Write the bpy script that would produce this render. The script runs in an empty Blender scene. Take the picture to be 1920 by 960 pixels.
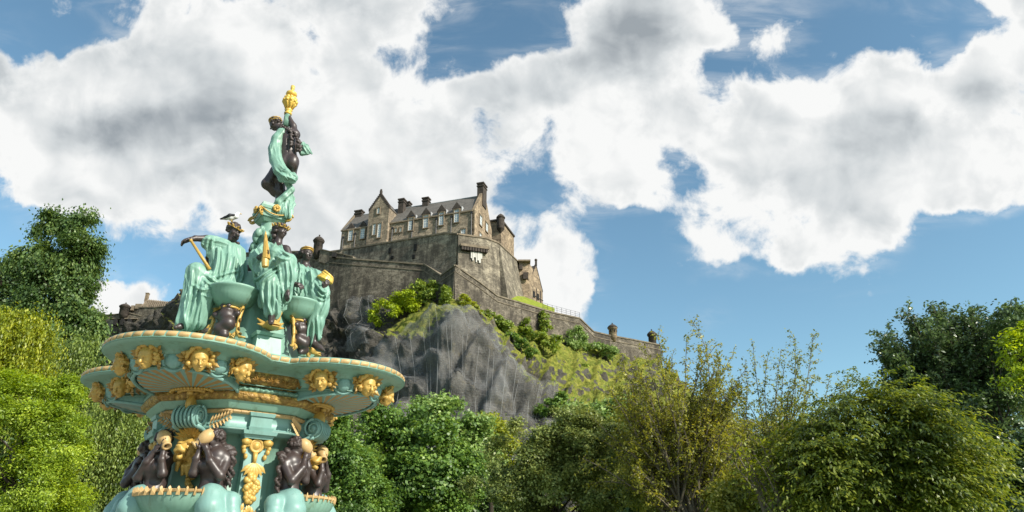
import bpy, bmesh, math, random
import numpy as np
from mathutils import Vector, Matrix

R = math.radians
scene = bpy.context.scene
COL = scene.collection
rng = np.random.default_rng(7)
random.seed(7)

# ------------------------------------------------------------------ camera
F_PX, TH = 1300.0, R(23.9)                 # focal length for a 1920 px wide frame, upward tilt
CT, ST = math.cos(TH), math.sin(TH)
EYE = 1.6
cam_d = bpy.data.cameras.new('camera')
cam_d.sensor_width = 36.0
cam_d.lens = F_PX / 1920 * 36
cam_d.clip_start, cam_d.clip_end = 0.1, 6000
cam = bpy.data.objects.new('camera', cam_d)
cam.location = (0, 0, EYE)
cam.rotation_euler = (R(90) + TH, 0, 0)
COL.objects.link(cam)
scene.camera = cam

# ------------------------------------------------------------------ exposure
scene.view_settings.view_transform = 'Standard'
scene.view_settings.look = 'None'
scene.view_settings.exposure = 0.55
scene.view_settings.gamma = 1.0
scene.view_settings.use_curve_mapping = False
scene.cycles.max_bounces = 6
scene.cycles.transparent_max_bounces = 12

# ------------------------------------------------------------------ sun
SUN = Vector((0.70, -0.47, 0.58)).normalized()      # towards the sun
SUN_EL = math.asin(SUN.z)
SUN_ROT = math.atan2(SUN.x, SUN.y)
sl = bpy.data.lights.new('sun', 'SUN')
sl.energy = 4.5
sl.angle = R(0.5)
sl.color = (1.0, 0.94, 0.83)
so = bpy.data.objects.new('sun', sl)
so.rotation_euler = SUN.to_track_quat('Z', 'Y').to_euler()
COL.objects.link(so)

# ------------------------------------------------------------------ sky: Sky Texture plus procedural cumulus
SKY_STRENGTH = 0.10
# cloud cover (0 clear .. 9 thick) and shade (0 dark base .. 9 sunlit), read by azimuth across and elevation down
COVER = [
 '2233577678887533378986443232499', '3213799998987321289999462124159'.replace(' ', ''),
 '7889999997965427999963345665699', '7899999996998899999974799999999',
 '9999999999999967699998999999999', '9999999999999964499969999999999',
 '5999999999999983267748999999986', '1345575789988886740056769983210',
 '1112222346666688982126787531110', '1129961122455589982011122221000',
 '1149951112445568861113111101000', '1135521112222233321111000000000',
]
SHADE = [
 '5678988877787766495589888888999', '7545789998889555483479998888999',
 '6787666688789967545699999999998', '7888777788899965579999999999877',
 '8873344677988777888899987655778', '9998755678888888999999977678999',
 '9999887778888889999999887899999', '9999988877888888999999998999999',
 '9999999988888889999999999999999', '9999999999999999999999999999999',
 '9999999999999999999999999999999', '9999999999999999999999999999999',
]
world = bpy.data.worlds.new('World')
scene.world = world
world.use_nodes = True
wn, wl = world.node_tree.nodes, world.node_tree.links
wn.clear()

def wnode(t, **kw):
    n = wn.new(t)
    for k, v in kw.items():
        setattr(n, k, v)
    return n

def wmath(op, a, b=None, c=None, clamp=False):
    n = wn.new('ShaderNodeMath'); n.operation = op; n.use_clamp = clamp
    for i, x in enumerate((a, b, c)):
        if x is None: continue
        if isinstance(x, (int, float)): n.inputs[i].default_value = x
        else: wl.new(x, n.inputs[i])
    return n.outputs[0]

def wvec(op, a, b=None):
    n = wn.new('ShaderNodeVectorMath'); n.operation = op
    for i, x in enumerate((a, b)):
        if x is None: continue
        if isinstance(x, (tuple, list)): n.inputs[i].default_value = x
        else: wl.new(x, n.inputs[i])
    return n.outputs['Value'] if op == 'DOT_PRODUCT' else n.outputs[0]

def wmix(f, a, b):
    n = wn.new('ShaderNodeMix'); n.data_type = 'RGBA'
    for s, x in ((n.inputs[0], f), (n.inputs[6], a), (n.inputs[7], b)):
        if isinstance(x, (int, float, tuple)): s.default_value = x
        else: wl.new(x, s)
    return n.outputs[2]

def wstep(x, lo, hi, smooth=True):
    n = wn.new('ShaderNodeMapRange'); n.interpolation_type = 'SMOOTHSTEP' if smooth else 'LINEAR'
    wl.new(x, n.inputs[0]); n.inputs[1].default_value = lo; n.inputs[2].default_value = hi
    return n.outputs[0]

def wnoise(vec, scale, detail, rough, dist=0.0):
    n = wn.new('ShaderNodeTexNoise'); n.noise_dimensions = '3D'
    wl.new(vec, n.inputs['Vector']); n.inputs['Scale'].default_value = scale
    n.inputs['Detail'].default_value = detail; n.inputs['Roughness'].default_value = rough
    n.inputs['Distortion'].default_value = dist
    return n

D = wnode('ShaderNodeTexCoord').outputs['Generated']
SKY_AX = (0.0, CT, ST)
ahead = wvec('DOT_PRODUCT', D, SKY_AX)
am = wmath('MAXIMUM', ahead, 0.25)
su = wmath('DIVIDE', wvec('DOT_PRODUCT', D, (1, 0, 0)), am)
sv = wmath('DIVIDE', wvec('DOT_PRODUCT', D, (0, -ST, CT)), am)
cmb = wnode('ShaderNodeCombineXYZ')
wl.new(su, cmb.inputs[0]); wl.new(sv, cmb.inputs[1])
P2 = cmb.outputs[0]
wa = wnoise(P2, 5.0, 5, 0.6)
sp = wnode('ShaderNodeSeparateColor'); wl.new(wa.outputs['Color'], sp.inputs[0])
wx = wmath('MULTIPLY_ADD', sp.outputs[0], 0.10, -0.05)
wy = wmath('MULTIPLY_ADD', sp.outputs[1], 0.10, -0.05)
gx = wmath('MULTIPLY_ADD', wmath('ADD', su, wx), F_PX / 1920, 0.5)
gy = wmath('MULTIPLY_ADD', wmath('ADD', sv, wy), -F_PX / 60, 8.0)
acc = None
for j, (crow, srow) in enumerate(zip(COVER, SHADE)):
    rp = wnode('ShaderNodeValToRGB'); cr = rp.color_ramp; cr.interpolation = 'LINEAR'
    n = len(crow)
    while len(cr.elements) < n: cr.elements.new(0.5)
    for i in range(n):
        cr.elements[i].position = i / (n - 1)
    for i in range(n):
        cr.elements[i].color = (int(crow[i]) / 9, int(srow[min(i, len(srow) - 1)]) / 9, 0, 1)
    wl.new(gx, rp.inputs[0])
    if acc is None: acc = rp.outputs[0]
    else: acc = wmix(wstep(gy, j - 1, j), acc, rp.outputs[0])
sep = wnode('ShaderNodeSeparateColor'); wl.new(acc, sep.inputs[0])
inside = wstep(ahead, 0.62, 0.76)
cov = wmath('MULTIPLY_ADD', wmath('SUBTRACT', sep.outputs[0], 0.5), inside, 0.5)
shd = wmath('MULTIPLY_ADD', wmath('SUBTRACT', sep.outputs[1], 0.75), inside, 0.75)
n1 = wnoise(P2, 6.5, 12, 0.58, 0.25).outputs['Fac']
n2 = wnoise(wvec('ADD', P2, (3.1, 7.7, 0.4)), 15.0, 10, 0.62, 0.3).outputs['Fac']
streak_m = wnode('ShaderNodeMapping'); streak_m.inputs['Rotation'].default_value = (0, 0, R(28)); streak_m.inputs['Scale'].default_value = (1, 3.2, 1)
wl.new(P2, streak_m.inputs['Vector'])
n3 = wnoise(streak_m.outputs[0], 5.0, 10, 0.6, 0.6).outputs['Fac']
nn = wmath('ADD', wmath('MULTIPLY', wmath('SUBTRACT', n1, 0.5), 1.15), wmath('MULTIPLY', wmath('SUBTRACT', n2, 0.5), 1.0))
field = wmath('ADD', cov, nn)
dens = wstep(field, 0.46, 0.73)
veil = wmath('MULTIPLY', wmath('MULTIPLY', wstep(n3, 0.42, 0.78), wstep(cov, 0.12, 0.5)), 0.55)
dens = wmath('MAXIMUM', dens, veil)
core = wstep(field, 0.6, 1.15)
lum = wmath('ADD', wmath('MULTIPLY_ADD', shd, 1.10, -0.15), wmath('ADD', wmath('MULTIPLY', wmath('SUBTRACT', n1, 0.5), -0.35), wmath('MULTIPLY', wmath('SUBTRACT', n2, 0.5), 0.12)))
b1 = wnoise(P2, 6.0, 3, 0.45, 0.3).outputs['Fac']
b1s = wnoise(wvec('ADD', P2, (0.035, 0.035, 0.0)), 6.0, 3, 0.45, 0.3).outputs['Fac']
b2 = wnoise(P2, 17.0, 4, 0.5, 0.4).outputs['Fac']
b2s = wnoise(wvec('ADD', P2, (0.012, 0.012, 0.0)), 17.0, 4, 0.5, 0.4).outputs['Fac']
puff = wmath('ADD', wmath('MULTIPLY', wmath('SUBTRACT', b1, b1s), 1.5), wmath('MULTIPLY', wmath('SUBTRACT', b2, b2s), 0.75))
rimlit = wmath('MULTIPLY', wmath('SUBTRACT', 1.0, wstep(field, 0.62, 0.95)), 0.22)
puff = wmath('ADD', puff, rimlit)
lum = wmath('ADD', wmath('SUBTRACT', lum, wmath('MULTIPLY', core, 0.10)), puff)
lr = wnode('ShaderNodeValToRGB'); e = lr.color_ramp.elements
e[0].position = 0.0; e[0].color = (2.35, 2.62, 2.85, 1)
e[1].position = 1.0; e[1].color = (6.45, 6.5, 6.45, 1)
k_ = e.new(0.5); k_.color = (4.45, 4.7, 4.82, 1)
wl.new(lum, lr.inputs[0])
sky = wnode('ShaderNodeTexSky'); sky.sky_type = 'NISHITA'; sky.sun_disc = False
sky.sun_elevation = SUN_EL; sky.sun_rotation = SUN_ROT
sky.altitude = 50; sky.air_density = 1.0; sky.dust_density = 0.6; sky.ozone_density = 1.6
blue = wvec('MULTIPLY', sky.outputs[0], (1.10, 1.33, 1.20))
col = wmix(dens, blue, lr.outputs[0])
bg = wnode('ShaderNodeBackground'); bg.inputs[1].default_value = SKY_STRENGTH
wl.new(col, bg.inputs[0])
wo = wnode('ShaderNodeOutputWorld'); wl.new(bg.outputs[0], wo.inputs[0])
world.cycles.sampling_method = 'MANUAL'
world.cycles.sample_map_resolution = 512

# ------------------------------------------------------------------ helpers
def at(px, py, Y):
    """world point seen at (px, py) of the 1920 px wide photograph, at distance Y ahead of the camera"""
    u = (px - 960) / F_PX; v = (480 - py) / F_PX
    t = Y / (CT - v * ST)
    return Vector((u * t, Y, EYE + t * (ST + v * CT)))

def ray(px, py):
    u = (px - 960) / F_PX; v = (480 - py) / F_PX
    return Vector((u, CT - v * ST, ST + v * CT))

def tag(o, label=None, cat=None, group=None, kind=None):
    for k, v in (('label', label), ('category', cat), ('group', group), ('kind', kind)):
        if v: o[k] = v
    return o

def thing(name, label, cat, loc=(0, 0, 0), group=None):
    o = bpy.data.objects.new(name, None)
    COL.objects.link(o); o.location = loc; o.empty_display_size = 0.3
    return tag(o, label, cat, group)

def root_loc(o):
    l = Vector((0, 0, 0))
    while o is not None:
        l += o.location; o = o.parent
    return l

class MB:
    """collects faces in world coordinates and links them as one mesh object"""
    def __init__(self):
        self.v, self.f, self.m = [], [], []
        self.mi = 0
    def add(self, vs, fs, mi=None):
        b = len(self.v)
        self.v += [tuple(p) for p in vs]
        self.f += [tuple(i + b for i in f) for f in fs]
        self.m += [self.mi if mi is None else mi] * len(fs)
        return self
    def box(self, c, sx, sy, sz, ax=None, ay=None, az=None):
        """box centred at c with half sizes along the three axes"""
        ax = Vector(ax or (1, 0, 0)); ay = Vector(ay or (0, 1, 0)); az = Vector(az or (0, 0, 1)); c = Vector(c)
        vs = [c + ax * sx * i + ay * sy * j + az * sz * k for k in (-1, 1) for j in (-1, 1) for i in (-1, 1)]
        return self.add(vs, [(0, 2, 3, 1), (4, 5, 7, 6), (0, 1, 5, 4), (2, 6, 7, 3), (0, 4, 6, 2), (1, 3, 7, 5)])
    def hexa(self, b, t):
        """bottom polygon b and top polygon t (same count, counter-clockwise from above)"""
        n = len(b)
        fs = [tuple(range(n - 1, -1, -1)), tuple(range(n, 2 * n))]
        fs += [(i, (i + 1) % n, n + (i + 1) % n, n + i) for i in range(n)]
        return self.add(list(b) + list(t), fs)
    def tube(self, pts, rad, seg=8, cap=True):
        pts = [Vector(p) for p in pts]
        if isinstance(rad, (int, float)): rad = [rad] * len(pts)
        vs, fs = [], []
        prev = None
        for i, p in enumerate(pts):
            d = (pts[min(i + 1, len(pts) - 1)] - pts[max(i - 1, 0)])
            d = d.normalized() if d.length > 1e-9 else Vector((0, 0, 1))
            if prev is None:
                a = Vector((1, 0, 0)) if abs(d.x) < 0.8 else Vector((0, 1, 0))
                n = d.cross(a).normalized()
            else:
                n = (prev - d * prev.dot(d))
                n = n.normalized() if n.length > 1e-6 else d.orthogonal().normalized()
            prev = n
            b = d.cross(n)
            for k in range(seg):
                t = 2 * math.pi * k / seg
                vs.append(p + (n * math.cos(t) + b * math.sin(t)) * rad[i])
        for i in range(len(pts) - 1):
            for k in range(seg):
                k2 = (k + 1) % seg
                fs.append((i * seg + k, i * seg + k2, (i + 1) * seg + k2, (i + 1) * seg + k))
        if cap:
            fs.append(tuple(range(seg - 1, -1, -1)))
            fs.append(tuple((len(pts) - 1) * seg + k for k in range(seg)))
        return self.add(vs, fs)
    def lathe(self, c, prof, seg=24, axis=(0, 0, 1)):
        """prof: (radius, height) pairs from bottom to top about c"""
        c = Vector(c); az = Vector(axis).normalized(); ax = az.orthogonal().normalized(); ay = az.cross(ax)
        vs, fs = [], []
        for r, h in prof:
            for k in range(seg):
                t = 2 * math.pi * k / seg
                vs.append(c + az * h + (ax * math.cos(t) + ay * math.sin(t)) * max(r, 1e-4))
        for i in range(len(prof) - 1):
            for k in range(seg):
                k2 = (k + 1) % seg
                fs.append((i * seg + k, i * seg + k2, (i + 1) * seg + k2, (i + 1) * seg + k))
        fs.append(tuple(range(seg - 1, -1, -1)))
        fs.append(tuple((len(prof) - 1) * seg + k for k in range(seg)))
        return self.add(vs, fs)
    def ball(self, c, rx, ry=None, rz=None, seg=10, rings=7, ax=None, ay=None, az=None):
        ry = ry or rx; rz = rz or rx; c = Vector(c)
        ax = Vector(ax or (1, 0, 0)); ay = Vector(ay or (0, 1, 0)); az = Vector(az or (0, 0, 1))
        vs, fs = [], []
        for i in range(rings + 1):
            ph = math.pi * i / rings - math.pi / 2
            cr = max(math.cos(ph), 0.02)
            for k in range(seg):
                t = 2 * math.pi * k / seg
                vs.append(c + ax * rx * cr * math.cos(t) + ay * ry * cr * math.sin(t) + az * rz * math.sin(ph))
        for i in range(rings):
            for k in range(seg):
                k2 = (k + 1) % seg
                fs.append((i * seg + k, i * seg + k2, (i + 1) * seg + k2, (i + 1) * seg + k))
        fs.append(tuple(range(seg - 1, -1, -1))); fs.append(tuple(rings * seg + k for k in range(seg)))
        return self.add(vs, fs)
    def build(self, name, mat, parent=None, smooth=False, **kw):
        me = bpy.data.meshes.new(name)
        l = root_loc(parent)
        me.from_pydata([(p[0] - l.x, p[1] - l.y, p[2] - l.z) for p in self.v], [], self.f)
        for m in (mat if isinstance(mat, (list, tuple)) else [mat]): me.materials.append(m)
        me.polygons.foreach_set('material_index', self.m)
        if smooth: me.polygons.foreach_set('use_smooth', [True] * len(self.f))
        me.update()
        o = bpy.data.objects.new(name, me); COL.objects.link(o)
        if parent: o.parent = parent
        return tag(o, **kw)

def np_mesh(name, V, Fq, mat, parent=None, smooth=False, attrs=None, fmat=None, **kw):
    """mesh object from numpy arrays: V (n,3), Fq (m,3|4)"""
    me = bpy.data.meshes.new(name)
    l = root_loc(parent)
    V = np.asarray(V, dtype=np.float32) - np.array(l, dtype=np.float32)
    Fq = np.asarray(Fq, dtype=np.int32); m, k = Fq.shape
    me.vertices.add(len(V)); me.vertices.foreach_set('co', V.ravel())
    me.loops.add(m * k); me.loops.foreach_set('vertex_index', Fq.ravel())
    me.polygons.add(m)
    me.polygons.foreach_set('loop_start', np.arange(0, m * k, k, dtype=np.int32))
    me.polygons.foreach_set('loop_total', np.full(m, k, dtype=np.int32))
    if smooth: me.polygons.foreach_set('use_smooth', np.ones(m, dtype=bool))
    for mm in (mat if isinstance(mat, (list, tuple)) else [mat]): me.materials.append(mm)
    if fmat is not None: me.polygons.foreach_set('material_index', np.asarray(fmat, dtype=np.int32))
    for an, av in (attrs or {}).items():
        a = me.attributes.new(an, 'FLOAT', 'POINT'); a.data.foreach_set('value', np.asarray(av, dtype=np.float32))
    me.update(calc_edges=True); me.validate()
    o = bpy.data.objects.new(name, me); COL.objects.link(o)
    if parent: o.parent = parent
    return tag(o, **kw)

def dup(o, parent=None, loc=None, rotz=None, label=None, group=None):
    c = o.copy(); COL.objects.link(c)
    if parent is not None: c.parent = parent
    if loc is not None: c.location = loc
    if rotz is not None: c.rotation_euler = (0, 0, rotz)
    if label: c['label'] = label
    if group: c['group'] = group
    for ch in list(o.children): dup(ch, c)
    return c

# smooth value noise on numpy points
_T = np.random.default_rng(3).random(4096)
def _h(ix, iy, iz):
    return _T[(ix * 73 + iy * 1231 + iz * 2917) & 4095]
def vnoise(P):
    P = np.asarray(P, dtype=np.float64); i = np.floor(P).astype(np.int64); f = P - i
    f = f * f * (3 - 2 * f); x, y, z = i[..., 0], i[..., 1], i[..., 2]; a, b, c = f[..., 0], f[..., 1], f[..., 2]
    r = 0
    for dx in (0, 1):
        for dy in (0, 1):
            for dz in (0, 1):
                r = r + _h(x + dx, y + dy, z + dz) * (a if dx else 1 - a) * (b if dy else 1 - b) * (c if dz else 1 - c)
    return r
def fbm(P, oct=4, gain=0.5):
    s, a, t = 0, 1.0, 0.0
    P = np.asarray(P, dtype=np.float64)
    for k in range(oct):
        s = s + a * vnoise(P * (2 ** k) + 17.3 * k); t += a; a *= gain
    return s / t

# ------------------------------------------------------------------ materials
class NT:
    def __init__(self, name):
        self.mat = bpy.data.materials.new(name); self.mat.use_nodes = True
        self.n, self.l = self.mat.node_tree.nodes, self.mat.node_tree.links
        self.b = self.n['Principled BSDF']; self.out = self.n['Material Output']
    def node(self, t, **kw):
        n = self.n.new(t)
        for k, v in kw.items(): setattr(n, k, v)
        return n
    def put(self, sock, x):
        if isinstance(x, (int, float)): sock.default_value = x
        elif isinstance(x, (tuple, list)):
            sock.default_value = tuple(x) + ((1,) if len(x) == 3 and len(sock.default_value) == 4 else ())
        else: self.l.new(x, sock)
    def math(self, op, *a, clamp=False):
        n = self.node('ShaderNodeMath', operation=op, use_clamp=clamp)
        for i, x in enumerate(a): self.put(n.inputs[i], x)
        return n.outputs[0]
    def vec(self, op, *a):
        n = self.node('ShaderNodeVectorMath', operation=op)
        for i, x in enumerate(a): self.put(n.inputs[i], x)
        return n.outputs['Value'] if op == 'DOT_PRODUCT' else n.outputs[0]
    def mix(self, f, a, b, blend='MIX'):
        n = self.node('ShaderNodeMix', data_type='RGBA', blend_type=blend)
        self.put(n.inputs[0], f); self.put(n.inputs[6], a); self.put(n.inputs[7], b)
        return n.outputs[2]
    def step(self, x, lo, hi):
        n = self.node('ShaderNodeMapRange', interpolation_type='SMOOTHSTEP')
        self.put(n.inputs[0], x); n.inputs[1].default_value = lo; n.inputs[2].default_value = hi
        return n.outputs[0]
    def noise(self, vec, scale, detail=4, rough=0.55, dist=0.0):
        n = self.node('ShaderNodeTexNoise')
        if vec is not None: self.l.new(vec, n.inputs['Vector'])
        n.inputs['Scale'].default_value = scale; n.inputs['Detail'].default_value = detail
        n.inputs['Roughness'].default_value = rough; n.inputs['Distortion'].default_value = dist
        return n.outputs['Fac']
    def pos(self): return self.node('ShaderNodeNewGeometry').outputs['Position']
    def obj(self): return self.node('ShaderNodeTexCoord').outputs['Object']
    def scaled(self, vec, s):
        return self.vec('MULTIPLY', vec, s)
    def bump(self, h, strength=0.3, dist=0.1):
        n = self.node('ShaderNodeBump'); n.inputs['Strength'].default_value = strength; n.inputs['Distance'].default_value = dist
        self.l.new(h, n.inputs['Height']); self.l.new(n.outputs[0], self.b.inputs['Normal'])
    def attr(self, name):
        return self.node('ShaderNodeAttribute', attribute_name=name).outputs['Fac']
    def set(self, color=None, rough=None, metal=None, spec=None):
        if color is not None: self.put(self.b.inputs['Base Color'], color)
        if rough is not None: self.put(self.b.inputs['Roughness'], rough)
        if metal is not None: self.put(self.b.inputs['Metallic'], metal)
        if spec is not None: self.put(self.b.inputs['Specular IOR Level'], spec)
        return self

def masonry(name, c1, c2, dark, course=0.45, width=1.1, stain=0.5, bump=0.5):
    """coursed stone: block-to-block variation, mortar and soot streaks"""
    t = NT(name)
    p = t.pos(); g = t.node('ShaderNodeNewGeometry')
    nz = t.vec('CROSS_PRODUCT', (0, 0, 1), g.outputs['True Normal'])
    a = t.vec('DOT_PRODUCT', p, t.vec('NORMALIZE', nz))
    s = t.node('ShaderNodeSeparateXYZ'); t.l.new(p, s.inputs[0])
    cb = t.node('ShaderNodeCombineXYZ')
    wob = t.math('MULTIPLY', t.noise(p, 0.5, 2), 0.5)
    t.l.new(t.math('ADD', a, wob), cb.inputs[0]); t.l.new(t.math('ADD', s.outputs[2], t.math('MULTIPLY', wob, 0.4)), cb.inputs[1])
    br = t.node('ShaderNodeTexBrick')
    t.l.new(cb.outputs[0], br.inputs['Vector'])
    br.inputs['Scale'].default_value = 1; br.inputs['Brick Width'].default_value = width; br.inputs['Row Height'].default_value = course
    br.inputs['Mortar Size'].default_value = 0.045; br.inputs['Mortar Smooth'].default_value = 0.4; br.inputs['Bias'].default_value = 0.0
    br.inputs['Color1'].default_value = (*c1, 1); br.inputs['Color2'].default_value = (*c2, 1)
    br.inputs['Mortar'].default_value = (*[0.55 * (x + y) / 2 for x, y in zip(c1, c2)], 1)
    big = t.noise(p, 0.10, 5, 0.6); mid = t.noise(p, 0.9, 6, 0.7)
    blk = t.noise(t.scaled(cb.outputs[0], (1 / width, 1 / course, 1)), 1.3, 3, 0.8)
    col = t.mix(t.step(mid, 0.38, 0.62), br.outputs['Color'], tuple(x * .62 for x in c2))
    col = t.mix(t.math('MULTIPLY', t.step(t.noise(p, 1.6, 4, 0.8), 0.54, 0.66), 0.6), col, tuple(min(1, x * 1.55) for x in c1))
    col = t.mix(t.math('MULTIPLY', t.step(blk, 0.52, 0.62), 0.7), col, dark)
    pt = t.noise(t.scaled(p, (1, 1, 1.6)), 0.30, 5, 0.75)
    col = t.mix(t.math('MULTIPLY', t.step(pt, 0.50, 0.62), 0.65), col, tuple(min(1, x * 1.35) for x in c1))
    crs = t.noise(t.scaled(cb.outputs[0], (0.05, 0.9, 1)), 1.0, 3, 0.7)
    col = t.mix(t.math('MULTIPLY', t.step(crs, 0.5, 0.62), 0.45), col, tuple(x * .5 for x in c2))
    st = t.noise(t.scaled(p, (0.55, 0.55, 0.07)), 1.0, 6, 0.65)
    sm = t.math('MULTIPLY', t.step(t.math('ADD', st, t.math('MULTIPLY', t.math('SUBTRACT', big, 0.5), 0.9)), 0.42, 0.68), stain)
    col = t.mix(sm, col, dark)
    t.set(col, 0.92, spec=0.2)
    h = t.math('ADD', t.math('MULTIPLY', br.outputs['Fac'], -0.6), t.math('ADD', mid, t.math('MULTIPLY', blk, 0.8)))
    t.bump(h, bump, 0.12)
    return t.mat

def plain(name, c, rough=0.6, metal=0.0, var=0.25, scale=3.0, bump=0.0, spec=0.5, c2=None):
    t = NT(name); p = t.pos()
    n = t.noise(p, scale, 6, 0.65)
    c2 = c2 or tuple(x * (1 - var) for x in c)
    t.set(t.mix(t.step(n, 0.3, 0.7), c2, c), rough, metal, spec)
    if bump: t.bump(t.noise(p, scale * 3, 5, 0.6), bump, 0.05)
    return t.mat

M = {}
M['palace'] = masonry('palace_stone', (0.43, 0.345, 0.25), (0.33, 0.265, 0.195), (0.10, 0.083, 0.066), 0.55, 1.2, 0.45)
M['gable'] = masonry('gable_stone', (0.40, 0.305, 0.205), (0.30, 0.225, 0.155), (0.09, 0.07, 0.055), 0.42, 1.0, 0.3)
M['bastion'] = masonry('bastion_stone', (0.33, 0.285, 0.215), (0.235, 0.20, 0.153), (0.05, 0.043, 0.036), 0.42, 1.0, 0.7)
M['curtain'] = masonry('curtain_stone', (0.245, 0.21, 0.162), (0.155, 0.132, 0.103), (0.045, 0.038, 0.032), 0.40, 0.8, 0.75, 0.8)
M['trim'] = plain('dressed_stone', (0.27, 0.215, 0.155), 0.9, scale=0.8, var=0.45, spec=0.2)
M['coping'] = plain('coping_stone', (0.23, 0.19, 0.14), 0.9, scale=0.7, var=0.5, spec=0.2)
M['soot'] = plain('sooty_stone', (0.085, 0.07, 0.06), 0.95, scale=1.0, var=0.5, spec=0.2)
M['pipe'] = plain('black_iron', (0.02, 0.02, 0.022), 0.5)
M['frame'] = plain('white_paint', (0.78, 0.78, 0.74), 0.5, var=0.08)
M['lead'] = plain('lead_flashing', (0.45, 0.46, 0.47), 0.5, var=0.3)
def slate(name, c, course):
    t = NT(name); p = t.pos()
    s = t.node('ShaderNodeSeparateXYZ'); t.l.new(p, s.inputs[0])
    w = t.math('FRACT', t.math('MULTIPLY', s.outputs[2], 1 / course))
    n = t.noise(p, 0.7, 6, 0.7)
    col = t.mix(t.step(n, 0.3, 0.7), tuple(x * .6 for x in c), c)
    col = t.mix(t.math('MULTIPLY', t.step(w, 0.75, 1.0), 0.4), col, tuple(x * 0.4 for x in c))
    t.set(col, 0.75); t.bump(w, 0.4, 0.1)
    return t.mat
M['slate'] = slate('slate_roof', (0.15, 0.135, 0.118), 0.5)
M['pane'] = NT('window_glass').set((0.34, 0.39, 0.44), 0.08, spec=0.8).mat  # pale sky reflection is put into the base colour of the panes
M['dark'] = plain('dark_opening', (0.012, 0.011, 0.01), 0.9)

# ------------------------------------------------------------------ terrain: ground sheet and castle rock
def rockmat():
    t = NT('crag_and_grass'); p = t.pos()
    g = t.attr('grass'); mo = t.attr('moss')
    n1 = t.noise(p, 0.12, 8, 0.65); n2 = t.noise(p, 0.9, 8, 0.7)
    st = t.noise(t.scaled(p, (0.35, 0.35, 0.14)), 1.0, 8, 0.7)
    rock = t.mix(t.step(n1, 0.38, 0.62), (0.045, 0.042, 0.037), (0.105, 0.096, 0.082))
    rock = t.mix(t.math('MULTIPLY', t.step(n2, 0.45, 0.7), 0.5), rock, (0.15, 0.138, 0.118))
    rock = t.mix(t.math('MULTIPLY', t.step(st, 0.5, 0.68), 0.3), rock, (0.03, 0.028, 0.025))
    rock = t.mix(t.math('MULTIPLY', t.step(t.noise(p, 0.35, 6, 0.7), 0.55, 0.68), 0.45), rock, (0.15, 0.12, 0.045))
    n3 = t.noise(p, 0.55, 8, 0.7)
    gr = t.mix(t.step(n3, 0.35, 0.68), (0.12, 0.15, 0.022), (0.27, 0.255, 0.05))
    gr = t.mix(t.step(t.noise(p, 0.8, 8, 0.75), 0.50, 0.68), gr, (0.05, 0.075, 0.016))
    f = t.step(t.math('ADD', g, t.math('MULTIPLY', t.math('SUBTRACT', t.noise(t.scaled(p, (1.2, 0.7, 0.6)), 0.26, 10, 0.75), 0.5), 1.35)), 0.42, 0.56)
    t.set(t.mix(f, rock, gr), 0.95, spec=0.15)
    cv = t.node('ShaderNodeTexVoronoi'); cv.feature = 'DISTANCE_TO_EDGE'; wpn = t.node('ShaderNodeTexNoise'); wpn.inputs['Scale'].default_value = 0.25; wpn.inputs['Detail'].default_value = 5; t.l.new(p, wpn.inputs['Vector']); t.l.new(t.vec('ADD', t.scaled(p, (0.10, 0.10, 0.07)), t.scaled(wpn.outputs['Color'], (1.4, 1.4, 1.4))), cv.inputs['Vector'])
    t.bump(t.math('ADD', t.math('ADD', t.math('MULTIPLY', n2, 0.5), st), t.math('MULTIPLY', t.step(cv.outputs['Distance'], 0.0, 0.10), 0.5)), 0.7, 0.6)
    return t.mat
M['rock'] = rockmat()
def grassmat(name, a, b, s=0.6):
    t = NT(name); p = t.pos()
    n = t.noise(p, s, 8, 0.7)
    t.set(t.mix(t.step(n, 0.3, 0.7), a, b), 0.95, spec=0.15); t.bump(n, 0.8, 0.3)
    return t.mat
M['lawn'] = grassmat('lawn', (0.14, 0.19, 0.022), (0.25, 0.28, 0.035))
M['ground'] = grassmat('park_grass', (0.05, 0.08, 0.018), (0.09, 0.13, 0.03))

gb = MB(); gb.add([(-3000, -600, 0), (3000, -600, 0), (3000, 5000, 0), (-3000, 5000, 0)], [(0, 1, 2, 3)])
gb.build('ground', M['ground'], kind='structure')
pv = NT('pale_paving'); pp_ = pv.pos(); bt_ = pv.node('ShaderNodeTexBrick'); pv.l.new(pp_, bt_.inputs['Vector']); bt_.inputs['Scale'].default_value = 1.2
bt_.inputs['Color1'].default_value = (.42, .39, .34, 1); bt_.inputs['Color2'].default_value = (.36, .34, .30, 1); bt_.inputs['Mortar'].default_value = (.2, .19, .17, 1)
pv.set(bt_.outputs['Color'], .9)
gb = MB(); gb.add([(-5.07 + 17 * math.cos(a), 11 + 14 * math.sin(a), .004) for a in np.linspace(0, 2 * math.pi, 48, endpoint=False)], [tuple(range(48))])
gb.build('paving', pv.mat, kind='structure')

def cr_interp(A, n):
    """Catmull-Rom resampling of A along axis 0 to n rows"""
    m = A.shape[0]
    t = np.linspace(0, m - 1 - 1e-9, n); i = t.astype(int); f = (t - i).reshape((-1,) + (1,) * (A.ndim - 1))
    g = lambda k: A[np.clip(k, 0, m - 1)]
    p0, p1, p2, p3 = g(i - 1), g(i), g(i + 1), g(i + 2)
    return 0.5 * (2 * p1 + (p2 - p0) * f + (2 * p0 - 5 * p1 + 4 * p2 - p3) * f * f + (3 * p1 - p0 - 3 * p2 + p3) * f ** 3)

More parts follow.
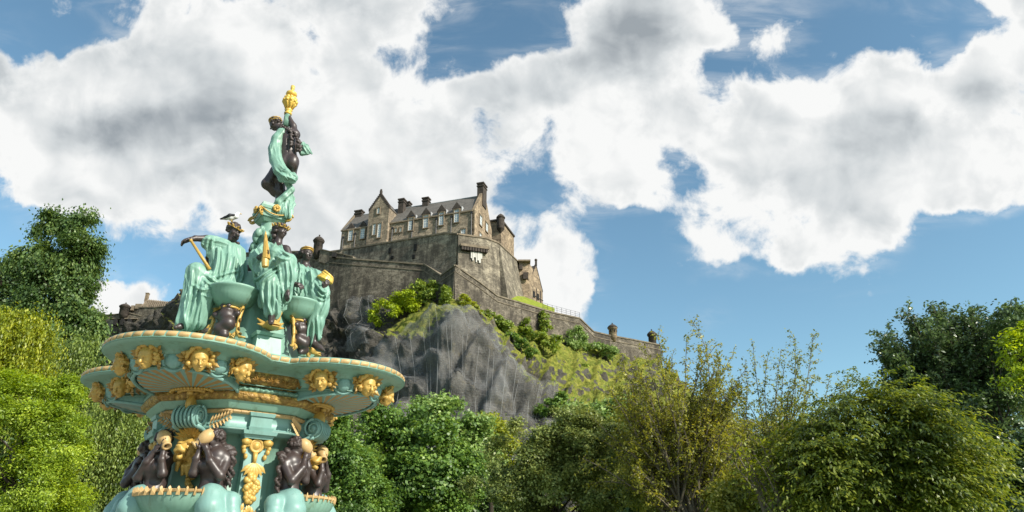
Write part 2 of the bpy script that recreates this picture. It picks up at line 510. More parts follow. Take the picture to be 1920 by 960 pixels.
# columns across the crag; each row is (py, distance) from the foot of the walls to the foot of the rock
CRAG = [
 (120,  [(640, 250), (680, 246), (730, 240), (790, 225), (860, 200), (940, 170), (1010, 140)]),
 (200,  [(622, 235), (660, 231), (720, 225), (780, 210), (850, 190), (930, 165), (1000, 138)]),
 (270,  [(598, 228), (640, 224), (690, 216), (760, 205), (840, 185), (920, 160), (1000, 136)]),
 (325,  [(562, 222), (610, 216), (670, 208), (740, 198), (830, 180), (915, 158), (1000, 135)]),
 (355,  [(536, 219), (585, 213), (650, 205), (730, 195), (820, 178), (910, 156), (1000, 134)]),
 (400,  [(528, 216), (580, 209), (640, 202), (720, 192), (810, 176), (905, 155), (1000, 133)]),
 (500,  [(545, 204), (590, 199), (640, 194), (710, 184), (800, 170), (900, 152), (1000, 132)]),
 (600,  [(540, 191), (580, 188), (630, 184), (700, 176), (790, 162), (890, 148), (1000, 130)]),
 (650,  [(545, 186), (590, 184), (640, 181), (700, 173), (780, 158), (880, 146), (990, 130)]),
 (700,  [(552, 181), (590, 177), (640, 171), (690, 161), (770, 152), (870, 143), (985, 129)]),
 (760,  [(548, 177), (585, 172), (618, 164), (670, 156), (760, 148), (860, 140), (980, 128)]),
 (812,  [(566, 172), (580, 167), (600, 160), (660, 152), (760, 145), (860, 138), (980, 127)]),
 (850,  [(566, 165), (574, 161), (600, 156), (660, 150), (760, 143), (860, 137), (980, 127)]),
 (890,  [(577, 168), (596, 161), (630, 155), (690, 149), (770, 143), (860, 137), (980, 127)]),
 (930,  [(597, 174), (622, 165), (660, 157), (715, 150), (790, 143), (870, 137), (980, 127)]),
 (975,  [(606, 181), (645, 169), (690, 160), (745, 151), (805, 144), (880, 137), (985, 127)]),
 (1020, [(614, 189), (660, 176), (705, 166), (765, 155), (820, 146), (890, 138), (990, 127)]),
 (1080, [(638, 198), (672, 184), (715, 172), (770, 158), (830, 146), (900, 137), (995, 126)]),
 (1150, [(656, 206), (686, 192), (725, 178), (780, 162), (840, 147), (905, 137), (1000, 125)]),
 (1240, [(690, 217), (712, 202), (745, 186), (795, 167), (850, 150), (910, 137), (1005, 124)]),
 (1340, [(775, 228), (788, 212), (806, 193), (835, 172), (872, 152), (920, 137), (1010, 123)]),
 (1480, [(850, 240), (856, 222), (866, 200), (880, 177), (900, 155), (935, 138), (1020, 122)]),
]
GRASS = [  # 0 bare crag .. 9 grass, rows as in CRAG
 '1111111', '1112234', '2122234', '3432234', '4543345', '3433345', '0011234', '0101234', '0111234', '1311234',
 '1391134', '3992123', '8932123', '9421112', '8631112', '8752112', '7853333', '7766544', '7666655', '7665566', '7766666', '8888888',
]
CP = np.array([[at(px, py, Y) for py, Y in rows] for px, rows in CRAG])          # columns x rows x 3
GR = np.array([[int(c) / 9 for c in s] for s in GRASS])
xs = np.array([c[0] for c in CRAG], float)
NU, NV = 460, 190
def loft(CPa, nu=NU, nv=NV):
    # even spacing along the columns' photograph order
    A = cr_interp(CPa, 8 * len(CPa)); 
    B = cr_interp(A, nu)
    return np.swapaxes(cr_interp(np.swapaxes(B, 0, 1), nv), 0, 1)
S = loft(CP); G = loft(GR[..., None])[..., 0]
def normals(S):
    du = np.gradient(S, axis=0); dv = np.gradient(S, axis=1)
    n = np.cross(dv, du); n /= np.linalg.norm(n, axis=-1, keepdims=True) + 1e-9
    return n
Nn = normals(S)
if Nn[NU // 2, NV // 2, 1] > 0: Nn = -Nn
cr = fbm(S * np.array([0.085, 0.085, 0.05]), 5, 0.55)
rid = 1 - np.abs(2 * fbm(S * np.array([0.16, 0.16, 0.07]) + 31, 5, 0.55) - 1)
led = fbm(S * np.array([0.03, 0.03, 0.35]) + 9, 3)
amp = 1 - 0.55 * np.clip(G * 1.3 - 0.1, 0, 1)
edge = np.clip(np.linspace(0, 1, NV) / 0.06, 0, 1)[None, :]
smo = np.exp(-((np.arange(NU)[:, None] - .575 * NU) / (.09 * NU)) ** 2) * .6
disp = ((cr - 0.5) * 9.0 + (rid - 0.75) * 8.0 * (1 - smo) + (led - 0.5) * 4.0) * amp * edge + (fbm(S * 0.6, 3) - 0.5) * 0.9 * edge
q_ = S[..., 2] * .10 + S[..., 0] * .055 + 2.6 * fbm(S * np.array([.03, .03, .03]) + 50, 3); q2_ = S[..., 2] * .05 - S[..., 0] * .16 + 2.2 * fbm(S * np.array([.04, .04, .03]) + 80, 3)
disp += (((q_ % 1) ** 1.6 - .4) * 2.4 + ((q2_ % 1) ** 1.8 - .35) * 2.0) * amp * edge
SR = S + Nn * disp[..., None]
# plateau behind the walls
back1 = SR[:, :1] + np.array([0, 14, 1.0]); back2 = SR[:, :1] + np.array([0, 90, 2.0])
nz_ = normals(SR)[..., 2]; nz_ = np.abs(nz_)
G = np.clip(G + np.where(G > .3, (nz_ - .54) * .75, (nz_ - .62) * .6), 0, 1)
SA = np.concatenate([back2, back1, SR], axis=1); GA = np.concatenate([np.ones((NU, 2)), G], axis=1)
def grid_faces(nu, nv):
    i = np.arange(nu * nv).reshape(nu, nv)
    return np.stack([i[:-1, :-1], i[:-1, 1:], i[1:, 1:], i[1:, :-1]], -1).reshape(-1, 4)
np_mesh('castle_rock', SA.reshape(-1, 3), grid_faces(NU, NV + 2), M['rock'], smooth=True,
        attrs={'grass': GA.ravel(), 'moss': GA.ravel()}, kind='structure')
def crag_at(px, row):
    """surface point at photograph column px and row parameter 0..6"""
    u = np.interp(px, xs, np.arange(len(xs))) / (len(xs) - 1)
    a = int(round(u * (NU - 1))); b = int(round(row / 6 * (NV - 1)))
    return Vector(SR[a, b]), Vector(Nn[a, b])

# rockfall netting draped over the nose of the crag
def netmat():
    t = NT('steel_netting'); p = t.pos()
    m = t.attr('seam')
    n = t.noise(t.scaled(p, (0.12, 0.12, 0.10)), 1.0, 4, 0.55)
    s = t.node('ShaderNodeSeparateXYZ'); t.l.new(p, s.inputs[0])
    w = t.math('PINGPONG', t.math('MULTIPLY', s.outputs[2], 1.6), 0.5)
    f = t.math('ADD', t.math('MULTIPLY', t.step(n, 0.42, 0.72), 0.34), 0.12)
    f = t.math('ADD', f, t.math('MULTIPLY', t.step(w, 0.25, 0.5), 0.10))
    f = t.math('MAXIMUM', f, t.math('MULTIPLY', m, 0.45))
    t.set((0.24, 0.24, 0.235), 0.6, spec=0.3)
    tr = t.node('ShaderNodeBsdfTransparent'); mx = t.node('ShaderNodeMixShader')
    t.l.new(f, mx.inputs[0]); t.l.new(tr.outputs[0], mx.inputs[1]); t.l.new(t.b.outputs[0], mx.inputs[2])
    t.l.new(mx.outputs[0], t.out.inputs[0])
    return t.mat
M['net'] = netmat()
M['cable'] = plain('steel_cable', (0.30, 0.30, 0.29), 0.6)
def ucol(px): return int(round(np.interp(px, xs, np.arange(len(xs))) / (len(xs) - 1) * (NU - 1)))
def netting(name, label, px0, px1, r0, r1, off, cables, sub):
    a, b = ucol(px0), ucol(px1)
    v0, v1 = int(r0 / 6 * (NV - 1)), int(r1 / 6 * (NV - 1))
    B = SR[a:b, v0:v1].copy(); 
    # the net spans the hollows: take the furthest-out of a neighbourhood, smoothed
    Dd = disp[a:b, v0:v1].copy()
    for _ in range(3):
        D2 = Dd.copy()
        D2[1:] = np.maximum(D2[1:], Dd[:-1] - .12); D2[:-1] = np.maximum(D2[:-1], Dd[1:] - .12)
        D2[:, 1:] = np.maximum(D2[:, 1:], Dd[:, :-1] - .12); D2[:, :-1] = np.maximum(D2[:, :-1], Dd[:, 1:] - .12)
        Dd = D2
    for _ in range(2):
        Dd[1:-1] = (Dd[:-2] + 2 * Dd[1:-1] + Dd[2:]) / 4
        Dd[:, 1:-1] = (Dd[:, :-2] + 2 * Dd[:, 1:-1] + Dd[:, 2:]) / 4
    Dd = np.maximum(Dd, disp[a:b, v0:v1])
    base = S[a:b, v0:v1]; Nb = Nn[a:b, v0:v1]
    pleat = np.abs(np.sin(np.arange(b - a) * 0.22 + 1.2 * np.sin(np.arange(b - a) * 0.09)))[:, None] * 0.10
    P = base + Nb * (Dd + off + pleat)[..., None]
    nu, nv = P.shape[:2]
    Fq = grid_faces(nu, nv)
    # ragged outline
    fc = (Fq[:, 0] // nv) / nu, (Fq[:, 0] % nv) / nv
    keep = np.ones(len(Fq), bool)
    if sub: keep = sub(fc[0], fc[1])
    root = thing(name, label, 'netting', tuple(P[nu // 2, nv - 1]))
    ph = (np.arange(nu)[:, None] + 6 * np.sin(np.linspace(0, 3, nv))[None, :])
    seam = np.clip((np.abs((ph % 17) - 8.5) - 7.6) / .9, 0, 1) * 0.5
    np_mesh('mesh_sheet', P.reshape(-1, 3), Fq[keep], M['net'], root, True, {'seam': seam.ravel()})
    for k in range(cables):
        i = int((k + 0.5) / cables * (nu - 1)); dr = (k * 37 % 11 - 5) * 0.6
        pts = []
        for j in list(range(0, nv - 1, 26 if nv > 90 else 9)) + [nv - 1]:
            ii = int(np.clip(i + dr * j / nv * 2, 0, nu - 1))
            if sub and not sub(np.array([ii / nu]), np.array([j / nv]))[0]: continue
            pts.append(P[ii, j] + Nb[ii, j] * 0.12)
        if len(pts) > 3:
            mb = MB(); mb.tube(pts, 0.03, 4); mb.build('cable', M['cable'], root)
netting('rockfall_net', 'wide grey steel netting hung with cables over the sunlit nose of the crag', 690, 1045, 0.9, 5.2, 0.35, 22,
        lambda u, v: (v > 0.50 - 1.05 * u + 0.03 * np.sin(u * 60)) & (v > (u - 0.45) * 0.62 + 0.02 * np.sin(u * 47)))
netting('rockfall_net', 'small strip of grey netting hanging in the shaded gully beside the ivy', 664, 712, 0.35, 2.6, 0.5, 3, None)

# ------------------------------------------------------------------ castle walls
def wall_run(name, label, pts, hgt, thick=2.0, batter=0.0, mat='curtain', coping=0.45, cmat='coping', parapet=0.0, cat='wall', closed_sides=True):
    """a masonry wall along world points pts (its top front edge); each point may carry its own drop"""
    root = thing(name, label, cat, (pts[0].x, pts[0].y, pts[0].z - (hgt if not isinstance(hgt, list) else hgt[0])))
    n = len(pts); H = hgt if isinstance(hgt, list) else [hgt] * n
    # outward direction per point (towards the camera side)
    segn = []
    for i in range(n - 1):
        d = pts[i + 1] - pts[i]; s = Vector((d.y, -d.x, 0)).normalized()
        if s.dot(Vector((0, -1, 0))) < 0 and abs(s.y) > 0.05: s = -s
        segn.append(s)
    out = []
    for i in range(n):
        a = segn[max(i - 1, 0)]; b = segn[min(i, n - 2)]
        v = (a + b).normalized(); k = 1 / max(0.5, v.dot(a)); out.append(v * k)
    m = MB()
    for i in range(n - 1):
        p, q = pts[i], pts[i + 1]
        up = Vector((0, 0, 1))
        fb0 = p + out[i] * batter * H[i] - up * H[i]; fb1 = q + out[i + 1] * batter * H[i + 1] - up * H[i + 1]
        bb0 = p - out[i] * thick - up * H[i]; bb1 = q - out[i + 1] * thick - up * H[i + 1]
        m.hexa([fb0, fb1, bb1, bb0], [p, q, q - out[i + 1] * thick, p - out[i] * thick])
    m.build('masonry', M[mat], root)
    if coping:
        c = MB()
        for i in range(n - 1):
            p, q = pts[i] , pts[i + 1]; up = Vector((0, 0, 1))
            a0, a1 = p + out[i] * 0.22, q + out[i + 1] * 0.22
            b0, b1 = p - out[i] * (thick + 0.2), q - out[i + 1] * (thick + 0.2)
            c.hexa([a0 + up * .003, a1 + up * .003, b1 + up * .003, b0 + up * .003], [a0 + up * coping, a1 + up * coping, b1 + up * coping, b0 + up * coping])
            if parapet:   # string course below the top
                z = up * -parapet
                c.hexa([p + z + out[i] * .2 - up * .25, q + z + out[i + 1] * .2 - up * .25, q + z - out[i + 1] * .1 - up * .25, p + z - out[i] * .1 - up * .25],
                       [p + z + out[i] * .2, q + z + out[i + 1] * .2, q + z - out[i + 1] * .1, p + z - out[i] * .1])
        c.build('coping', M[cmat], root)
    return root, out

def same_z(px, py, z):
    r = ray(px, py); t = (z - EYE) / r.z
    return Vector((r.x * t, r.y * t, z))

# lower curtain wall: steps up the crag, salient corner, then down to the right
lowL = [at(476, 474, 203), at(560, 473, 195), at(588, 478, 191), at(620, 483, 187), at(662, 487, 183), at(795, 497, 175.5), at(827, 518, 171), at(853, 499, 164)]
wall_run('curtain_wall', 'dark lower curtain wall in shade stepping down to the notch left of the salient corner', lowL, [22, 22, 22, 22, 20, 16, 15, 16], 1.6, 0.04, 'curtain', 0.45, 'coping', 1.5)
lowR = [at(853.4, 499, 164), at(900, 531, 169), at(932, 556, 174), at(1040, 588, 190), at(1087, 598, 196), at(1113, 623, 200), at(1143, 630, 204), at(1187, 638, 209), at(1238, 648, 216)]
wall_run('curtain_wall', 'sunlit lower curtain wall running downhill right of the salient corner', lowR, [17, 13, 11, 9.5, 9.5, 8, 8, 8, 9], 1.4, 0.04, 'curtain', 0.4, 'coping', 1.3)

# railing on the terrace above the right hand curtain wall
rl = thing('railing', 'thin metal railing against the sky above the downhill wall', 'railing', tuple(at(1018, 578, 196)))
m = MB()
for k in range(3):
    m.tube([at(1018, 578, 194) + Vector((0, 0, .5 + .6 * k)), at(1087, 596, 202) + Vector((0, 0, .5 + .6 * k))], 0.035, 4)
m.build('rail', M['pipe'], rl)
for k in range(9):
    p = at(1018, 578, 194).lerp(at(1087, 596, 202), k / 8); m = MB(); m.tube([p + Vector((0, 0, -.6)), p + Vector((0, 0, 1.75))], 0.05, 4); m.build('post', M['pipe'], rl)

# bright lawn between the terrace wall and the bastion
lw = [at(905, 536, 178), at(935, 557, 179), at(1040, 589, 194.5), at(1040, 578, 205), at(975, 553, 204), at(922, 540, 197), at(905, 528, 192)]
nb = MB(); c0 = sum(lw, Vector()) / len(lw) + Vector((0, 0, 0.4))
nb.add([c0] + lw, [(0, i + 1, (i + 1) % len(lw) + 1) for i in range(len(lw))])
nb.build('grass_bank', M['lawn'], kind='structure')

# ------------------------------------------------------------------ bastion below the palace block
zb = at(859, 440, 176).z
bt = [same_z(560, 483, zb), same_z(834, 438.5, zb), same_z(859, 440, zb)]
bastL = [at(600, 476, 203), at(643, 470, 199), at(834, 438.5, 178), at(858, 440, 175.5)]
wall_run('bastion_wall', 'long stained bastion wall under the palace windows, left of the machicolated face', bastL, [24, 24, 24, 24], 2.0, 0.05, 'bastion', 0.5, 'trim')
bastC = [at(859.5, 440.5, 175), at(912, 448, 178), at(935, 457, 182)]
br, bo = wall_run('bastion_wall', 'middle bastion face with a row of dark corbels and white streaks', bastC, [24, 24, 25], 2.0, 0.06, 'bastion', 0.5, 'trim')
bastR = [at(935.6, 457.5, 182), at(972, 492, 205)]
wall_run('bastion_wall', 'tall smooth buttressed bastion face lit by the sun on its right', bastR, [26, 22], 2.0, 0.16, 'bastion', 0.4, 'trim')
# corbels of the machicolation and lime streaks on the middle face
mc = MB()
for k in range(10):
    p = bastC[0].lerp(bastC[1], 0.12 + 0.85 * k / 9); o_ = bo[0]
    mc.box(p + o_ * 0.75 + Vector((0, 0, -4.3)), 0.28, 0.6, 0.5, (bastC[1] - bastC[0]).normalized(), o_.normalized())
mc.build('corbel_row', M['soot'], br)
mc = MB(); dd = (bastC[1] - bastC[0]).normalized()
p = bastC[0].lerp(bastC[1], 0.55)
mc.box(p + bo[0] * 0.6 + Vector((0, 0, -3.35)), (bastC[1] - bastC[0]).length * 0.5, 0.75, 0.35, dd, bo[0].normalized())
mc.build('parapet_ledge', M['trim'], br)
wm = NT('lime_streak'); wp = wm.pos()
wm.set((0.55, 0.53, 0.48), 0.9)
mc = MB()
for k in range(7):
    p = bastC[0].lerp(bastC[1], 0.45 + 0.36 * k / 6) + bo[0] * 0.35
    h = (2.0, 2.6, 1.6, 3.0, 2.4, 3.1, 1.8)[k]
    mc.box(p + Vector((0, 0, -4.9 - h / 2)) + bo[0] * (0.06 * (4.9 + h / 2)), 0.16 + 0.05 * (k % 3), 0.10, h / 2, dd, bo[0].normalized())
mc.build('lime_streaks', wm.mat, br)
# dark loopholes in the long bastion wall
bl = [o for o in COL.objects if o.name.startswith('bastion_wall')][0]
for (x, y, w, h) in ((737, 471, 7, 11), (784, 465, 8, 15), (782, 483, 7, 8), (743, 484, 8, 6)):
    t = (x - 643) / (834 - 643); p = bastL[1].lerp(bastL[2], t); zz = at(x, y, p.y).z
    mc = MB(); mc.box((p.x, p.y - 0.05 - 0.06 * (p.z - zz) , zz), w / 2 * p.y / F_PX, 0.35, h / 2 * p.y / F_PX, (bastL[2] - bastL[1]).normalized())
    mc.build('loophole', M['dark'], bl)

# ------------------------------------------------------------------ palace block
P0 = at(888, 441, 185)
Ld = Vector((-0.949, 0.313, 0)).normalized()            # along the front, to the left
Bd = Vector((0.313, 0.949, 0)).normalized()             # to the back
Od = -Bd                                                # out of the front
Rd = -Ld
UPV = Vector((0, 0, 1))
def on(px, py, off=0.0, n=None, base=None):
    n = n or Od; base = base or P0
    r = ray(px, py); e = Vector((0, 0, EYE)); b = base + n * off
    return e + r * ((b - e).dot(n) / r.dot(n))
zr = lambda zx, zy: (620 + zx / 3.4286, 330 + zy / 3.4286)
eave_z = on(888, 394).z
gz = on(921, 406, 0, Rd)
WID = max(12.0, (gz - P0).dot(Bd))
LEN = (on(641, 433) - P0).dot(Ld)
ridge_z = on(897, 368, -WID / 2).z
base_z = P0.z - 8
pal = thing('palace_block', 'long sunlit stone castle block with dormer windows and crow stepped tower on the bastion', 'castle', tuple(P0))
def L(a, b, z): return Vector((P0.x, P0.y, 0)) + Ld * a + Bd * b + UPV * z      # local: left, back, height
m = MB()
m.hexa([L(0, 0, base_z), L(0, WID, base_z), L(LEN, WID, base_z), L(LEN, 0, base_z)],
       [L(0, 0, eave_z), L(0, WID, eave_z), L(LEN, WID, eave_z), L(LEN, 0, eave_z)])
m.build('wall', M['palace'], pal)
m = MB()
m.hexa([L(LEN, 0, eave_z), L(LEN, WID, eave_z), L(LEN + .6, WID, eave_z), L(LEN + .6, 0, eave_z)], [L(LEN, WID / 2 - .3, ridge_z + .7), L(LEN, WID / 2 + .3, ridge_z + .7), L(LEN + .6, WID / 2 + .3, ridge_z + .7), L(LEN + .6, WID / 2 - .3, ridge_z + .7)])
m.build('gable_coping', M['trim'], pal)
# right hand gable, with its own warm stone, a hair proud of the block
m = MB(); g0 = -0.25
poly = [(0, base_z), (WID, base_z), (WID, eave_z), (WID / 2 + .9, ridge_z + 1.0), (WID / 2 - .9, ridge_z + 1.0), (-0.0, eave_z + .4)]
m.add([L(g0, b, z) for b, z in poly] + [L(0.7, b, z) for b, z in poly],
      [tuple(range(5, -1, -1)), tuple(range(6, 12))] + [(i, (i + 1) % 6, 6 + (i + 1) % 6, 6 + i) for i in range(6)])
m.build('gable_wall', M['gable'], pal)
m = MB()
ov = 0.25
m.add([L(0.7, -ov, eave_z), L(LEN, -ov, eave_z), L(LEN, WID / 2, ridge_z), L(0.7, WID / 2, ridge_z), L(0.7, WID + ov, eave_z), L(LEN, WID + ov, eave_z)],
      [(0, 3, 2, 1), (3, 4, 5, 2), (0, 1, 5, 4)])
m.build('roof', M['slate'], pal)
m = MB(); m.tube([L(0.7, WID / 2, ridge_z + .05), L(LEN, WID / 2, ridge_z + .05)], 0.2, 6); m.build('roof_ridge', M['lead'], pal)
m = MB(); m.box(L(LEN / 2, -0.2, eave_z - 0.15), LEN / 2 - 0.5, 0.16, 0.22, Ld, Bd); m.build('eaves_course', M['trim'], pal)

def window(px0, px1, py0, py1, parent, off=0.0, n=None, base=None, rows=5, cols=2, sur=0.28, lat=None):
    """sash window: stone surround, white frame and glazing bars over panes"""
    n = n or Od; lat = lat or Ld
    a = on((px0 + px1) / 2, py0, off, n, base); b = on((px0 + px1) / 2, py1, off, n, base)
    l = on(px0, (py0 + py1) / 2, off, n, base); r = on(px1, (py0 + py1) / 2, off, n, base)
    w = (r - l).length / 2; h = (a.z - b.z) / 2; c = (a + b) / 2
    m = MB()
    m.mi = 2
    for s in (-1, 1):
        m.box(c + lat * s * (w + sur / 2) + n * 0.10, sur / 2, 0.16, h, lat, n)
        m.box(c + UPV * s * (h + sur / 2) + n * 0.11, w + sur * 1.1, 0.18, sur / 2, lat, n)
    m.mi = 1
    m.box(c + n * 0.02, w, 0.02, h, lat, n)
    m.mi = 0
    fb = 0.11
    for s in (-1, 1):
        m.box(c + lat * s * (w - fb / 2) + n * 0.075, fb / 2, 0.035, h, lat, n)
        m.box(c + UPV * s * (h - fb / 2) + n * 0.079, w - fb, 0.035, fb / 2, lat, n)
    for k in range(1, cols): m.box(c + lat * (2 * w * k / cols - w) + n * 0.068, 0.05, 0.024, h - fb, lat, n)
    for k in range(1, rows): m.box(c + UPV * (2 * h * k / rows - h) + n * 0.064, w - fb, 0.022, 0.075 if k == rows // 2 else 0.045, lat, n)
    return m.build('window', [M['frame'], M['pane'], M['trim']], parent)

DORM = [(502, 530, 272, 350, 522, 222), (598, 627, 254, 333, 615, 205), (698, 726, 236, 316, 713, 185), (796, 825, 217, 298, 812, 168),
        (116, 142, 351, 416, 135, 303), (193, 219, 338, 403, 210, 290)]
for (x0, x1, y0, y1, ax_, ay_) in DORM:
    X0, Y0 = zr(x0, y0); X1, Y1 = zr(x1, y1); AX, AY = zr(ax_, ay_)
    c = on((X0 + X1) / 2, Y0, 0.12); top = on((X0 + X1) / 2, AY, 0.12).z
    a = (c - P0).dot(Ld); w = (on(X1, Y0) - on(X0, Y0)).length / 2 + 0.55
    sh = c.z + 0.45                                         # springing of the pediment
    m = MB()
    m.hexa([L(a - w, -.12, eave_z - .6), L(a - w, 4, eave_z - .6), L(a + w, 4, eave_z - .6), L(a + w, -.12, eave_z - .6)],
           [L(a - w, -.12, sh), L(a - w, 4, sh), L(a + w, 4, sh), L(a + w, -.12, sh)])
    dm = m.build('dormer', M['palace'], pal)
    m = MB()
    tri = [(a - w - .25, sh), (a + w + .25, sh), (a, top)]
    m.add([L(p, -.35, z) for p, z in tri] + [L(p, 5, z) for p, z in tri], [(2, 1, 0), (3, 4, 5), (0, 1, 4, 3), (1, 2, 5, 4), (2, 0, 3, 5)])
    m.build('pediment', M['soot'], dm)
    m = MB(); m.box(L(a - w - .3, 1.2, (sh + eave_z) / 2 + .3), 0.05, 1.3, (sh - eave_z) / 2 + .35, Ld, Bd); m.build('lead_cheek', M['lead'], dm)
    window(X0, X1, Y0, Y1, dm, 0.14)
# stepped gable tower on the front
tl, tr_ = on(691.5, 400, 1.2), on(729, 400, 1.2)
ta0, ta1 = (tr_ - P0).dot(Ld), (tl - P0).dot(Ld)
tev = on(711, 392, 1.2).z; tap = on(714, 365, 1.2).z
m = MB()
m.hexa([L(ta0, -1.2, base_z), L(ta0, 7, base_z), L(ta1, 7, base_z), L(ta1, -1.2, base_z)], [L(ta0, -1.2, tev), L(ta0, 7, tev), L(ta1, 7, tev), L(ta1, -1.2, tev)])
tm = (ta0 + ta1) / 2; hw = (ta1 - ta0) / 2
m.add([L(ta0, -1.2, tev), L(ta1, -1.2, tev), L(tm, -1.2, tap), L(ta0, -.5, tev), L(ta1, -.5, tev), L(tm, -.5, tap)], [(2, 1, 0), (3, 4, 5), (0, 1, 4, 3), (1, 2, 5, 4), (2, 0, 3, 5)])
tw = m.build('gable_tower', M['palace'], pal)
m = MB()
for k in range(9):
    f = k / 9
    for s in (-1, 1):
        m.box(L(tm + s * hw * (1 - f - 0.04), -0.85, tev + (tap - tev) * f + .35), hw / 18 + .12, .38, .55, Ld, Bd)
m.box(L(tm, -.85, tap + .7), .3, .38, .9, Ld, Bd)
m.ball(L(tm, -.85, tap + 1.9), .35)
m.build('crow_steps', M['soot'], tw)
m = MB()
m.add([L(ta0 - .2, -.5, tev), L(ta1 + .2, -.5, tev), L(tm, -.5, tap - .2), L(ta0 - .2, WID / 2, tev), L(ta1 + .2, WID / 2, tev), L(tm, WID / 2, tap - .2)], [(0, 3, 5, 2), (1, 2, 5, 4), (0, 1, 4, 3)])
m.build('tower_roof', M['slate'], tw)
for (x0, x1, y0, y1, r_, c_) in ((272, 289, 310, 379, 6, 2), (303, 324, 306, 396, 7, 2), (300, 315, 206, 243, 3, 2)):
    X0, Y0 = zr(x0, y0); X1, Y1 = zr(x1, y1); window(X0, X1, Y0, Y1, tw, 1.22, rows=r_, cols=c_)
for (x0, x1, y0, y1) in ((415, 425, 338, 363), (445, 456, 335, 360), (839, 867, 343, 374)):
    X0, Y0 = zr(x0, y0); X1, Y1 = zr(x1, y1); window(X0, X1, Y0, Y1, pal, 0.02, rows=3)
# gable windows (on the right hand end)
for (x0, x1, y0, y1) in ((956, 970, 255, 318), (995, 1008, 302, 358), (954, 966, 368, 396)):
    X0, Y0 = zr(x0, y0); X1, Y1 = zr(x1, y1); window(X0, X1, Y0, Y1, pal, 0.27, Rd, rows=4, lat=Bd)
def chimney(px0, px1, py0, py1, off, parent, dep=0.9):
    a = on((px0 + px1) / 2, py0, off); b = on((px0 + px1) / 2, py1, off); w = (on(px1, py0, off) - on(px0, py0, off)).length / 2
    w *= 0.8
    m = MB(); h = (a.z - b.z) / 2 + 1.5
    m.box(a - UPV * h, w, dep, h, Ld, Bd)
    m.box(a - UPV * .9, w + .18, dep + .18, .18, Ld, Bd); m.box(a + UPV * .1, w + .22, dep + .22, .22, Ld, Bd)
    for k in (-1, 0, 1): m.lathe(a + Ld * w * .6 * k + UPV * .3, [(.2, 0), (.24, .5), (.18, .6)], 8)
    m.build('chimney', M['soot'], parent)
for (x0, x1, y0, y1, off) in ((160, 212, 232, 268, -WID / 2), (441, 481, 158, 240, -WID / 2 + 2), (482, 516, 178, 225, -WID / 2 - 2), (593, 638, 150, 196, -WID / 2)):
    X0, Y0 = zr(x0, y0); X1, Y1 = zr(x1, y1); chimney(X0, X1, Y0, Y1, off, pal)
X0, Y0 = zr(950, 62); X1, Y1 = zr(997, 150); chimney(X0, X1, Y0, Y1, -WID / 2, pal, 1.6)
for x, y0, y1 in ((80, 395, 475), (158, 370, 462), (231, 388, 445), (397, 335, 420), (529, 255, 400), (680, 275, 372), (776, 262, 372), (906, 235, 385)):
    X0, Y0 = zr(x, y0); _, Y1 = zr(x, y1); p = on(X0, Y0, .2); q = on(X0, Y1, .2)
    m = MB(); m.tube([p, Vector((p.x, p.y, q.z))], .16, 6); m.box(p, .32, .2, .3, Ld, Bd); m.build('drainpipe', M['pipe'], pal)
# rear wing stepping out behind the gable
m = MB()
wz = on(935, 420, 0, Rd).z
q0 = on(930, 424, 0.0, Rd); b0 = (q0 - P0).dot(Bd)
m.hexa([L(-1.6, b0 + .5, base_z), L(-1.6, b0 + 14, base_z), L(6, b0 + 14, base_z), L(6, b0 + .5, base_z)],
       [L(-1.6, b0 + .5, wz), L(-1.6, b0 + 14, wz), L(6, b0 + 14, wz), L(6, b0 + .5, wz)])
m.build('rear_wing', M['gable'], pal)
m = MB()
m.lathe(L(-1.4, b0 + .6, wz - 3), [(.2, -1.5), (1.25, 0), (1.25, 3.8), (1.5, 3.9), (1.5, 4.2), (0.9, 5.0), (.15, 5.6)], 14)
m.build('corner_bartizan', M['soot'], pal)
m = MB(); m.box(L(2.2, b0 + 7, wz + .3), 4.2, 7, .3, Ld, Bd); m.build('wing_cornice', M['soot'], pal)

# ------------------------------------------------------------------ small houses on the right end
hb = at(974, 566, 203); hr = at(993, 572, 204)
sq = thing('gate_tower', 'narrow pale stone tower between the tall buttress and the small gabled house', 'tower', tuple(hb))
m = MB(); top = at(973, 491, 203).z
fr = [hb + Vector((0, 0, -4)), hr + Vector((0, 0, -4)), hr + Vector((2.5, 9, -4)), hb + Vector((-1, 9, -4))]
m.hexa(fr, [Vector((p.x, p.y, top)) for p in fr]); m.build('wall', M['gable'], sq)
m = MB(); m.box(((hb.x + hr.x) / 2, hb.y + 4.2, top + .25), (hr.x - hb.x) / 2 + .4, 5, .25); m.build('parapet', M['trim'], sq)
m = MB(); m.box((hb.x + 2.0, hb.y - .3, top - 5), .8, .5, 1.1); m.build('projecting_box', M['soot'], sq)
m = MB(); m.box((hb.x + .5, hb.y - .25, top - 2.0), .55, .4, .8); m.build('bracket', M['soot'], sq)
hx0, hx1 = at(994, 574, 207), at(1018, 576, 214)
sh_ = thing('gabled_house', 'small rubble house with a steep gable and ball finial beside the grass bank', 'house', tuple(hx0))
d = (hx1 - hx0); d.z = 0; n_ = Vector((d.y, -d.x, 0)).normalized()
ez0 = at(994, 525, 207).z; ez1 = at(1017, 548, 214).z; ez = (ez0 + ez1) / 2; az_ = at(1006, 497, 210).z; mid = (hx0 + hx1) / 2
m = MB(); bz = hx1.z - 5
P5 = [Vector((hx0.x, hx0.y, bz)), Vector((hx1.x, hx1.y, bz)), Vector((hx1.x, hx1.y, ez1)), Vector((mid.x, mid.y, az_)), Vector((hx0.x, hx0.y, ez0))]
bk = -n_ * 9
m.add(P5 + [p + bk for p in P5], [(0, 1, 2, 3, 4), (9, 8, 7, 6, 5)] + [(i, 5 + i, 5 + (i + 1) % 5, (i + 1) % 5) for i in range(5)])
m.build('wall', M['gable'], sh_)
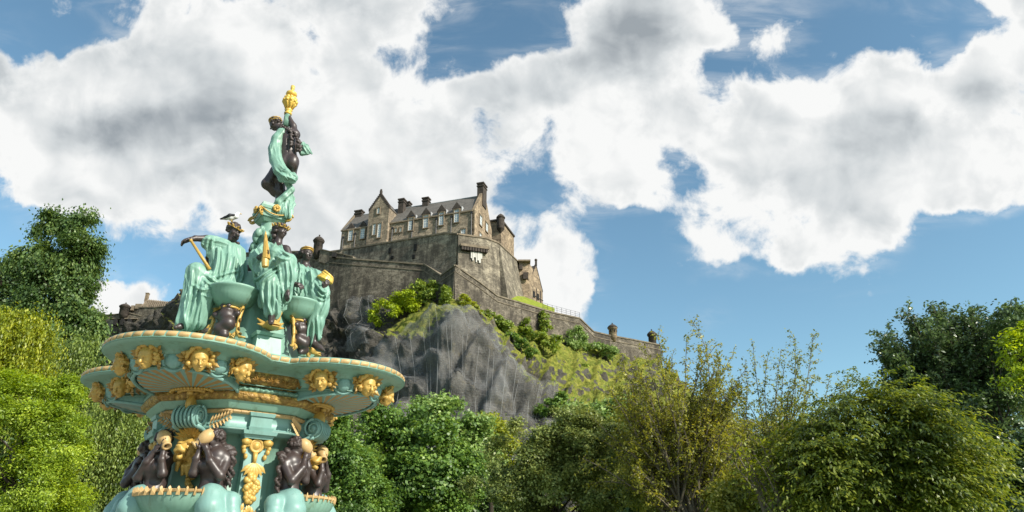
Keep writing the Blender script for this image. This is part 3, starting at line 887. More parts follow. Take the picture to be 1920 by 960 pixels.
m = MB(); o1 = n_ * .3; upz = Vector((0, 0, .15))
m.add([P5[4] + upz - d.normalized() * .5 - n_ * .6, P5[3] + upz - n_ * .6, P5[3] + bk + upz, P5[4] + bk + upz - d.normalized() * .5, P5[2] + upz + bk, P5[2] + upz - n_ * .6], [(0, 1, 2, 3), (1, 5, 4, 2)])
m.build('roof', M['slate'], sh_)
m = MB()
for a, b in ((P5[4], P5[3]), (P5[3], P5[2])):
    m.hexa([a + n_ * .12, b + n_ * .12, b - n_ * .55, a - n_ * .55], [a + n_ * .12 + UPV * .5, b + n_ * .12 + UPV * .5, b - n_ * .55 + UPV * .5, a - n_ * .55 + UPV * .5])
m.box(P5[3] + UPV * .8, .35, .3, .8); m.ball(P5[3] + UPV * 2, .5)
m.build('gable_coping', M['soot'], sh_)
for t0, z0, z1 in ((.3, .1, .35), (.62, .1, .3)):
    m = MB(); p = hx0.lerp(hx1, t0) + n_ * .1; m.box((p.x, p.y, bz + 5 + (ez1 - bz - 5) * .5), .5, .1, 1.0, d.normalized(), n_); m.build('window', M['dark'], sh_)
m = MB()
for f in (.2, .5, .8):
    p = hx0.lerp(hx1, f) + n_ * .12; m.tube([Vector((p.x, p.y, bz)), Vector((p.x, p.y, ez1))], .12, 5)
m.tube([Vector((hx0.x, hx0.y, ez1 - 3)) + n_ * .12, Vector((hx1.x, hx1.y, ez1 - 3)) + n_ * .12], .12, 5)
m.build('drainpipe', M['pipe'], sh_)

# ------------------------------------------------------------------ sentry turrets
def turret(px, pyb, pyt, Y, r, label, mat='soot', dome=True):
    b = at(px, pyb, Y); t = at(px, pyt, Y); h = t.z - b.z
    root = thing('sentry_turret', label, 'turret', tuple(b), 'sentry turrets on the castle walls')
    m = MB(); m.lathe(b, [(r * .5, -h * .3), (r * .9, -h * .05), (r, 0), (r, h * .58), (r * 1.2, h * .6), (r * 1.2, h * .66)], 16); m.build('drum', M[mat], root, True)
    m = MB(); m.lathe(b + UPV * h * .662, [(r * 1.3, 0), (r * 1.28, h * .03), (r * 1.0, h * .13), (r * .55, h * .22), (r * .12, h * .27), (r * .1, h * .3), (r * .2, h * .32), (r * .16, h * .35), (.02, h * .37)], 16); m.build('domed_cap', M['soot'], root, True)
    for a in (-2.2, -1.2, -.3):
        m = MB(); m.box(b + Vector((math.cos(a), math.sin(a), 0)) * r * 1.0 + UPV * h * .42, .16, .12, h * .08, (-math.sin(a), math.cos(a), 0), (math.cos(a), math.sin(a), 0)); m.build('slit', M['dark'], root)
    return root
turret(595, 475, 441, 190, 1.35, 'dark sentry turret at the end of the wall just left of the palace block')
turret(1149.5, 633, 606, 205, 1.25, 'pale sentry turret with dark dome on the downhill wall against blue sky', 'gable')
turret(1224, 648, 618, 216, 1.25, 'dark sentry turret at the far right end of the downhill wall')
turret(392, 505, 474, 217, 1.5, 'sentry turret seen under the outstretched arm of the left seated statue')
turret(231, 591, 568, 228, 1.5, 'sentry turret on the low battery wall far left of the crag')

# walls of the left skyline and low battery
wall_run('parapet_wall', 'parapet wall behind the statues reaching the turret under the raised arm', [at(372, 508, 220), at(400, 496, 217), at(440, 478, 210), at(478, 474, 204)], 20, 1.6, 0.04, 'curtain', .4)
par = wall_run('parapet_wall', 'short parapet with embrasures beside the turret left of the palace block', [at(600, 468, 188.5), at(662, 482, 183.6)], 4.0, 1.2, 0, 'curtain', .3)[0]
for x, y in ((628, 474.5), (649, 479)):
    m = MB(); p = at(x, y + 2, 185.8); m.box(p + Vector((0, -.6, -.6)), .55, .5, .75); m.build('embrasure', M['dark'], par)
wall_run('battery_wall', 'low battery wall with loopholes at the far left foot of the castle', [at(150, 597, 236), at(196, 592, 232), at(244, 588, 229), at(268, 594, 228.5)], 14, 1.6, 0.03, 'curtain', .35)
wall_run('battery_wall', 'upper battery wall with broken merlons below the tiled house', [at(238, 582, 231), at(262, 577, 229), at(292, 577, 227), at(318, 574, 225), at(334, 551, 222)], 12, 1.5, 0.03, 'curtain', .3)
lb = [o for o in COL.objects if o.name.startswith('battery_wall') and o.parent is None][0]
for x in (221, 234, 247):
    m = MB(); m.box(at(x, 607, 229.0) + Vector((0, -1.2, 0)), .35, 1.2, 1.1); m.build('loophole', M['dark'], lb)
m = MB(); m.box(at(234, 599, 229) + Vector((0, -.6, 0)), 4.8, .6, .18); m.build('string_course', M['coping'], lb)
for x in (248, 256, 262, 272):
    m = MB(); m.box(at(x, 574 if x > 250 else 577, 229) + Vector((0, .6, 0)), .55, .6, .9); m.build('merlon', M['trim'], [o for o in COL.objects if o.name.startswith('battery_wall') and o.parent is None][1])
th = thing('tiled_house', 'low house with ribbed pale tile roof and chimney on the far left skyline', 'house', tuple(at(290, 582, 232)))
a0, a1 = at(266, 580, 234), at(312, 580, 230); rz = at(290, 561, 238).z
m = MB(); bkv = Vector((1, 9, 0)); q = [a0 - UPV * 6, a1 - UPV * 6, a1 + bkv - UPV * 6, a0 + bkv - UPV * 6]
m.hexa(q, [a0, a1, a1 + bkv, a0 + bkv]); m.build('wall', M['gable'], th)
r0, r1 = at(276, 562, 239), at(316, 566, 236)
m = MB(); m.add([a0, a1, r1, r0], [(0, 1, 2, 3)])
for k in range(12):
    f = (k + .5) / 12; m.tube([a0.lerp(a1, f) + Vector((0, -.1, .1)), r0.lerp(r1, f) + Vector((0, -.1, .1))], .16, 5)
for k in range(1, 6):
    f = k / 6; m.tube([a0.lerp(r0, f) + Vector((0, -.15, .1)), a1.lerp(r1, f) + Vector((0, -.15, .1))], .1, 4)
m.build('roof', M['trim'], th)
m = MB(); g = [a0, a0 + bkv, r0]; m.add(g + [p - Vector((.6, 0, 0)) for p in g], [(0, 1, 2), (5, 4, 3), (0, 2, 5, 3), (0, 3, 4, 1), (1, 4, 5, 2)]); m.build('gable_wall', M['gable'], th)
m = MB(); m.box(r0 + Vector((-.3, 0, .8)), .5, .5, 1.6); m.box(r0 + Vector((-.3, 0, 2.4)), .62, .62, .15); m.build('chimney', M['gable'], th)

# ------------------------------------------------------------------ trees and shrubs
def leafmat(name, dark, mid, light, trans=0.35, gloss=0.45, rough=0.45):
    t = NT(name); a = t.attr('tint'); dark, mid, light = [(c[0] * 1.36, c[1] * 1.27, c[2] * 1.4) for c in (dark, mid, light)]
    dark = tuple(x * .75 for x in dark)
    r = t.node('ShaderNodeValToRGB'); e = r.color_ramp.elements
    e[0].position = 0.0; e[0].color = (*dark, 1); e[1].position = 1.0; e[1].color = (*light, 1)
    k = e.new(0.5); k.color = (*mid, 1)
    t.l.new(a, r.inputs[0])
    t.set(r.outputs[0], rough, spec=gloss)
    tl = t.node('ShaderNodeBsdfTranslucent'); mx = t.node('ShaderNodeMixShader')
    hs = t.node('ShaderNodeHueSaturation'); hs.inputs['Value'].default_value = 1.5; hs.inputs['Saturation'].default_value = 1.1; hs.inputs['Hue'].default_value = 0.485
    t.l.new(r.outputs[0], hs.inputs['Color']); t.l.new(hs.outputs[0], tl.inputs[0])
    mx.inputs[0].default_value = trans
    t.l.new(t.b.outputs[0], mx.inputs[1]); t.l.new(tl.outputs[0], mx.inputs[2]); t.l.new(mx.outputs[0], t.out.inputs[0])
    return t.mat
LM = {
 'dark': leafmat('leaves_dark', (0.029, 0.058, 0.016), (0.058, 0.111, 0.026), (0.130, 0.195, 0.039)),
 'poplar': leafmat('leaves_poplar', (0.042, 0.087, 0.024), (0.083, 0.150, 0.038), (0.180, 0.255, 0.060), 0.3),
 'mid': leafmat('leaves_mid', (0.054, 0.116, 0.023), (0.101, 0.194, 0.034), (0.202, 0.310, 0.054)),
 'bright': leafmat('leaves_bright', (0.101, 0.176, 0.016), (0.203, 0.304, 0.024), (0.365, 0.459, 0.041), 0.4),
 'yellow': leafmat('leaves_yellow', (0.115, 0.162, 0.016), (0.216, 0.270, 0.022), (0.365, 0.392, 0.041), 0.4),
 'willow': leafmat('leaves_willow', (0.070, 0.119, 0.025), (0.133, 0.196, 0.036), (0.252, 0.322, 0.070), 0.35),
 'pale': leafmat('leaves_pale', (0.095, 0.176, 0.041), (0.176, 0.284, 0.068), (0.351, 0.459, 0.162), 0.35),
 'dull': leafmat('leaves_dull', (0.092, 0.137, 0.032), (0.173, 0.225, 0.054), (0.324, 0.370, 0.103), 0.3),
 'olive': leafmat('leaves_olive', (0.085, 0.115, 0.020), (0.205, 0.225, 0.03), (0.37, 0.36, 0.045), 0.42),
 'olive2': leafmat('leaves_olive_green', (0.090, 0.128, 0.024), (0.188, 0.225, 0.036), (0.315, 0.315, 0.053), 0.4),
 'hazel': leafmat('leaves_hazel', (0.04, 0.072, 0.012), (0.105, 0.155, 0.02), (0.27, 0.31, 0.04), 0.40),
 'back': leafmat('leaves_backlit', (0.038, 0.068, 0.027), (0.075, 0.128, 0.042), (0.150, 0.225, 0.068), 0.3, 0.6, 0.35),
 'ivy': leafmat('leaves_ivy', (0.150, 0.237, 0.010), (0.275, 0.375, 0.015), (0.413, 0.500, 0.025), 0.25),
 'scrub': leafmat('leaves_scrub', (0.080, 0.136, 0.019), (0.160, 0.240, 0.032), (0.304, 0.384, 0.056), 0.25),
}
M['bark'] = plain('bark', (0.075, 0.06, 0.045), 0.95, scale=2.0, var=0.55, bump=0.6, spec=0.15)
M['twig'] = plain('twig_bark', (0.17, 0.145, 0.105), 0.9, scale=2.0, var=0.4, spec=0.2)

def unit(a): return a / (np.linalg.norm(a, axis=-1, keepdims=True) + 1e-9)
def leaf_quads(P, N, A, Ls, Ws):
    """one diamond leaf per point: normal N, axis A, length Ls, width Ws"""
    A = unit(A - N * (A * N).sum(-1, keepdims=True)); B = np.cross(N, A)
    Ls = Ls[:, None]; Ws = Ws[:, None]
    v0 = P - A * Ls * .5; v2 = P + A * Ls * .5 - N * Ls * .10
    m = P - A * Ls * .06 + N * Ls * .05
    v1 = m + B * Ws * .5; v3 = m - B * Ws * .5
    V = np.stack([v0, v1, v2, v3], 1).reshape(-1, 3)
    return V, np.arange(len(V)).reshape(-1, 4)

def px_scale(px, py, Y):
    v = (480 - py) / F_PX
    return Y / (CT - v * ST) / F_PX

def blobs_world(blobs, Y, g):
    out = []
    for b in blobs:
        px, py, rx, ry = b[:4]; y = Y + (b[4] if len(b) > 4 else 0)
        s = px_scale(px, py, y)
        out.append((np.array(at(px, py, y)), np.array([rx * s, (rx + ry) * .5 * s, ry * s])))
    return out

def crown_points(bl, n, g, clump, per, shell=0.55, flat=0.6):
    """clump centres in the outer part of the blobs, then leaves about each"""
    vol = np.array([r[0] * r[2] + r[0] * r[1] for c, r in bl]); k = g.choice(len(bl), size=max(1, n // per), p=vol / vol.sum())
    Cc = np.array([bl[i][0] for i in k]); Rr = np.array([bl[i][1] for i in k])
    # every blob is a handful of boughs; clumps sit on the outside of the boughs and leave dark gaps between
    ns = 15; sd_ = unit(g.normal(size=(len(bl), ns, 3)) + np.array([0, 0, .15])); sr_ = g.uniform(.24, .43, size=(len(bl), ns))
    so_ = g.uniform(.58, 1.02, size=(len(bl), ns)) * (1.06 - sr_ * .55); tn_ = g.normal(size=(len(bl), ns))
    j = g.integers(0, ns, size=len(k)); od = sd_[k, j]
    d = unit(g.normal(size=(len(k), 3)) + od * .7 + np.array([0, 0, .18])); rad = g.uniform(shell ** 2, 1.0, size=len(k)) ** 0.5
    rad *= 0.80 + 0.5 * (fbm(d * 2.3 + k[:, None] * 7.7, 3) - 0.2)
    cc = Cc + od * Rr * so_[k, j][:, None] + d * Rr.mean(1)[:, None] * (sr_[k, j] * rad)[:, None]
    cs = clump * g.uniform(0.35, 1.1, size=len(k))
    P = np.repeat(cc, per, 0) + g.normal(size=(len(k) * per, 3)) * np.repeat(cs, per)[:, None] * np.array([1, 1, flat]) * .55
    return P, np.repeat(unit(d + od * .6), per, 0), np.repeat(g.normal(size=len(k)) * .8 + tn_[k, j] * .5, per), cc

def make_tree(name, label, blobs, Y, mat, n, leaf, clump=0.7, per=24, seed=1, style='broad', limbs=22, base=None, cat='tree', group=None, aspect=0.62, shell=0.5, flat=0.6, trunk_r=None, bark='bark'):
    g = np.random.default_rng(seed)
    bl = blobs_world(blobs, Y, g)
    ctr = np.mean([c for c, r in bl], 0)
    if base is None: base = np.array([ctr[0], ctr[1], 0.0])
    root = thing(name, label, cat, tuple(base), group)
    P, Dv, ct, cc = crown_points(bl, n, g, clump, per, shell, flat)
    nrm = np.repeat(g.normal(size=(len(cc), 3)), per, 0) * .85 + g.normal(size=P.shape) * .5
    if style == 'broad':
        N = unit(Dv * .55 + np.array([0, 0, .65]) + nrm * .55); A = unit(g.normal(size=P.shape) + Dv * .6 - np.array([0, 0, .35]))
        Ls = leaf * g.uniform(.65, 1.35, len(P)); Ws = Ls * aspect
    elif style == 'upright':
        N = unit(Dv * .9 + np.array([0, 0, .35]) + nrm * .6); A = unit(Dv * .3 + np.array([0, 0, 1.0]) + nrm * .35)
        Ls = leaf * g.uniform(.65, 1.35, len(P)); Ws = Ls * aspect
    elif style == 'weep':
        # leaves strung along hanging strands
        per_s = 16
        m = len(P) // per_s; P0_ = P[::per_s][:m]; D0 = Dv[::per_s][:m]; c0 = ct[::per_s][:m]
        t = np.tile(np.linspace(0, 1, per_s), m); Ln = np.repeat(g.uniform(.7, 2.2, m) * clump * 1.6, per_s)
        dh = D0 * np.array([1, 1, 0]); Dv = np.repeat(D0, per_s, 0); ct = np.repeat(c0 + g.normal(size=m) * .3, per_s)
        P = np.repeat(P0_, per_s, 0) + np.repeat(dh, per_s, 0) * (Ln * .30 * np.sqrt(t))[:, None] - np.array([0, 0, 1.0]) * (Ln * (t ** 1.5))[:, None] + g.normal(size=(m * per_s, 3)) * .07 * clump
        nrm = g.normal(size=P.shape)
        N = unit(Dv * .8 + np.array([0, 0, .35]) + nrm * .6); A = unit(Dv * .25 - np.array([0, 0, 1.0]) + nrm * .4)
        Ls = leaf * g.uniform(.7, 1.3, len(P)); Ws = Ls * aspect
    elif style == 'bough':
        # layered boughs: rows of drooping leaves along arching shoots that leave the crown outwards
        per_s = 26
        m = len(P) // per_s; P0_ = P[::per_s][:m]; D0 = Dv[::per_s][:m].copy(); c0 = ct[::per_s][:m]
        D0 = unit(D0 * np.array([1, 1, .35]) + g.normal(size=D0.shape) * .3 + np.array([0, 0, .12]))
        t = np.tile(np.linspace(0, 1, per_s), m); Ln = np.repeat(g.uniform(.7, 2.4, m) * clump * 1.5, per_s)
        Dv = np.repeat(D0, per_s, 0); ct = np.repeat(c0, per_s)
        side = unit(np.cross(Dv, np.array([0, 0, 1.0]))) * (np.where(np.arange(m * per_s) % 2 == 0, 1, -1) * leaf * .45)[:, None]
        P = np.repeat(P0_, per_s, 0) + Dv * (Ln * t)[:, None] - np.array([0, 0, 1.0]) * (Ln * .45 * t * t)[:, None] + side + g.normal(size=(m * per_s, 3)) * leaf * .2
        nrm = g.normal(size=P.shape)
        N = unit(np.array([0, 0, 1.0]) + Dv * .6 + nrm * .35); A = unit(side / leaf + Dv * .5 - np.array([0, 0, .75]) + nrm * .2)
        Ls = leaf * g.uniform(.7, 1.3, len(P)); Ws = Ls * aspect
    V, Fq = leaf_quads(P, N, A, Ls, Ws)
    tint = np.clip(0.45 + 0.20 * ct[:len(P)] + 0.20 * g.normal(size=len(P)), 0, 1)
    np_mesh('crown', V, Fq, LM[mat], root, attrs={'tint': np.repeat(tint, 4)})
    # trunk with limbs reaching into the crown
    top = max((c[2] + r[2] * .35 for c, r in bl)); top = ctr[2] + .30 * (top - ctr[2]); h = top - base[2]
    tr = trunk_r or max(.12, .022 * h)
    m = MB(); b = Vector(base); pts, rad = [], []
    for i in range(9):
        f = i / 8
        pts.append(b + Vector((math.sin(f * 4 + seed) * .03 * h * f + (ctr[0] - base[0]) * f, math.cos(f * 3 + seed) * .03 * h * f + (ctr[1] - base[1]) * f, h * f))); rad.append(tr * (1.25 - 1.15 * f) + .015)
    m.tube(pts, rad, 9)
    sel = g.choice(len(cc), size=min(limbs, len(cc)), replace=False)
    for i in sel:
        e = Vector(cc[i]); f = min(.95, max(.2, (e.z - b.z - .25 * (e - Vector((ctr[0], ctr[1], e.z))).length) / h * .8)); k = f * 8; j = int(min(7, k)); s = pts[j].lerp(pts[j + 1], k - j)
        mid = s.lerp(e, .5) + Vector((0, 0, .08 * (e - s).length)); r0 = tr * (1.1 - f) * .5 + .02
        q = [s, s.lerp(mid, .5) + Vector(g.normal(size=3)) * .04 * (e - s).length, mid, mid.lerp(e, .5) + Vector(g.normal(size=3)) * .05 * (e - s).length, e]
        m.tube(q, [r0, r0 * .8, r0 * .6, r0 * .4, r0 * .15 + .004], 5)
        for _ in range(3):
            w = q[2].lerp(e, g.uniform(0, .8)); e2 = w + Vector(g.normal(size=3)) * .22 * (e - s).length + Vector((0, 0, .1))
            m.tube([w, w.lerp(e2, .5) + Vector((0, 0, .03)), e2], [r0 * .35, r0 * .2, .006], 4)
    m.build('trunk', M[bark], root, True)
    return root

def make_twiggy(name, label, blobs, Y, mat, seed, n_main, leaf, sprays, base, n_leaf=9, dense=1.0, group=None):
    """airy tree: arching branches, side shoots and twigs with leaves strung along them"""
    g = np.random.default_rng(seed); bl = blobs_world(blobs, Y, g)
    ctr = np.mean([c for c, r in bl], 0)
    root = thing(name, label, 'tree', tuple(base), group)
    m = MB(); LP, LD, LT = [], [], []
    fork = Vector((base[0], base[1], 0)).lerp(Vector(ctr), .45)
    m.tube([Vector(base), Vector(base).lerp(fork, .5) + Vector((.12, 0, 0)), fork], [.2, .17, .14], 8)
    ends = []
    vol = np.array([r[0] * r[2] for c, r in bl])
    for i in range(n_main):
        c, r = bl[g.choice(len(bl), p=vol / vol.sum())]
        d = unit(g.normal(size=3) * np.array([1, 1, 1])); ends.append((Vector(c + d * r * g.uniform(.75, 1.05)), 1.0))
    for (px, py, dy) in sprays: ends.append((at(px, py, Y + dy), 0.55))
    for e, k in ends:
        s = fork + Vector(g.normal(size=3)) * .25
        L_ = (e - s).length
        up = Vector((0, 0, .16 * L_)); mid = s.lerp(e, .5) + up + Vector(g.normal(size=3)) * .06 * L_
        P_ = [s * (1 - t) ** 2 + mid * 2 * t * (1 - t) + e * t * t for t in np.linspace(0, 1, 9)]
        m.tube(P_, [.055 * k * (1 - t) + .010 for t in np.linspace(0, 1, 9)], 5)
        for t in np.linspace(.3, 1.0, int(13 * dense * max(1, L_ / 4))):
            i = min(7, int(t * 8)); q = P_[i].lerp(P_[i + 1], t * 8 - i); dr = (P_[i + 1] - P_[i]).normalized()
            sd = (dr * .7 + Vector(g.normal(size=3)) * .75 + Vector((0, 0, .15))).normalized(); l2 = g.uniform(.35, 1.0) * (1.15 - .55 * t) * max(1.0, L_ / 4.5) * (.55 if k < 1 else 1)
            e2 = q + sd * l2 - Vector((0, 0, .12 * l2)); m2 = q.lerp(e2, .55) + Vector((0, 0, .07 * l2))
            m.tube([q, m2, e2], [.014, .009, .004], 3)
            nl = int(n_leaf * l2 / .6) + 2
            for f in np.linspace(.1, 1.05, nl):
                pp = (q * (1 - f) ** 2 + m2 * 2 * f * (1 - f) + e2 * f * f) + Vector(g.normal(size=3)) * leaf * .5
                LP.append(pp); LD.append(sd); LT.append(g.normal())
    P = np.array(LP); D_ = np.array(LD); nr = g.normal(size=P.shape)
    N = unit(np.array([0, 0, .8]) + nr * .75); A = unit(D_ * .6 - np.array([0, 0, .35]) + g.normal(size=P.shape) * .7)
    Ls = leaf * g.uniform(.55, 1.35, len(P))
    V, Fq = leaf_quads(P, N, A, Ls, Ls * .5)
    cl = fbm(P * 0.9 + seed, 3)
    np_mesh('crown', V, Fq, LM[mat], root, attrs={'tint': np.repeat(np.clip(.45 + .9 * (cl - .5) + .17 * np.array(LT), 0, 1), 4)})
    m.build('trunk', M['twig'], root)
    return root
def gnd(px, py, Y): p = at(px, py, Y); return (p.x, p.y, 0.0)

TB = 'trees around the fountain in the park'
make_tree('columnar_tree', 'tall dark green tree with upswept twin tops at the far left', [(92, 432, 19, 40), (148, 428, 23, 38), (60, 505, 34, 46), (115, 505, 50, 60), (150, 500, 26, 70), (90, 575, 62, 55), (145, 575, 34, 60), (40, 610, 50, 50), (150, 640, 42, 55), (95, 660, 70, 50), (175, 620, 22, 36)], 48, 'poplar', 95000, .235, .70, 26, 11, 'upright', 26, group=TB, shell=.45, flat=1.1)
make_tree('broadleaf_tree', 'dark tree cut by the left edge, behind the yellow green weeping tree', [(12, 520, 26, 34), (-10, 560, 50, 60), (30, 560, 26, 36), (10, 620, 50, 50)], 58, 'dark', 12000, .40, 1.0, 24, 12, 'broad', 14, group=TB)
make_tree('weeping_tree', 'yellow green weeping tree at the left edge under the tall dark tree', [(35, 612, 42, 40), (10, 650, 50, 60), (62, 640, 22, 40), (25, 700, 55, 50)], 37, 'yellow', 22000, .20, .9, 32, 13, 'weep', 12, group=TB, aspect=.4)
make_tree('weeping_tree', 'shaded weeping tree between the yellow green tree and the upper basin', [(140, 665, 46, 42), (110, 700, 40, 50), (165, 715, 48, 50), (140, 770, 70, 40), (190, 690, 20, 30)], 44, 'willow', 24000, .22, 1.0, 32, 14, 'weep', 12, group=TB, aspect=.4)
make_tree('broadleaf_tree', 'bright lime green feathery tree in the lower left corner', [(60, 760, 78, 58), (115, 745, 34, 40), (105, 800, 48, 48), (40, 830, 100, 75), (110, 860, 48, 62), (40, 930, 115, 65), (100, 950, 50, 50), (10, 740, 50, 40)], 24, 'bright', 90000, .095, .40, 28, 15, 'broad', 24, group=TB, aspect=.42)
make_tree('weeping_tree', 'sage green weeping tree just left of the fountain shaft', [(215, 800, 52, 44), (180, 830, 50, 60), (205, 870, 48, 60), (235, 775, 40, 26), (170, 930, 52, 55), (150, 880, 40, 60), (245, 820, 30, 40)], 33, 'willow', 36000, .15, .75, 32, 16, 'weep', 12, group=TB, aspect=.42)
make_tree('broadleaf_tree', 'deep shaded tree low behind the left mermaid', [(255, 850, 45, 60), (240, 930, 70, 60), (290, 800, 40, 40), (320, 880, 60, 70), (180, 960, 70, 50)], 40, 'dark', 16000, .24, .7, 24, 17, 'broad', 14, group=TB)
make_tree('broadleaf_tree', 'leafy mid green tree rising beside the right mermaids', [(610, 790, 36, 30), (640, 830, 54, 46), (650, 890, 66, 60), (625, 940, 80, 55), (600, 860, 50, 60), (690, 940, 50, 50)], 37, 'mid', 52000, .165, .5, 26, 18, 'broad', 18, group=TB)
make_tree('maple_tree', 'dark maple with yellow green top below the right lobe of the basin', [(715, 790, 34, 40), (760, 790, 46, 44), (735, 840, 60, 50), (805, 850, 80, 60), (770, 900, 90, 60), (820, 930, 80, 60), (730, 940, 60, 50), (860, 880, 46, 50)], 43, 'mid', 58000, .21, .6, 24, 19, 'broad', 22, group=TB, aspect=.8)
make_tree('broadleaf_tree', 'pale wind turned tree at the foot of the netted crag', [(815, 772, 34, 28), (850, 790, 36, 34), (885, 810, 36, 30), (905, 850, 40, 50), (870, 850, 60, 50), (790, 775, 24, 24)], 56, 'pale', 22000, .30, .8, 24, 20, 'broad', 14, group=TB, aspect=.7)
make_tree('broadleaf_tree', 'yellowish tree behind the pale tree under the netting', [(912, 800, 22, 24), (935, 820, 26, 26), (930, 850, 40, 40)], 64, 'yellow', 10000, .30, .8, 22, 21, 'broad', 10, group=TB)
make_tree('broadleaf_tree', 'dull grey green domed tree in the bottom middle', [(1010, 815, 50, 38), (1075, 805, 60, 36), (980, 870, 70, 60), (1050, 860, 90, 60), (1120, 850, 70, 60), (950, 930, 80, 55), (1060, 930, 120, 60), (1150, 920, 90, 60)], 34, 'dull', 90000, .13, .42, 24, 22, 'broad', 26, group=TB, aspect=.7)
make_tree('broadleaf_tree', 'light green tree low against the grassy slope right of the netting', [(1085, 778, 34, 22), (1130, 785, 40, 26), (1165, 770, 30, 24), (1100, 810, 60, 30)], 72, 'pale', 14000, .36, .9, 22, 23, 'broad', 10, group=TB)
make_tree('broadleaf_tree', 'green understorey tree behind the sparse golden tree', [(1220, 830, 80, 70), (1330, 840, 90, 70), (1270, 900, 120, 70), (1400, 900, 90, 60), (1180, 900, 70, 60), (1440, 850, 60, 60)], 42, 'olive2', 36000, .20, .65, 24, 24, 'broad', 20, group=TB)
make_twiggy('golden_tree', 'sparse golden brown tree with long twigs against the slope and sky', [(1270, 735, 120, 85), (1180, 760, 60, 70), (1150, 840, 60, 80), (1215, 730, 80, 65), (1320, 740, 70, 70), (1200, 800, 75, 80), (1290, 830, 130, 90), (1360, 790, 70, 70), (1260, 900, 130, 80)], 30, 'olive', 31, 150, .135,
            [(1232, 628, 0), (1300, 606, 1), (1340, 650, 0), (1287, 640, -1), (1375, 665, 1), (1205, 655, 0), (1180, 690, 0), (1400, 690, 0), (1315, 660, 1), (1260, 668, -1)], gnd(1290, 900, 30), n_leaf=15, group=TB)
make_twiggy('golden_tree', 'thin twiggy tree with long bare shoots rising right of the golden tree', [(1440, 770, 70, 60), (1500, 760, 60, 50), (1410, 830, 80, 80), (1470, 840, 70, 80), (1420, 910, 90, 70)], 35, 'olive2', 33, 95, .14,
            [(1490, 632, 0), (1524, 634, 1), (1412, 650, 0), (1440, 668, 0), (1500, 668, -1), (1556, 704, 0), (1590, 715, 0), (1470, 690, 0), (1465, 655, 1)], gnd(1450, 900, 35), n_leaf=13, group=TB)
make_tree('hazel_tree', 'broad drooping hazel like tree with layered lit boughs at lower right', [(1640, 748, 34, 24), (1600, 770, 50, 40), (1670, 775, 50, 36), (1540, 815, 40, 40), (1720, 795, 60, 40), (1790, 830, 30, 26), (1640, 850, 130, 70), (1540, 880, 60, 70), (1750, 850, 66, 62), (1640, 930, 150, 60), (1780, 920, 60, 60)], 25, 'hazel', 70000, .165, .62, 26, 26, 'bough', 18, group=TB, aspect=.42, shell=.75)
make_twiggy('backlit_tree', 'airy dark backlit tree with visible limbs against the sky at right', [(1710, 640, 60, 50), (1760, 620, 70, 44), (1830, 630, 70, 46), (1700, 700, 60, 50), (1780, 690, 100, 60), (1880, 640, 60, 60), (1850, 730, 90, 60), (1740, 750, 70, 60)], 48, 'back', 27, 150, .26,
            [(1648, 632, 0), (1665, 612, 0), (1700, 590, 0), (1752, 574, 0), (1770, 580, 0), (1650, 700, 0), (1840, 582, 0), (1880, 590, 0), (1905, 578, 0), (1675, 660, 0)], gnd(1770, 900, 48), n_leaf=12, group=TB)
make_tree('broadleaf_tree', 'large dark tree filling the right edge behind the drooping tree', [(1900, 610, 40, 36), (1930, 680, 60, 70), (1870, 790, 60, 60), (1900, 870, 80, 80), (1850, 930, 80, 60), (1830, 840, 50, 60)], 44, 'back', 26000, .26, .75, 24, 28, 'broad', 22, group=TB)
make_tree('broadleaf_tree', 'bright yellow green branch of a near tree at the right edge', [(1905, 655, 26, 30), (1925, 690, 36, 30), (1895, 720, 18, 14), (1940, 640, 36, 40)], 21, 'bright', 2600, .15, .4, 20, 29, 'broad', 8, base=(16.2, 21.4, 0), trunk_r=.09, group=TB, aspect=.45)
make_tree('broadleaf_tree', 'low olive green tree between the golden trees and the drooping tree', [(1440, 920, 60, 46), (1500, 910, 50, 60), (1390, 950, 80, 40)], 28, 'olive2', 12000, .14, .5, 24, 30, 'broad', 12, group=TB)
make_twiggy('golden_tree', 'low pale branches with bright yellow green leaves left of the drooping tree', [(1430, 850, 60, 30), (1470, 860, 40, 40)], 25, 'yellow', 35, 8, .15, [(1360, 848, 0), (1400, 852, 0), (1480, 835, 0), (1500, 850, 0), (1440, 880, 0)], gnd(1450, 940, 25), n_leaf=6, group=TB)

for i, (px, Y, w, top, lab) in enumerate((
    (30, 70, 130, 760, 'shaded background tree behind the lime green corner tree'), (190, 74, 110, 800, 'shaded background tree in the gap left of the fountain shaft'),
    (620, 66, 110, 850, 'shaded background tree in the gap right of the fountain shaft'), (1500, 62, 120, 800, 'shaded background tree behind the thin twiggy tree'),
    (1700, 66, 130, 800, 'shaded background tree behind the drooping tree'), (1880, 64, 130, 760, 'shaded background tree in the lower right corner'),
    (1230, 66, 130, 840, 'shaded background tree behind the golden tree'), (880, 74, 120, 860, 'shaded background tree behind the pale tree'),
    (-150, 62, 140, 640, 'background tree just past the left edge of the view'), (2080, 62, 140, 660, 'background tree just past the right edge of the view'))):
    make_tree('background_tree', lab, [(px, (top + 1010) / 2, w, (1010 - top) / 2), (px - w * .6, top + 130, w * .5, 70), (px + w * .6, top + 120, w * .5, 70), (px, 980, w * 1.2, 60)], Y, 'dark', 30000, .46, 1.1, 24, 80 + i, 'broad', 8, group='background trees filling the park')

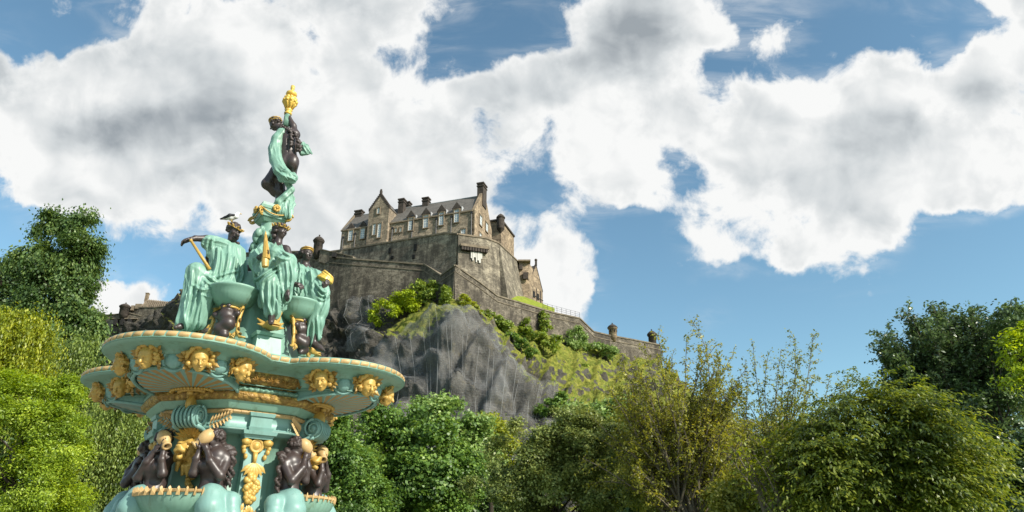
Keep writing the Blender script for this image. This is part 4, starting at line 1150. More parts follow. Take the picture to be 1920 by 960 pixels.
# ------------------------------------------------------------------ shrubs on the crag
SG = 'shrubs growing on the castle rock'
def shrub(label, px, row, blobs, mat, n, leaf, seed, clump=.9, style='broad', dy=-1.0, name='shrub', per=14):
    p, nn = crag_at(px, row); Y = p.y + dy
    cx, cy = np.mean([b[0] for b in blobs]), max(b[1] + b[3] for b in blobs)
    b = at(cx, cy, Y)
    make_tree(name, label, blobs, Y, mat, n, leaf, clump, per, seed, style, 5, base=np.array([b.x, b.y + .5, b.z - .8]), cat='shrub', group=SG, trunk_r=.1)
shrub('lime green ivy mound on the rock under the dark curtain wall', 755, .8, [(745, 565, 16, 14), (765, 558, 18, 14), (740, 583, 12, 10), (775, 575, 14, 14), (728, 574, 8, 8)], 'ivy', 9000, .5, 41, 1.0, dy=-4)
shrub('lime ivy hanging in a strip down the shaded gully', 704, .9, [(706, 575, 6, 12), (700, 595, 7, 14), (709, 605, 5, 9), (716, 567, 5, 6)], 'ivy', 2600, .45, 42, .8, dy=-5)
shrub('dull green bush against the dark wall right of the lime ivy', 795, .5, [(800, 545, 18, 14), (785, 535, 14, 10), (812, 540, 10, 14), (800, 560, 20, 12)], 'scrub', 5000, .5, 43, 1.0, dy=-3)
shrub('slender bush against the shaded flank of the salient corner', 835, .2, [(836, 548, 8, 16), (832, 562, 12, 10)], 'scrub', 2200, .45, 44, .8, dy=-5)
shrub('bright bush on the crest right of the salient corner', 878, .4, [(868, 562, 9, 12), (878, 572, 14, 10), (890, 582, 14, 9), (862, 575, 6, 8)], 'yellow', 4000, .45, 45, .8, dy=-1)
shrub('dark shrub clinging to the middle of the netted rock', 838, 2.1, [(840, 632, 11, 9), (846, 640, 9, 6), (832, 628, 7, 6)], 'dark', 2200, .4, 46, .7)
shrub('bush band along the foot of the downhill wall nearest the crest', 925, .5, [(912, 592, 16, 8), (930, 602, 18, 9), (948, 612, 16, 9)], 'scrub', 4500, .45, 47, .8, dy=-1)
shrub('ivy column climbing the middle of the downhill wall', 1020, .05, [(1021, 600, 9, 14), (1023, 615, 11, 10), (1018, 588, 6, 6)], 'scrub', 3500, .42, 48, .7, dy=-4)
shrub('bushy green shrub below the ivy column', 1000, .8, [(985, 625, 18, 10), (1010, 636, 20, 12), (1035, 648, 16, 12), (1045, 636, 12, 8)], 'scrub', 5500, .5, 49, .9, dy=-1)
shrub('pale green upright bush against the downhill wall', 1082, .4, [(1080, 632, 18, 20), (1075, 645, 20, 10), (1092, 640, 12, 12)], 'pale', 5500, .45, 50, .9, 'upright', dy=-3)
shrub('small shrub at the foot of the wall left of the ivy column', 985, .3, [(990, 608, 9, 12), (980, 616, 10, 8)], 'scrub', 2200, .42, 51, .7, dy=-1)
shrub('low thicket right of the pale upright bush', 1130, .6, [(1120, 652, 20, 10), (1145, 660, 18, 10), (1100, 655, 12, 8)], 'pale', 4500, .5, 52, .9, dy=-1)
shrub('dark green shrub on the grassy slope edge of the netting', 980, 1.3, [(960, 632, 12, 8), (978, 645, 14, 9), (995, 660, 12, 8)], 'mid', 3500, .45, 53, .8)
shrub('small round shrub alone on the grassy slope', 1095, 1.2, [(1097, 690, 7, 7), (1092, 694, 5, 5)], 'scrub', 1000, .42, 54, .6)
shrub('bush at the foot of the slope beside the netting edge', 1050, 3.4, [(1035, 760, 18, 12), (1055, 752, 16, 14), (1015, 770, 14, 10)], 'mid', 3500, .5, 55, .9)

# ------------------------------------------------------------------ sculpting: smooth distance fields turned into meshes
def surface_nets(F, org, h):
    S = F < 0
    nx, ny, nz = F.shape
    c = [S[dx:nx - 1 + dx, dy:ny - 1 + dy, dz:nz - 1 + dz] for dx in (0, 1) for dy in (0, 1) for dz in (0, 1)]
    cnt = sum(x.astype(np.int8) for x in c)
    mask = (cnt > 0) & (cnt < 8)
    I = np.argwhere(mask)
    vid = -np.ones(mask.shape, np.int64); vid[mask] = np.arange(len(I))
    offs = np.array([(dx, dy, dz) for dx in (0, 1) for dy in (0, 1) for dz in (0, 1)])
    val = np.stack([F[I[:, 0] + o[0], I[:, 1] + o[1], I[:, 2] + o[2]] for o in offs], 1)
    acc = np.zeros((len(I), 3)); n = np.zeros(len(I))
    for a in range(8):
        for b in range(a + 1, 8):
            if np.abs(offs[a] - offs[b]).sum() != 1: continue
            fa, fb = val[:, a], val[:, b]; cr_ = (fa < 0) != (fb < 0)
            t = np.where(cr_, fa / np.where(cr_, fa - fb, 1), 0)
            acc += np.where(cr_[:, None], offs[a] + (offs[b] - offs[a]) * t[:, None], 0); n += cr_
    V = org + (I + acc / n[:, None]) * h
    Q = []
    for ax in range(3):
        o1, o2 = [(1, 2), (2, 0), (0, 1)][ax]
        A = np.take(S, range(0, S.shape[ax] - 1), ax); B = np.take(S, range(1, S.shape[ax]), ax)
        E = np.argwhere(A != B)
        ok = (E[:, o1] >= 1) & (E[:, o2] >= 1) & (E[:, o1] < mask.shape[o1]) & (E[:, o2] < mask.shape[o2]) & (E[:, ax] < mask.shape[ax])
        E = E[ok]
        def cell(d1, d2):
            k = E.copy(); k[:, o1] -= d1; k[:, o2] -= d2
            return vid[k[:, 0], k[:, 1], k[:, 2]]
        q = np.stack([cell(1, 1), cell(0, 1), cell(0, 0), cell(1, 0)], 1)
        flip = ~A[E[:, 0], E[:, 1], E[:, 2]]
        q[flip] = q[flip][:, ::-1]
        Q.append(q)
    return V, np.concatenate(Q)

def smin(a, b, k):
    if k <= 0: return np.minimum(a, b)
    t = np.clip(0.5 + 0.5 * (b - a) / k, 0, 1)
    return b * (1 - t) + a * t - k * t * (1 - t)

class Sculpt:
    """prims: cones (tapered limbs) and ellipsoids in world space"""
    def __init__(self, h=0.012, k=0.04):
        self.h, self.k, self.pr = h, k, []
        self.noise = None; self.rg = []
    def cone(self, a, b, r0, r1=None, k=None, fold=0.0, nf=7, tw=0.0, sub=False, flat=1.0):
        self.pr.append(('c', np.array(a, float), np.array(b, float), r0, r0 if r1 is None else r1, self.k if k is None else k, fold, nf, tw, sub)); return self
    def fold_lines(self, lines, Y, amp=.028, w=.022, ox=338, oy=375, sc=3.2):
        """crisp cloth ridges along drawn lines lying on the front of the figure"""
        for l in lines: self.rg.append((np.array([list(at(ox + x / sc, oy + y / sc, Y)) for x, y in l]), amp, w))
        return self
    def chain(self, pts, rads, **kw):
        for i in range(len(pts) - 1): self.cone(pts[i], pts[i + 1], rads[i], rads[i + 1], **kw)
        return self
    def ell(self, c, r, axes=None, k=None, sub=False):
        self.pr.append(('e', np.array(c, float), np.array(r if hasattr(r, '__len__') else (r, r, r), float), np.eye(3) if axes is None else np.array([list(x) for x in axes], float), self.k if k is None else k, sub)); return self
    def mesh(self):
        lo, hi = np.full(3, 1e9), np.full(3, -1e9)
        for p in self.pr:
            if p[0] == 'c':
                r = max(p[3], p[4]) + abs(p[6]); q = np.stack([p[1], p[2]]); a, b = q.min(0) - r, q.max(0) + r
            else: r = p[2].max(); a, b = p[1] - r, p[1] + r
            if not p[-1]: lo, hi = np.minimum(lo, a), np.maximum(hi, b)
        lo -= 4 * self.h + .03; hi += 4 * self.h + .03
        n = np.ceil((hi - lo) / self.h).astype(int)
        F = np.full(n, 0.5, np.float32)
        for p in self.pr:
            if p[0] == 'c':
                r = max(p[3], p[4]) + abs(p[6]) + p[5] + .03; q = np.stack([p[1], p[2]]); a, b = q.min(0) - r, q.max(0) + r; k = p[5]
            else: r = p[2].max() + p[4] + .03; a, b = p[1] - r, p[1] + r; k = p[4]
            i0 = np.clip(((a - lo) / self.h).astype(int), 0, n - 1); i1 = np.clip(((b - lo) / self.h).astype(int) + 2, 1, n)
            g = [lo[d] + np.arange(i0[d], i1[d]) * self.h for d in range(3)]
            X = np.stack(np.meshgrid(*g, indexing='ij'), -1)
            if p[0] == 'c':
                ab = p[2] - p[1]; L2 = (ab ** 2).sum() + 1e-12; L_ = math.sqrt(L2)
                w = X - p[1]; t = np.clip((w @ ab) / L2, 0, 1)
                pv = w - t[..., None] * ab; dist = np.sqrt((pv ** 2).sum(-1))
                d = dist - (p[3] + (p[4] - p[3]) * t)
                if p[6]:
                    e1 = np.cross(ab, [0.3, 0.5, 0.81]); e1 /= np.linalg.norm(e1) + 1e-9; e2 = np.cross(ab / L_, e1)
                    an = np.arctan2(pv @ e2, pv @ e1)
                    wv = (vnoise(X * 5.0 + p[3] * 50) - .5) * 1.1 + (vnoise(X * 1.7 + 9) - .5) * 3.2
                    s = np.abs(np.sin(an * p[7] / 2 + p[8] * t + wv))
                    s2 = np.abs(np.sin(an * p[7] * .9 + p[8] * 2 * t - wv * 1.3 + 1.0))
                    md = np.clip(vnoise(X * 3.1 + 40) * 2.6 - .5, .15, 1.5)
                    d = d - p[6] * (1.25 * (1 - s) ** 1.4 + .45 * (1 - s2) ** 1.5 - .5) * md * np.clip(dist / (p[3] * .5 + 1e-6), 0, 1)
            else:
                w = (X - p[1]) @ p[3].T / p[2]; l = np.sqrt((w ** 2).sum(-1)) + 1e-9
                l2 = np.sqrt(((w / p[2]) ** 2).sum(-1)) + 1e-9
                d = l * (l - 1) / l2
            sl = tuple(slice(i0[j], i1[j]) for j in range(3))
            if p[-1]: F[sl] = -smin(-F[sl], d, k)
            else: F[sl] = smin(F[sl], d, k)
        if self.noise:
            amp, sc, st = self.noise
            X = lo + np.argwhere(np.abs(F) < .08) * self.h
            sel = np.abs(F) < .08
            F[sel] += (amp * (np.abs(2 * fbm(X * np.array(sc) + st, 3) - 1) - .25)).astype(np.float32)
        if self.rg:
            sel = np.abs(F) < .09; X = lo + np.argwhere(sel) * self.h; add = np.zeros(len(X))
            for P, am_, w_ in self.rg:
                v = unit(P.mean(0) - np.array([0, 0, EYE])); best = np.full(len(X), 9.0); tt = np.zeros(len(X))
                fine = np.concatenate([P[i] + (P[i + 1] - P[i]) * np.linspace(0, 1, 8, endpoint=False)[:, None] for i in range(len(P) - 1)] + [P[-1:]])
                if len(P) == 3:
                    u_ = np.linspace(0, 1, 17)[:, None]; q_ = 2 * P[1] - .5 * (P[0] + P[2]); fine = P[0] * (1 - u_) ** 2 + q_ * 2 * u_ * (1 - u_) + P[2] * u_ ** 2
                for i in range(len(fine) - 1):
                    a, b = fine[i], fine[i + 1]; A = X - a; A = A - (A @ v)[:, None] * v; B = (b - a) - ((b - a) @ v) * v
                    t = np.clip((A @ B) / (B @ B + 1e-12), 0, 1); d = np.sqrt(((A - t[:, None] * B) ** 2).sum(1)); m_ = d < best; best[m_] = d[m_]; tt[m_] = (i + t[m_]) / (len(fine) - 1)
                dp = (X - P.mean(0)) @ v
                env = np.clip(np.minimum(tt, 1 - tt) * 6, 0.15, 1) * (dp < .12)
                add += am_ * env * (np.exp(-(best / w_) ** 2) - .45 * np.exp(-((best - 2.1 * w_) / w_) ** 2))
            F[sel] -= np.clip(add, -.03, .045).astype(np.float32)
        F[0] = F[-1] = .5; F[:, 0] = F[:, -1] = .5; F[:, :, 0] = F[:, :, -1] = .5
        return surface_nets(F, lo, self.h)
    def build(self, name, mat, parent=None, **kw):
        V, Q = self.mesh()
        return np_mesh(name, V, Q, mat, parent, True, **kw)

def paintmat(name, c, rough, stain, metal=0.0, spec=0.5, sc=1.5, crease=None, bump=0.0, rs=0.2):
    """glossy paint with rain streaks and a darker tone mixed into the creases"""
    t = NT(name); p = t.pos()
    st = t.noise(t.scaled(p, (5, 5, 0.8)), sc, 6, 0.65); n = t.noise(p, 2.2, 5, 0.6)
    col = t.mix(t.math('MULTIPLY', t.step(st, 0.50, 0.70), 0.75), c, stain)
    gr = t.noise(p, 9.0, 6, 0.7)
    col = t.mix(t.math('MULTIPLY', t.step(gr, 0.58, 0.74), 0.45), col, tuple(x * .55 for x in stain))
    col = t.mix(t.math('MULTIPLY', t.step(n, 0.35, 0.75), 0.35), col, tuple(x * 1.18 for x in c))
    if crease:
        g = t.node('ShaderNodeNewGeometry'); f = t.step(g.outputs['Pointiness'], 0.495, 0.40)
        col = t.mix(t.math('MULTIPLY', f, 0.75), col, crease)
    t.set(col, t.math('ADD', t.math('MULTIPLY', n, rs), rough - rs / 2), metal, spec)
    if bump: t.bump(t.noise(p, 26, 4, 0.6), bump, 0.02)
    return t.mat
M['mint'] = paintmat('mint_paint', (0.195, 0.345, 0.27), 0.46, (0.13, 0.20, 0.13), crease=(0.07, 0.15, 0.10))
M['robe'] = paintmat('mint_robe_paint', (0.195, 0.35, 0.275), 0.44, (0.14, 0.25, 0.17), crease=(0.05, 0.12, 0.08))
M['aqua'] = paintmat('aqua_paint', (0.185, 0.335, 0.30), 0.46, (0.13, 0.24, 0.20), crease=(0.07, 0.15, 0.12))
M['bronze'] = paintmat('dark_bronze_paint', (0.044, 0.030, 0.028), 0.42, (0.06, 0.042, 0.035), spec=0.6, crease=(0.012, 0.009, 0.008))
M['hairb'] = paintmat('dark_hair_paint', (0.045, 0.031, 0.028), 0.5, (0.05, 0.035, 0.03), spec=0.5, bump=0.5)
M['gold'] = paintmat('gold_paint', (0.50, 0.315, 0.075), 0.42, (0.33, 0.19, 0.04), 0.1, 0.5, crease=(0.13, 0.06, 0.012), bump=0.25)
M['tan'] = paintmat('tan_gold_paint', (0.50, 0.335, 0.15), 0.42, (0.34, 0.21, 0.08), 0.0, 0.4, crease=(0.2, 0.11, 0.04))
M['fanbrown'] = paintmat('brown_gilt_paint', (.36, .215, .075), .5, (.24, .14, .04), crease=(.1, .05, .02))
def orna():
    t = NT('gold_relief'); p = t.pos()
    v = t.node('ShaderNodeTexVoronoi'); v.feature = 'SMOOTH_F1'; v.inputs['Scale'].default_value = 14; t.l.new(p, v.inputs['Vector'])
    w = t.noise(p, 22, 3, 0.5, 1.0)
    h = t.math('ADD', v.outputs['Distance'], t.math('MULTIPLY', w, 0.5))
    t.set(t.mix(t.step(h, 0.35, 0.75), (0.54, 0.35, 0.09), (0.27, 0.155, 0.035)), 0.38, 0.2); t.bump(h, 1.0, 0.06)
    return t.mat
M['relief'] = orna()

# ------------------------------------------------------------------ the fountain
FC = Vector((-5.07, 13.0, 0.0)); PHI = R(-98.6)
LOBE_R, LOBE_D, FLAT = 1.325, 1.757, 2.02
def fl(r, a, z, b=0.0):
    """fountain point: r out along bearing a degrees (0 = lobe nearest the camera), b sideways"""
    t = R(a) + PHI
    return Vector((FC.x + math.cos(t) * r - math.sin(t) * b, FC.y + math.sin(t) * r + math.cos(t) * b, z))
def fdir(a): t = R(a) + PHI; return Vector((math.cos(t), math.sin(t), 0))
ftn = thing('fountain', 'ornate mint and gold cast iron fountain with a lobed upper basin, nearest the camera', 'fountain', tuple(FC))

def quatre(ang, d):
    """outline radius of the lobed basin shrunk by d"""
    best = (FLAT - d) / np.maximum(np.cos(((ang + math.pi / 2) % (math.pi / 2)) - math.pi / 4), .7)
    k = 0.10
    for j in range(4):
        a = ang - j * math.pi / 2; r = max(LOBE_R - d, .05)
        s = LOBE_D * np.sin(a); q = r * r - s * s
        l = np.where((q > 0) & (np.cos(a) > 0), LOBE_D * np.cos(a) + np.sqrt(np.maximum(q, 0)), 0)
        t = np.clip(.5 + .5 * (l - best) / k, 0, 1); best = best * (1 - t) + l * t + k * t * (1 - t) * .5
    return best
def ngon(ang, R0, n=8, off=0.0, rnd=0.0):
    s = 2 * math.pi / n
    a = ((ang - off + s / 2) % s) - s / 2
    return R0 / np.cos(a) * (1 - rnd) + R0 * rnd
def ring(name, rows, mat, parent=ftn, smooth=True, nseg=720, close=True, mats=None, fm=None, **kw):
    """loft of polar outlines: rows are (function of angle, z)"""
    an = np.arange(nseg) * 2 * math.pi / nseg
    V = []
    for f, z in rows:
        r = f(an); t = an + PHI
        V.append(np.stack([FC.x + r * np.cos(t), FC.y + r * np.sin(t), np.full(nseg, z)], 1))
    V = np.concatenate(V); i = np.arange(nseg); j = (i + 1) % nseg
    Fq = np.concatenate([np.stack([k * nseg + i, k * nseg + j, (k + 1) * nseg + j, (k + 1) * nseg + i], 1) for k in range(len(rows) - 1)])
    return np_mesh(name, V, Fq, mats or mat, parent, smooth, fmat=None if fm is None else fm(nseg, len(rows)), **kw)
Qd = lambda d: (lambda a: quatre(a, d))
def blend(f, g, t): return lambda a: f(a) * (1 - t) + g(a) * t
O = lambda r, rnd=0.0: (lambda a: ngon(a, r, 8, 0.0, rnd))
rows = [(lambda a: a * 0 + .3, 4.60), (Qd(.35), 4.62), (Qd(.12), 4.74), (Qd(.06), 4.795), (Qd(.035), 4.80), (Qd(.03), 4.795), (Qd(.03), 4.705), (Qd(.0), 4.70), (Qd(.0), 4.685), (Qd(.03), 4.675), (Qd(.045), 4.655)]
for t in np.linspace(0, 1, 9)[1:]: rows.append((Qd(.045 + .30 * math.sin(t * math.pi / 2) ** 1.15), 4.655 - .085 * (1 - math.cos(t * math.pi / 2)) - .02 * t))
rows += [(Qd(.355), 4.53), (Qd(.385), 4.53), (Qd(.40), 4.50), (Qd(.45), 4.39), (Qd(.475), 4.365), (Qd(.44), 4.355), (Qd(.44), 4.34), (Qd(.50), 4.345), (Qd(.52), 4.355)]
inner = O(1.50, .5)
for t in (.33, .66, 1.0): rows.append((blend(Qd(.52), inner, t), 4.355 - .01 * t))
bas = ring('basin', rows, M['mint'], nseg=960)
# gold beads round the rim
tb = np.linspace(0, 2 * math.pi, 4000, endpoint=False); rb = quatre(tb, .012)
px_, py_ = rb * np.cos(tb), rb * np.sin(tb)
sl_ = np.concatenate([[0], np.cumsum(np.hypot(np.diff(px_), np.diff(py_)))])
nb_ = int(sl_[-1] / .172)
m = MB()
for i in range(nb_):
    s0 = sl_[-1] * i / nb_
    prof = []
    for f in np.linspace(.05, .90, 5):
        th_ = np.interp(s0 + f * sl_[-1] / nb_, sl_, tb); prof.append(th_)
    vs = []; 
    for k, th_ in enumerate(prof):
        e = .97 if k in (0, 4) else 1.0; kk = (.012, .026, .03, .026, .012)[k]
        for zz, dd in ((4.712 + .008 * (1 - e) * 10, 0), (4.735, kk), (4.77, kk), (4.795 - .008 * (1 - e) * 10, .0)):
            r = quatre(np.array([th_ ]), .03 - dd)[0]; a = th_ + PHI + (zz - 4.75) * .12
            vs.append((FC.x + r * math.cos(a), FC.y + r * math.sin(a), zz))
    m.add(vs, [(4 * a + b, 4 * a + 4 + b, 4 * a + 5 + b, 4 * a + 1 + b) for a in range(4) for b in range(3)])
m.build('gold_beading', M['tan'], bas, True)

# fans on the undersides of the lobes, roundels and heads round the lobes
def lobe_pt(j, r, ang, z): 
    a = R(ang); x = LOBE_D + r * math.cos(a); y = r * math.sin(a)
    return fl(x, j * 90, z, y)
m = MB(); NF = 21; fx = -.16
for i in range(NF):
    for half in (0, 1):
        a0 = -128 + 256 * (i + .42 * half) / NF; a1 = -128 + 256 * (i + .42 + .58 * half) / NF
        def hit(a, rr):   # from the focus to the circle
            c_, s_ = math.cos(R(a)), math.sin(R(a)); b_ = fx * c_; q = b_ * b_ - fx * fx + rr * rr
            return fx + c_ * (-b_ + math.sqrt(max(q, 0))), s_ * (-b_ + math.sqrt(max(q, 0)))
        def pt(a, f, z):
            x, y = hit(a, .76); xx = fx + (x - fx) * f; return fl(LOBE_D + xx, 0, z + .14 * xx - .075, y * f)
        m.mi = half
        zo = 4.312 if half else 4.322
        am_ = (a0 + a1) / 2
        m.add([pt(a0, .17, 4.318), pt(am_, .17, 4.313 + half * .006), pt(a1, .17, 4.318), pt(a0, .98, 4.318), pt(am_, .98, 4.308 + half * .012), pt(a1, .98, 4.318)], [(0, 3, 4, 1), (1, 4, 5, 2)])
m.mi = 1
e_ = [lobe_pt(0, .80, a, 4.24 + .14 * .8 * math.cos(R(a))) for a in range(0, 360, 6)]; m.mi = 0; m.tube(e_ + e_[:1], .028, 8, False)
for p_, q_ in zip(e_, e_[1:] + e_[:1]): m.add([p_, q_, Vector((q_.x, q_.y, 4.37)), Vector((p_.x, p_.y, 4.37))], [(0, 1, 2, 3)])
fan = m.build('scallop_fan', [M['aqua'], M['fanbrown']], ftn, False)
fc = MB()
for i in range(26):
    a = -120 + 240 * i / 25; p = fl(LOBE_D + fx + math.cos(R(a)) * .15, 0, 4.205 + .02 * math.cos(R(a)), math.sin(R(a)) * .36)
    fc.ball(p, .03, .045, .028, 7, 5); q = p.lerp(fl(LOBE_D + fx, 0, 4.19), .4); fc.ball(q, .035, .045, .03, 7, 5)
fc.lathe(fl(LOBE_D + fx + .04, 0, 4.13), [(.02, -.0), (.05, .02), (.055, .05), (.03, .08)], 14)
fc.build('fan_rosette', M['gold'], fan, True)
for j in (1, 2, 3): dup(fan, ftn, (0, 0, 0), R(90 * j))
m = MB(); c = Vector((0, 0, 0))
m.lathe(c, [(.175, 0), (.19, .02), (.175, .04), (.15, .045), (.14, .025), (.125, .025), (.118, .05), (.09, .075), (.05, .09), (.0, .095)], 26)
ro = m.build('roundel', M['aqua'], None, True)
def head_prims(S, c, fw, up, s, k=.5):
    """a human head: skull, jaw, brow, nose, lips, sunken eyes and ears; s = half height"""
    c, fw, up = Vector(c), Vector(fw).normalized(), Vector(up); up = (up - fw * up.dot(fw)).normalized(); sd = up.cross(fw)
    ax = (sd, fw, up); P = lambda x, y, z: c + (sd * x + fw * y + up * z) * s
    S.ell(P(0, -.12, .22), (.72 * s, .86 * s, .78 * s), ax, .1 * s)
    S.ell(P(0, .22, -.28), (.55 * s, .55 * s, .66 * s), ax, .25 * s)
    S.ell(P(0, .48, -.74), (.24 * s, .2 * s, .2 * s), ax, .2 * s)
    S.cone(P(-.3, .62, .22), P(.3, .62, .22), .13 * s, .13 * s, .14 * s)
    S.cone(P(0, .70, .14), P(0, .93, -.22), .085 * s, .14 * s, .10 * s)
    S.ell(P(0, .74, -.47), (.22 * s, .12 * s, .07 * s), ax, .06 * s); S.ell(P(0, .70, -.58), (.18 * s, .11 * s, .07 * s), ax, .06 * s)
    for q in (-1, 1):
        S.ell(P(.27 * q, .76, .04), (.16 * s, .15 * s, .10 * s), ax, .07 * s, True)
        S.ell(P(.27 * q, .64, .04), (.13 * s, .12 * s, .085 * s), ax, .03 * s)
        S.ell(P(.34 * q, .52, -.22), (.2 * s, .2 * s, .2 * s), ax, .2 * s)
        S.ell(P(.70 * q, -.05, -.05), (.07 * s, .17 * s, .25 * s), ax, .05 * s)
    S.ell(P(0, .80, -.525), (.16 * s, .08 * s, .022 * s), ax, .03 * s, True)
    return P
SX = Sculpt(.011, .03)
P = head_prims(SX, (0, 0, 0), (1, 0, 0), (0, 0, 1), .205)
g = np.random.default_rng(5)
for i in range(64):
    a = g.uniform(-2.4, 2.4); el = g.uniform(-.15, 1.0); rr = 1.0
    d = Vector((math.cos(a) * .0 + (-.18 + .38 * math.cos(el * 1.4) * .6), math.sin(a) * .86, .18 + .86 * math.cos(a)))
    x = -.08 + .22 * g.uniform(-1, 1)
    S_ = .205
    SX.ell(Vector((x * S_ * 2.0 - .0, math.sin(a) * S_ * (.86 + .16 * g.random()), (.16 + math.cos(a) * (.92 + .14 * g.random())) * S_)), g.uniform(.032, .052), None, .012)
mk_v, mk_q = SX.mesh()
mask = np_mesh('head_mask', mk_v, mk_q, M['gold'], None, True)
m = MB()
for i in range(22):
    a = -2.5 + 5.0 * i / 21; r0 = .20 + .02 * math.sin(i * 2.1)
    b = Vector((-.05 + .05 * math.sin(i * 1.7), math.sin(a) * r0, .03 + math.cos(a) * r0)); d = Vector((.25 * math.sin(i * 2.7), math.sin(a + .25 * math.sin(i * 3.3)), math.cos(a) + .1)).normalized()
    ln = .13 + .035 * math.sin(i * 5.1); s = Vector((1, 0, 0)).cross(d).normalized(); up = Vector((1, 0, 0))
    m.add([b - s * .02, b + s * .02, b + d * ln * .5 + s * .048 + up * .015, b + d * ln + up * .05, b + d * ln * .5 - s * .048 + up * .015, b + d * ln * .5 + up * .045],
          [(0, 5, 4), (0, 1, 5), (1, 2, 5), (2, 3, 5), (3, 4, 5)])
mw = m.build('leaf_wreath', M['gold'], mask, False)
def place(o, loc, fwd, tilt=0.0, roll=0.0, sc=1.0, parent=ftn, new=True):
    """orient a part built facing +X so that it faces fwd"""
    f = Vector(fwd).normalized(); z = Vector((0, 0, 1)); s = z.cross(f).normalized(); u = f.cross(s)
    Mx = Matrix((f, s, u)).transposed().to_4x4() @ Matrix.Rotation(tilt, 4, 'Y') @ Matrix.Rotation(roll, 4, 'X') @ Matrix.Scale(sc, 4)
    c = dup(o, parent) if new else o
    c.parent = parent
    c.matrix_local = Matrix.Translation(Vector(loc) - root_loc(parent)) @ Mx
    return c
ANG = [(-92, -48, -5, 40, 84), (-78, -30, 20, 66, 104), (-84, -42, 0, 42, 84), (-84, -40, 2, 45, 88)]
first = True
for j in range(4):
    A_ = ANG[j]
    for i, a in enumerate(A_):
        p = lobe_pt(j, .985, a, 4.475); d = lobe_pt(j, 2, a, 4.4) - lobe_pt(j, 1, a, 4.4); d.z = 0
        place(mask, p, d, R(24), R(6 * math.sin(i * 9 + j)), 0.88 + .05 * math.sin(i * 5 + j * 3), new=not first); first = False
f2 = True
for j in range(4):
    A_ = ANG[j]
    for i in range(4):
        a = (A_[i] + A_[i + 1]) / 2
        p = lobe_pt(j, .865, a, 4.455); d = lobe_pt(j, 2, a, 4.4) - lobe_pt(j, 1, a, 4.4); d.z = -.42
        f = d.normalized(); c_ = ro if f2 else dup(ro, ftn); f2 = False
        c_.parent = ftn; c_.matrix_local = Matrix.Translation(p - FC) @ f.to_track_quat('Z', 'Y').to_matrix().to_4x4()
# gold acanthus panels on the straight sides
def acanthus(c, ax, up, n, L_, H_, rows=3, cols=5):
    m = MB()
    for i in range(cols):
        for s in (-1, 1):
            for k in range(5):
                f = (i + .5) / cols * 2 - 1
                b = c + ax * L_ * f; d = (ax * s * (.5 + .25 * k) + up * (1.1 - .42 * k)).normalized(); ln = H_ * (.95 - .09 * k)
                q = n.cross(d).normalized(); w = H_ * .17
                bs = b - up * H_ * .55 + up * H_ * .13 * k
                m.add([bs - q * w * .4 , bs + q * w * .4, bs + d * ln * .6 + q * w + n * .02, bs + d * ln + n * .05, bs + d * ln * .6 - q * w + n * .02, bs + d * ln * .5 + n * .055], [(0, 1, 5), (1, 2, 5), (2, 3, 5), (3, 4, 5), (4, 0, 5)])
    return m
m = MB()
vs = []
for i in range(13):
    for k in range(7):
        t = k / 6 * math.pi; b = -.66 + 1.32 * i / 12
        vs.append(fl(FLAT - .37 - .15 * k / 6 + .12 * math.sin(t), 45, 4.585 - .255 * k / 6, b))
m.add(vs, [(7 * i + k, 7 * i + k + 1, 7 * i + k + 8, 7 * i + k + 7) for i in range(12) for k in range(6)])
pan = m.build('leaf_panel', M['relief'], ftn, True)
am = acanthus(fl(FLAT - .325, 45, 4.45), (fl(0, 45, 0, 1) - fl(0, 45, 0)).normalized(), (Vector((0, 0, 1)) + fdir(45) * .45).normalized(), (fdir(45) - UPV * .45).normalized(), .60, .16)
am.build('acanthus_leaves', M['gold'], pan)
for j in (1, 2, 3): dup(pan, ftn, (0, 0, 0), R(90 * j))

# mouldings under the basin and the shaft
N8 = lambda r: (lambda a: ngon(a, r, 8, 0.0, .15))
def torus_rows(fn, r, z, h, bulge, n=7): return [(fn(r + bulge * math.sin(math.pi * i / (n - 1))), z - h * i / (n - 1)) for i in range(n)]
rope = lambda r: (lambda a: ngon(a, r, 8, 0.0, .15) + .012 * np.sin(a * 110))
ring('rope_moulding', torus_rows(rope, 1.52, 4.325, .10, .07), M['mint'])
ring('gold_band', [(N8(1.50), 4.235), (N8(1.58), 4.225), (N8(1.60), 4.18), (N8(1.56), 4.11), (N8(1.50), 4.085), (N8(1.44), 4.085)], M['relief'])
ring('cove_moulding', [(N8(1.50), 4.10), (N8(1.47), 4.03), (N8(1.41), 3.985), (N8(1.40), 3.965), (N8(1.38), 3.962)], M['mint'])
bead = lambda r: (lambda a: ngon(a, r, 8, 0.0, .15) - .014 * (np.abs(np.sin(a * 36)) < .25))
ring('gold_bead_course', torus_rows(bead, 1.36, 3.965, .075, .045), M['tan'])
ring('attic', [(N8(1.34), 3.90), (N8(1.32), 3.885), (N8(1.30), 3.70), (N8(1.33), 3.69), (N8(1.34), 3.67), (N8(1.38), 3.665), (N8(1.39), 3.63), (N8(1.34), 3.62), (N8(1.31), 3.585), (N8(1.24), 3.58)], M['aqua'], smooth=False, nseg=160)
ring('shaft', [(N8(1.24), 3.585), (N8(1.10), 3.57), (N8(1.08), 3.0), (N8(1.12), 2.3), (N8(1.5), 2.0), (N8(1.9), 1.5), (N8(2.0), 0.6), (N8(2.6), .5), (N8(2.6), 0.0)], M['mint'], smooth=False, nseg=160)
def oriented(a): return fdir(a), (fl(0, a, 0, 1) - fl(0, a, 0)).normalized()

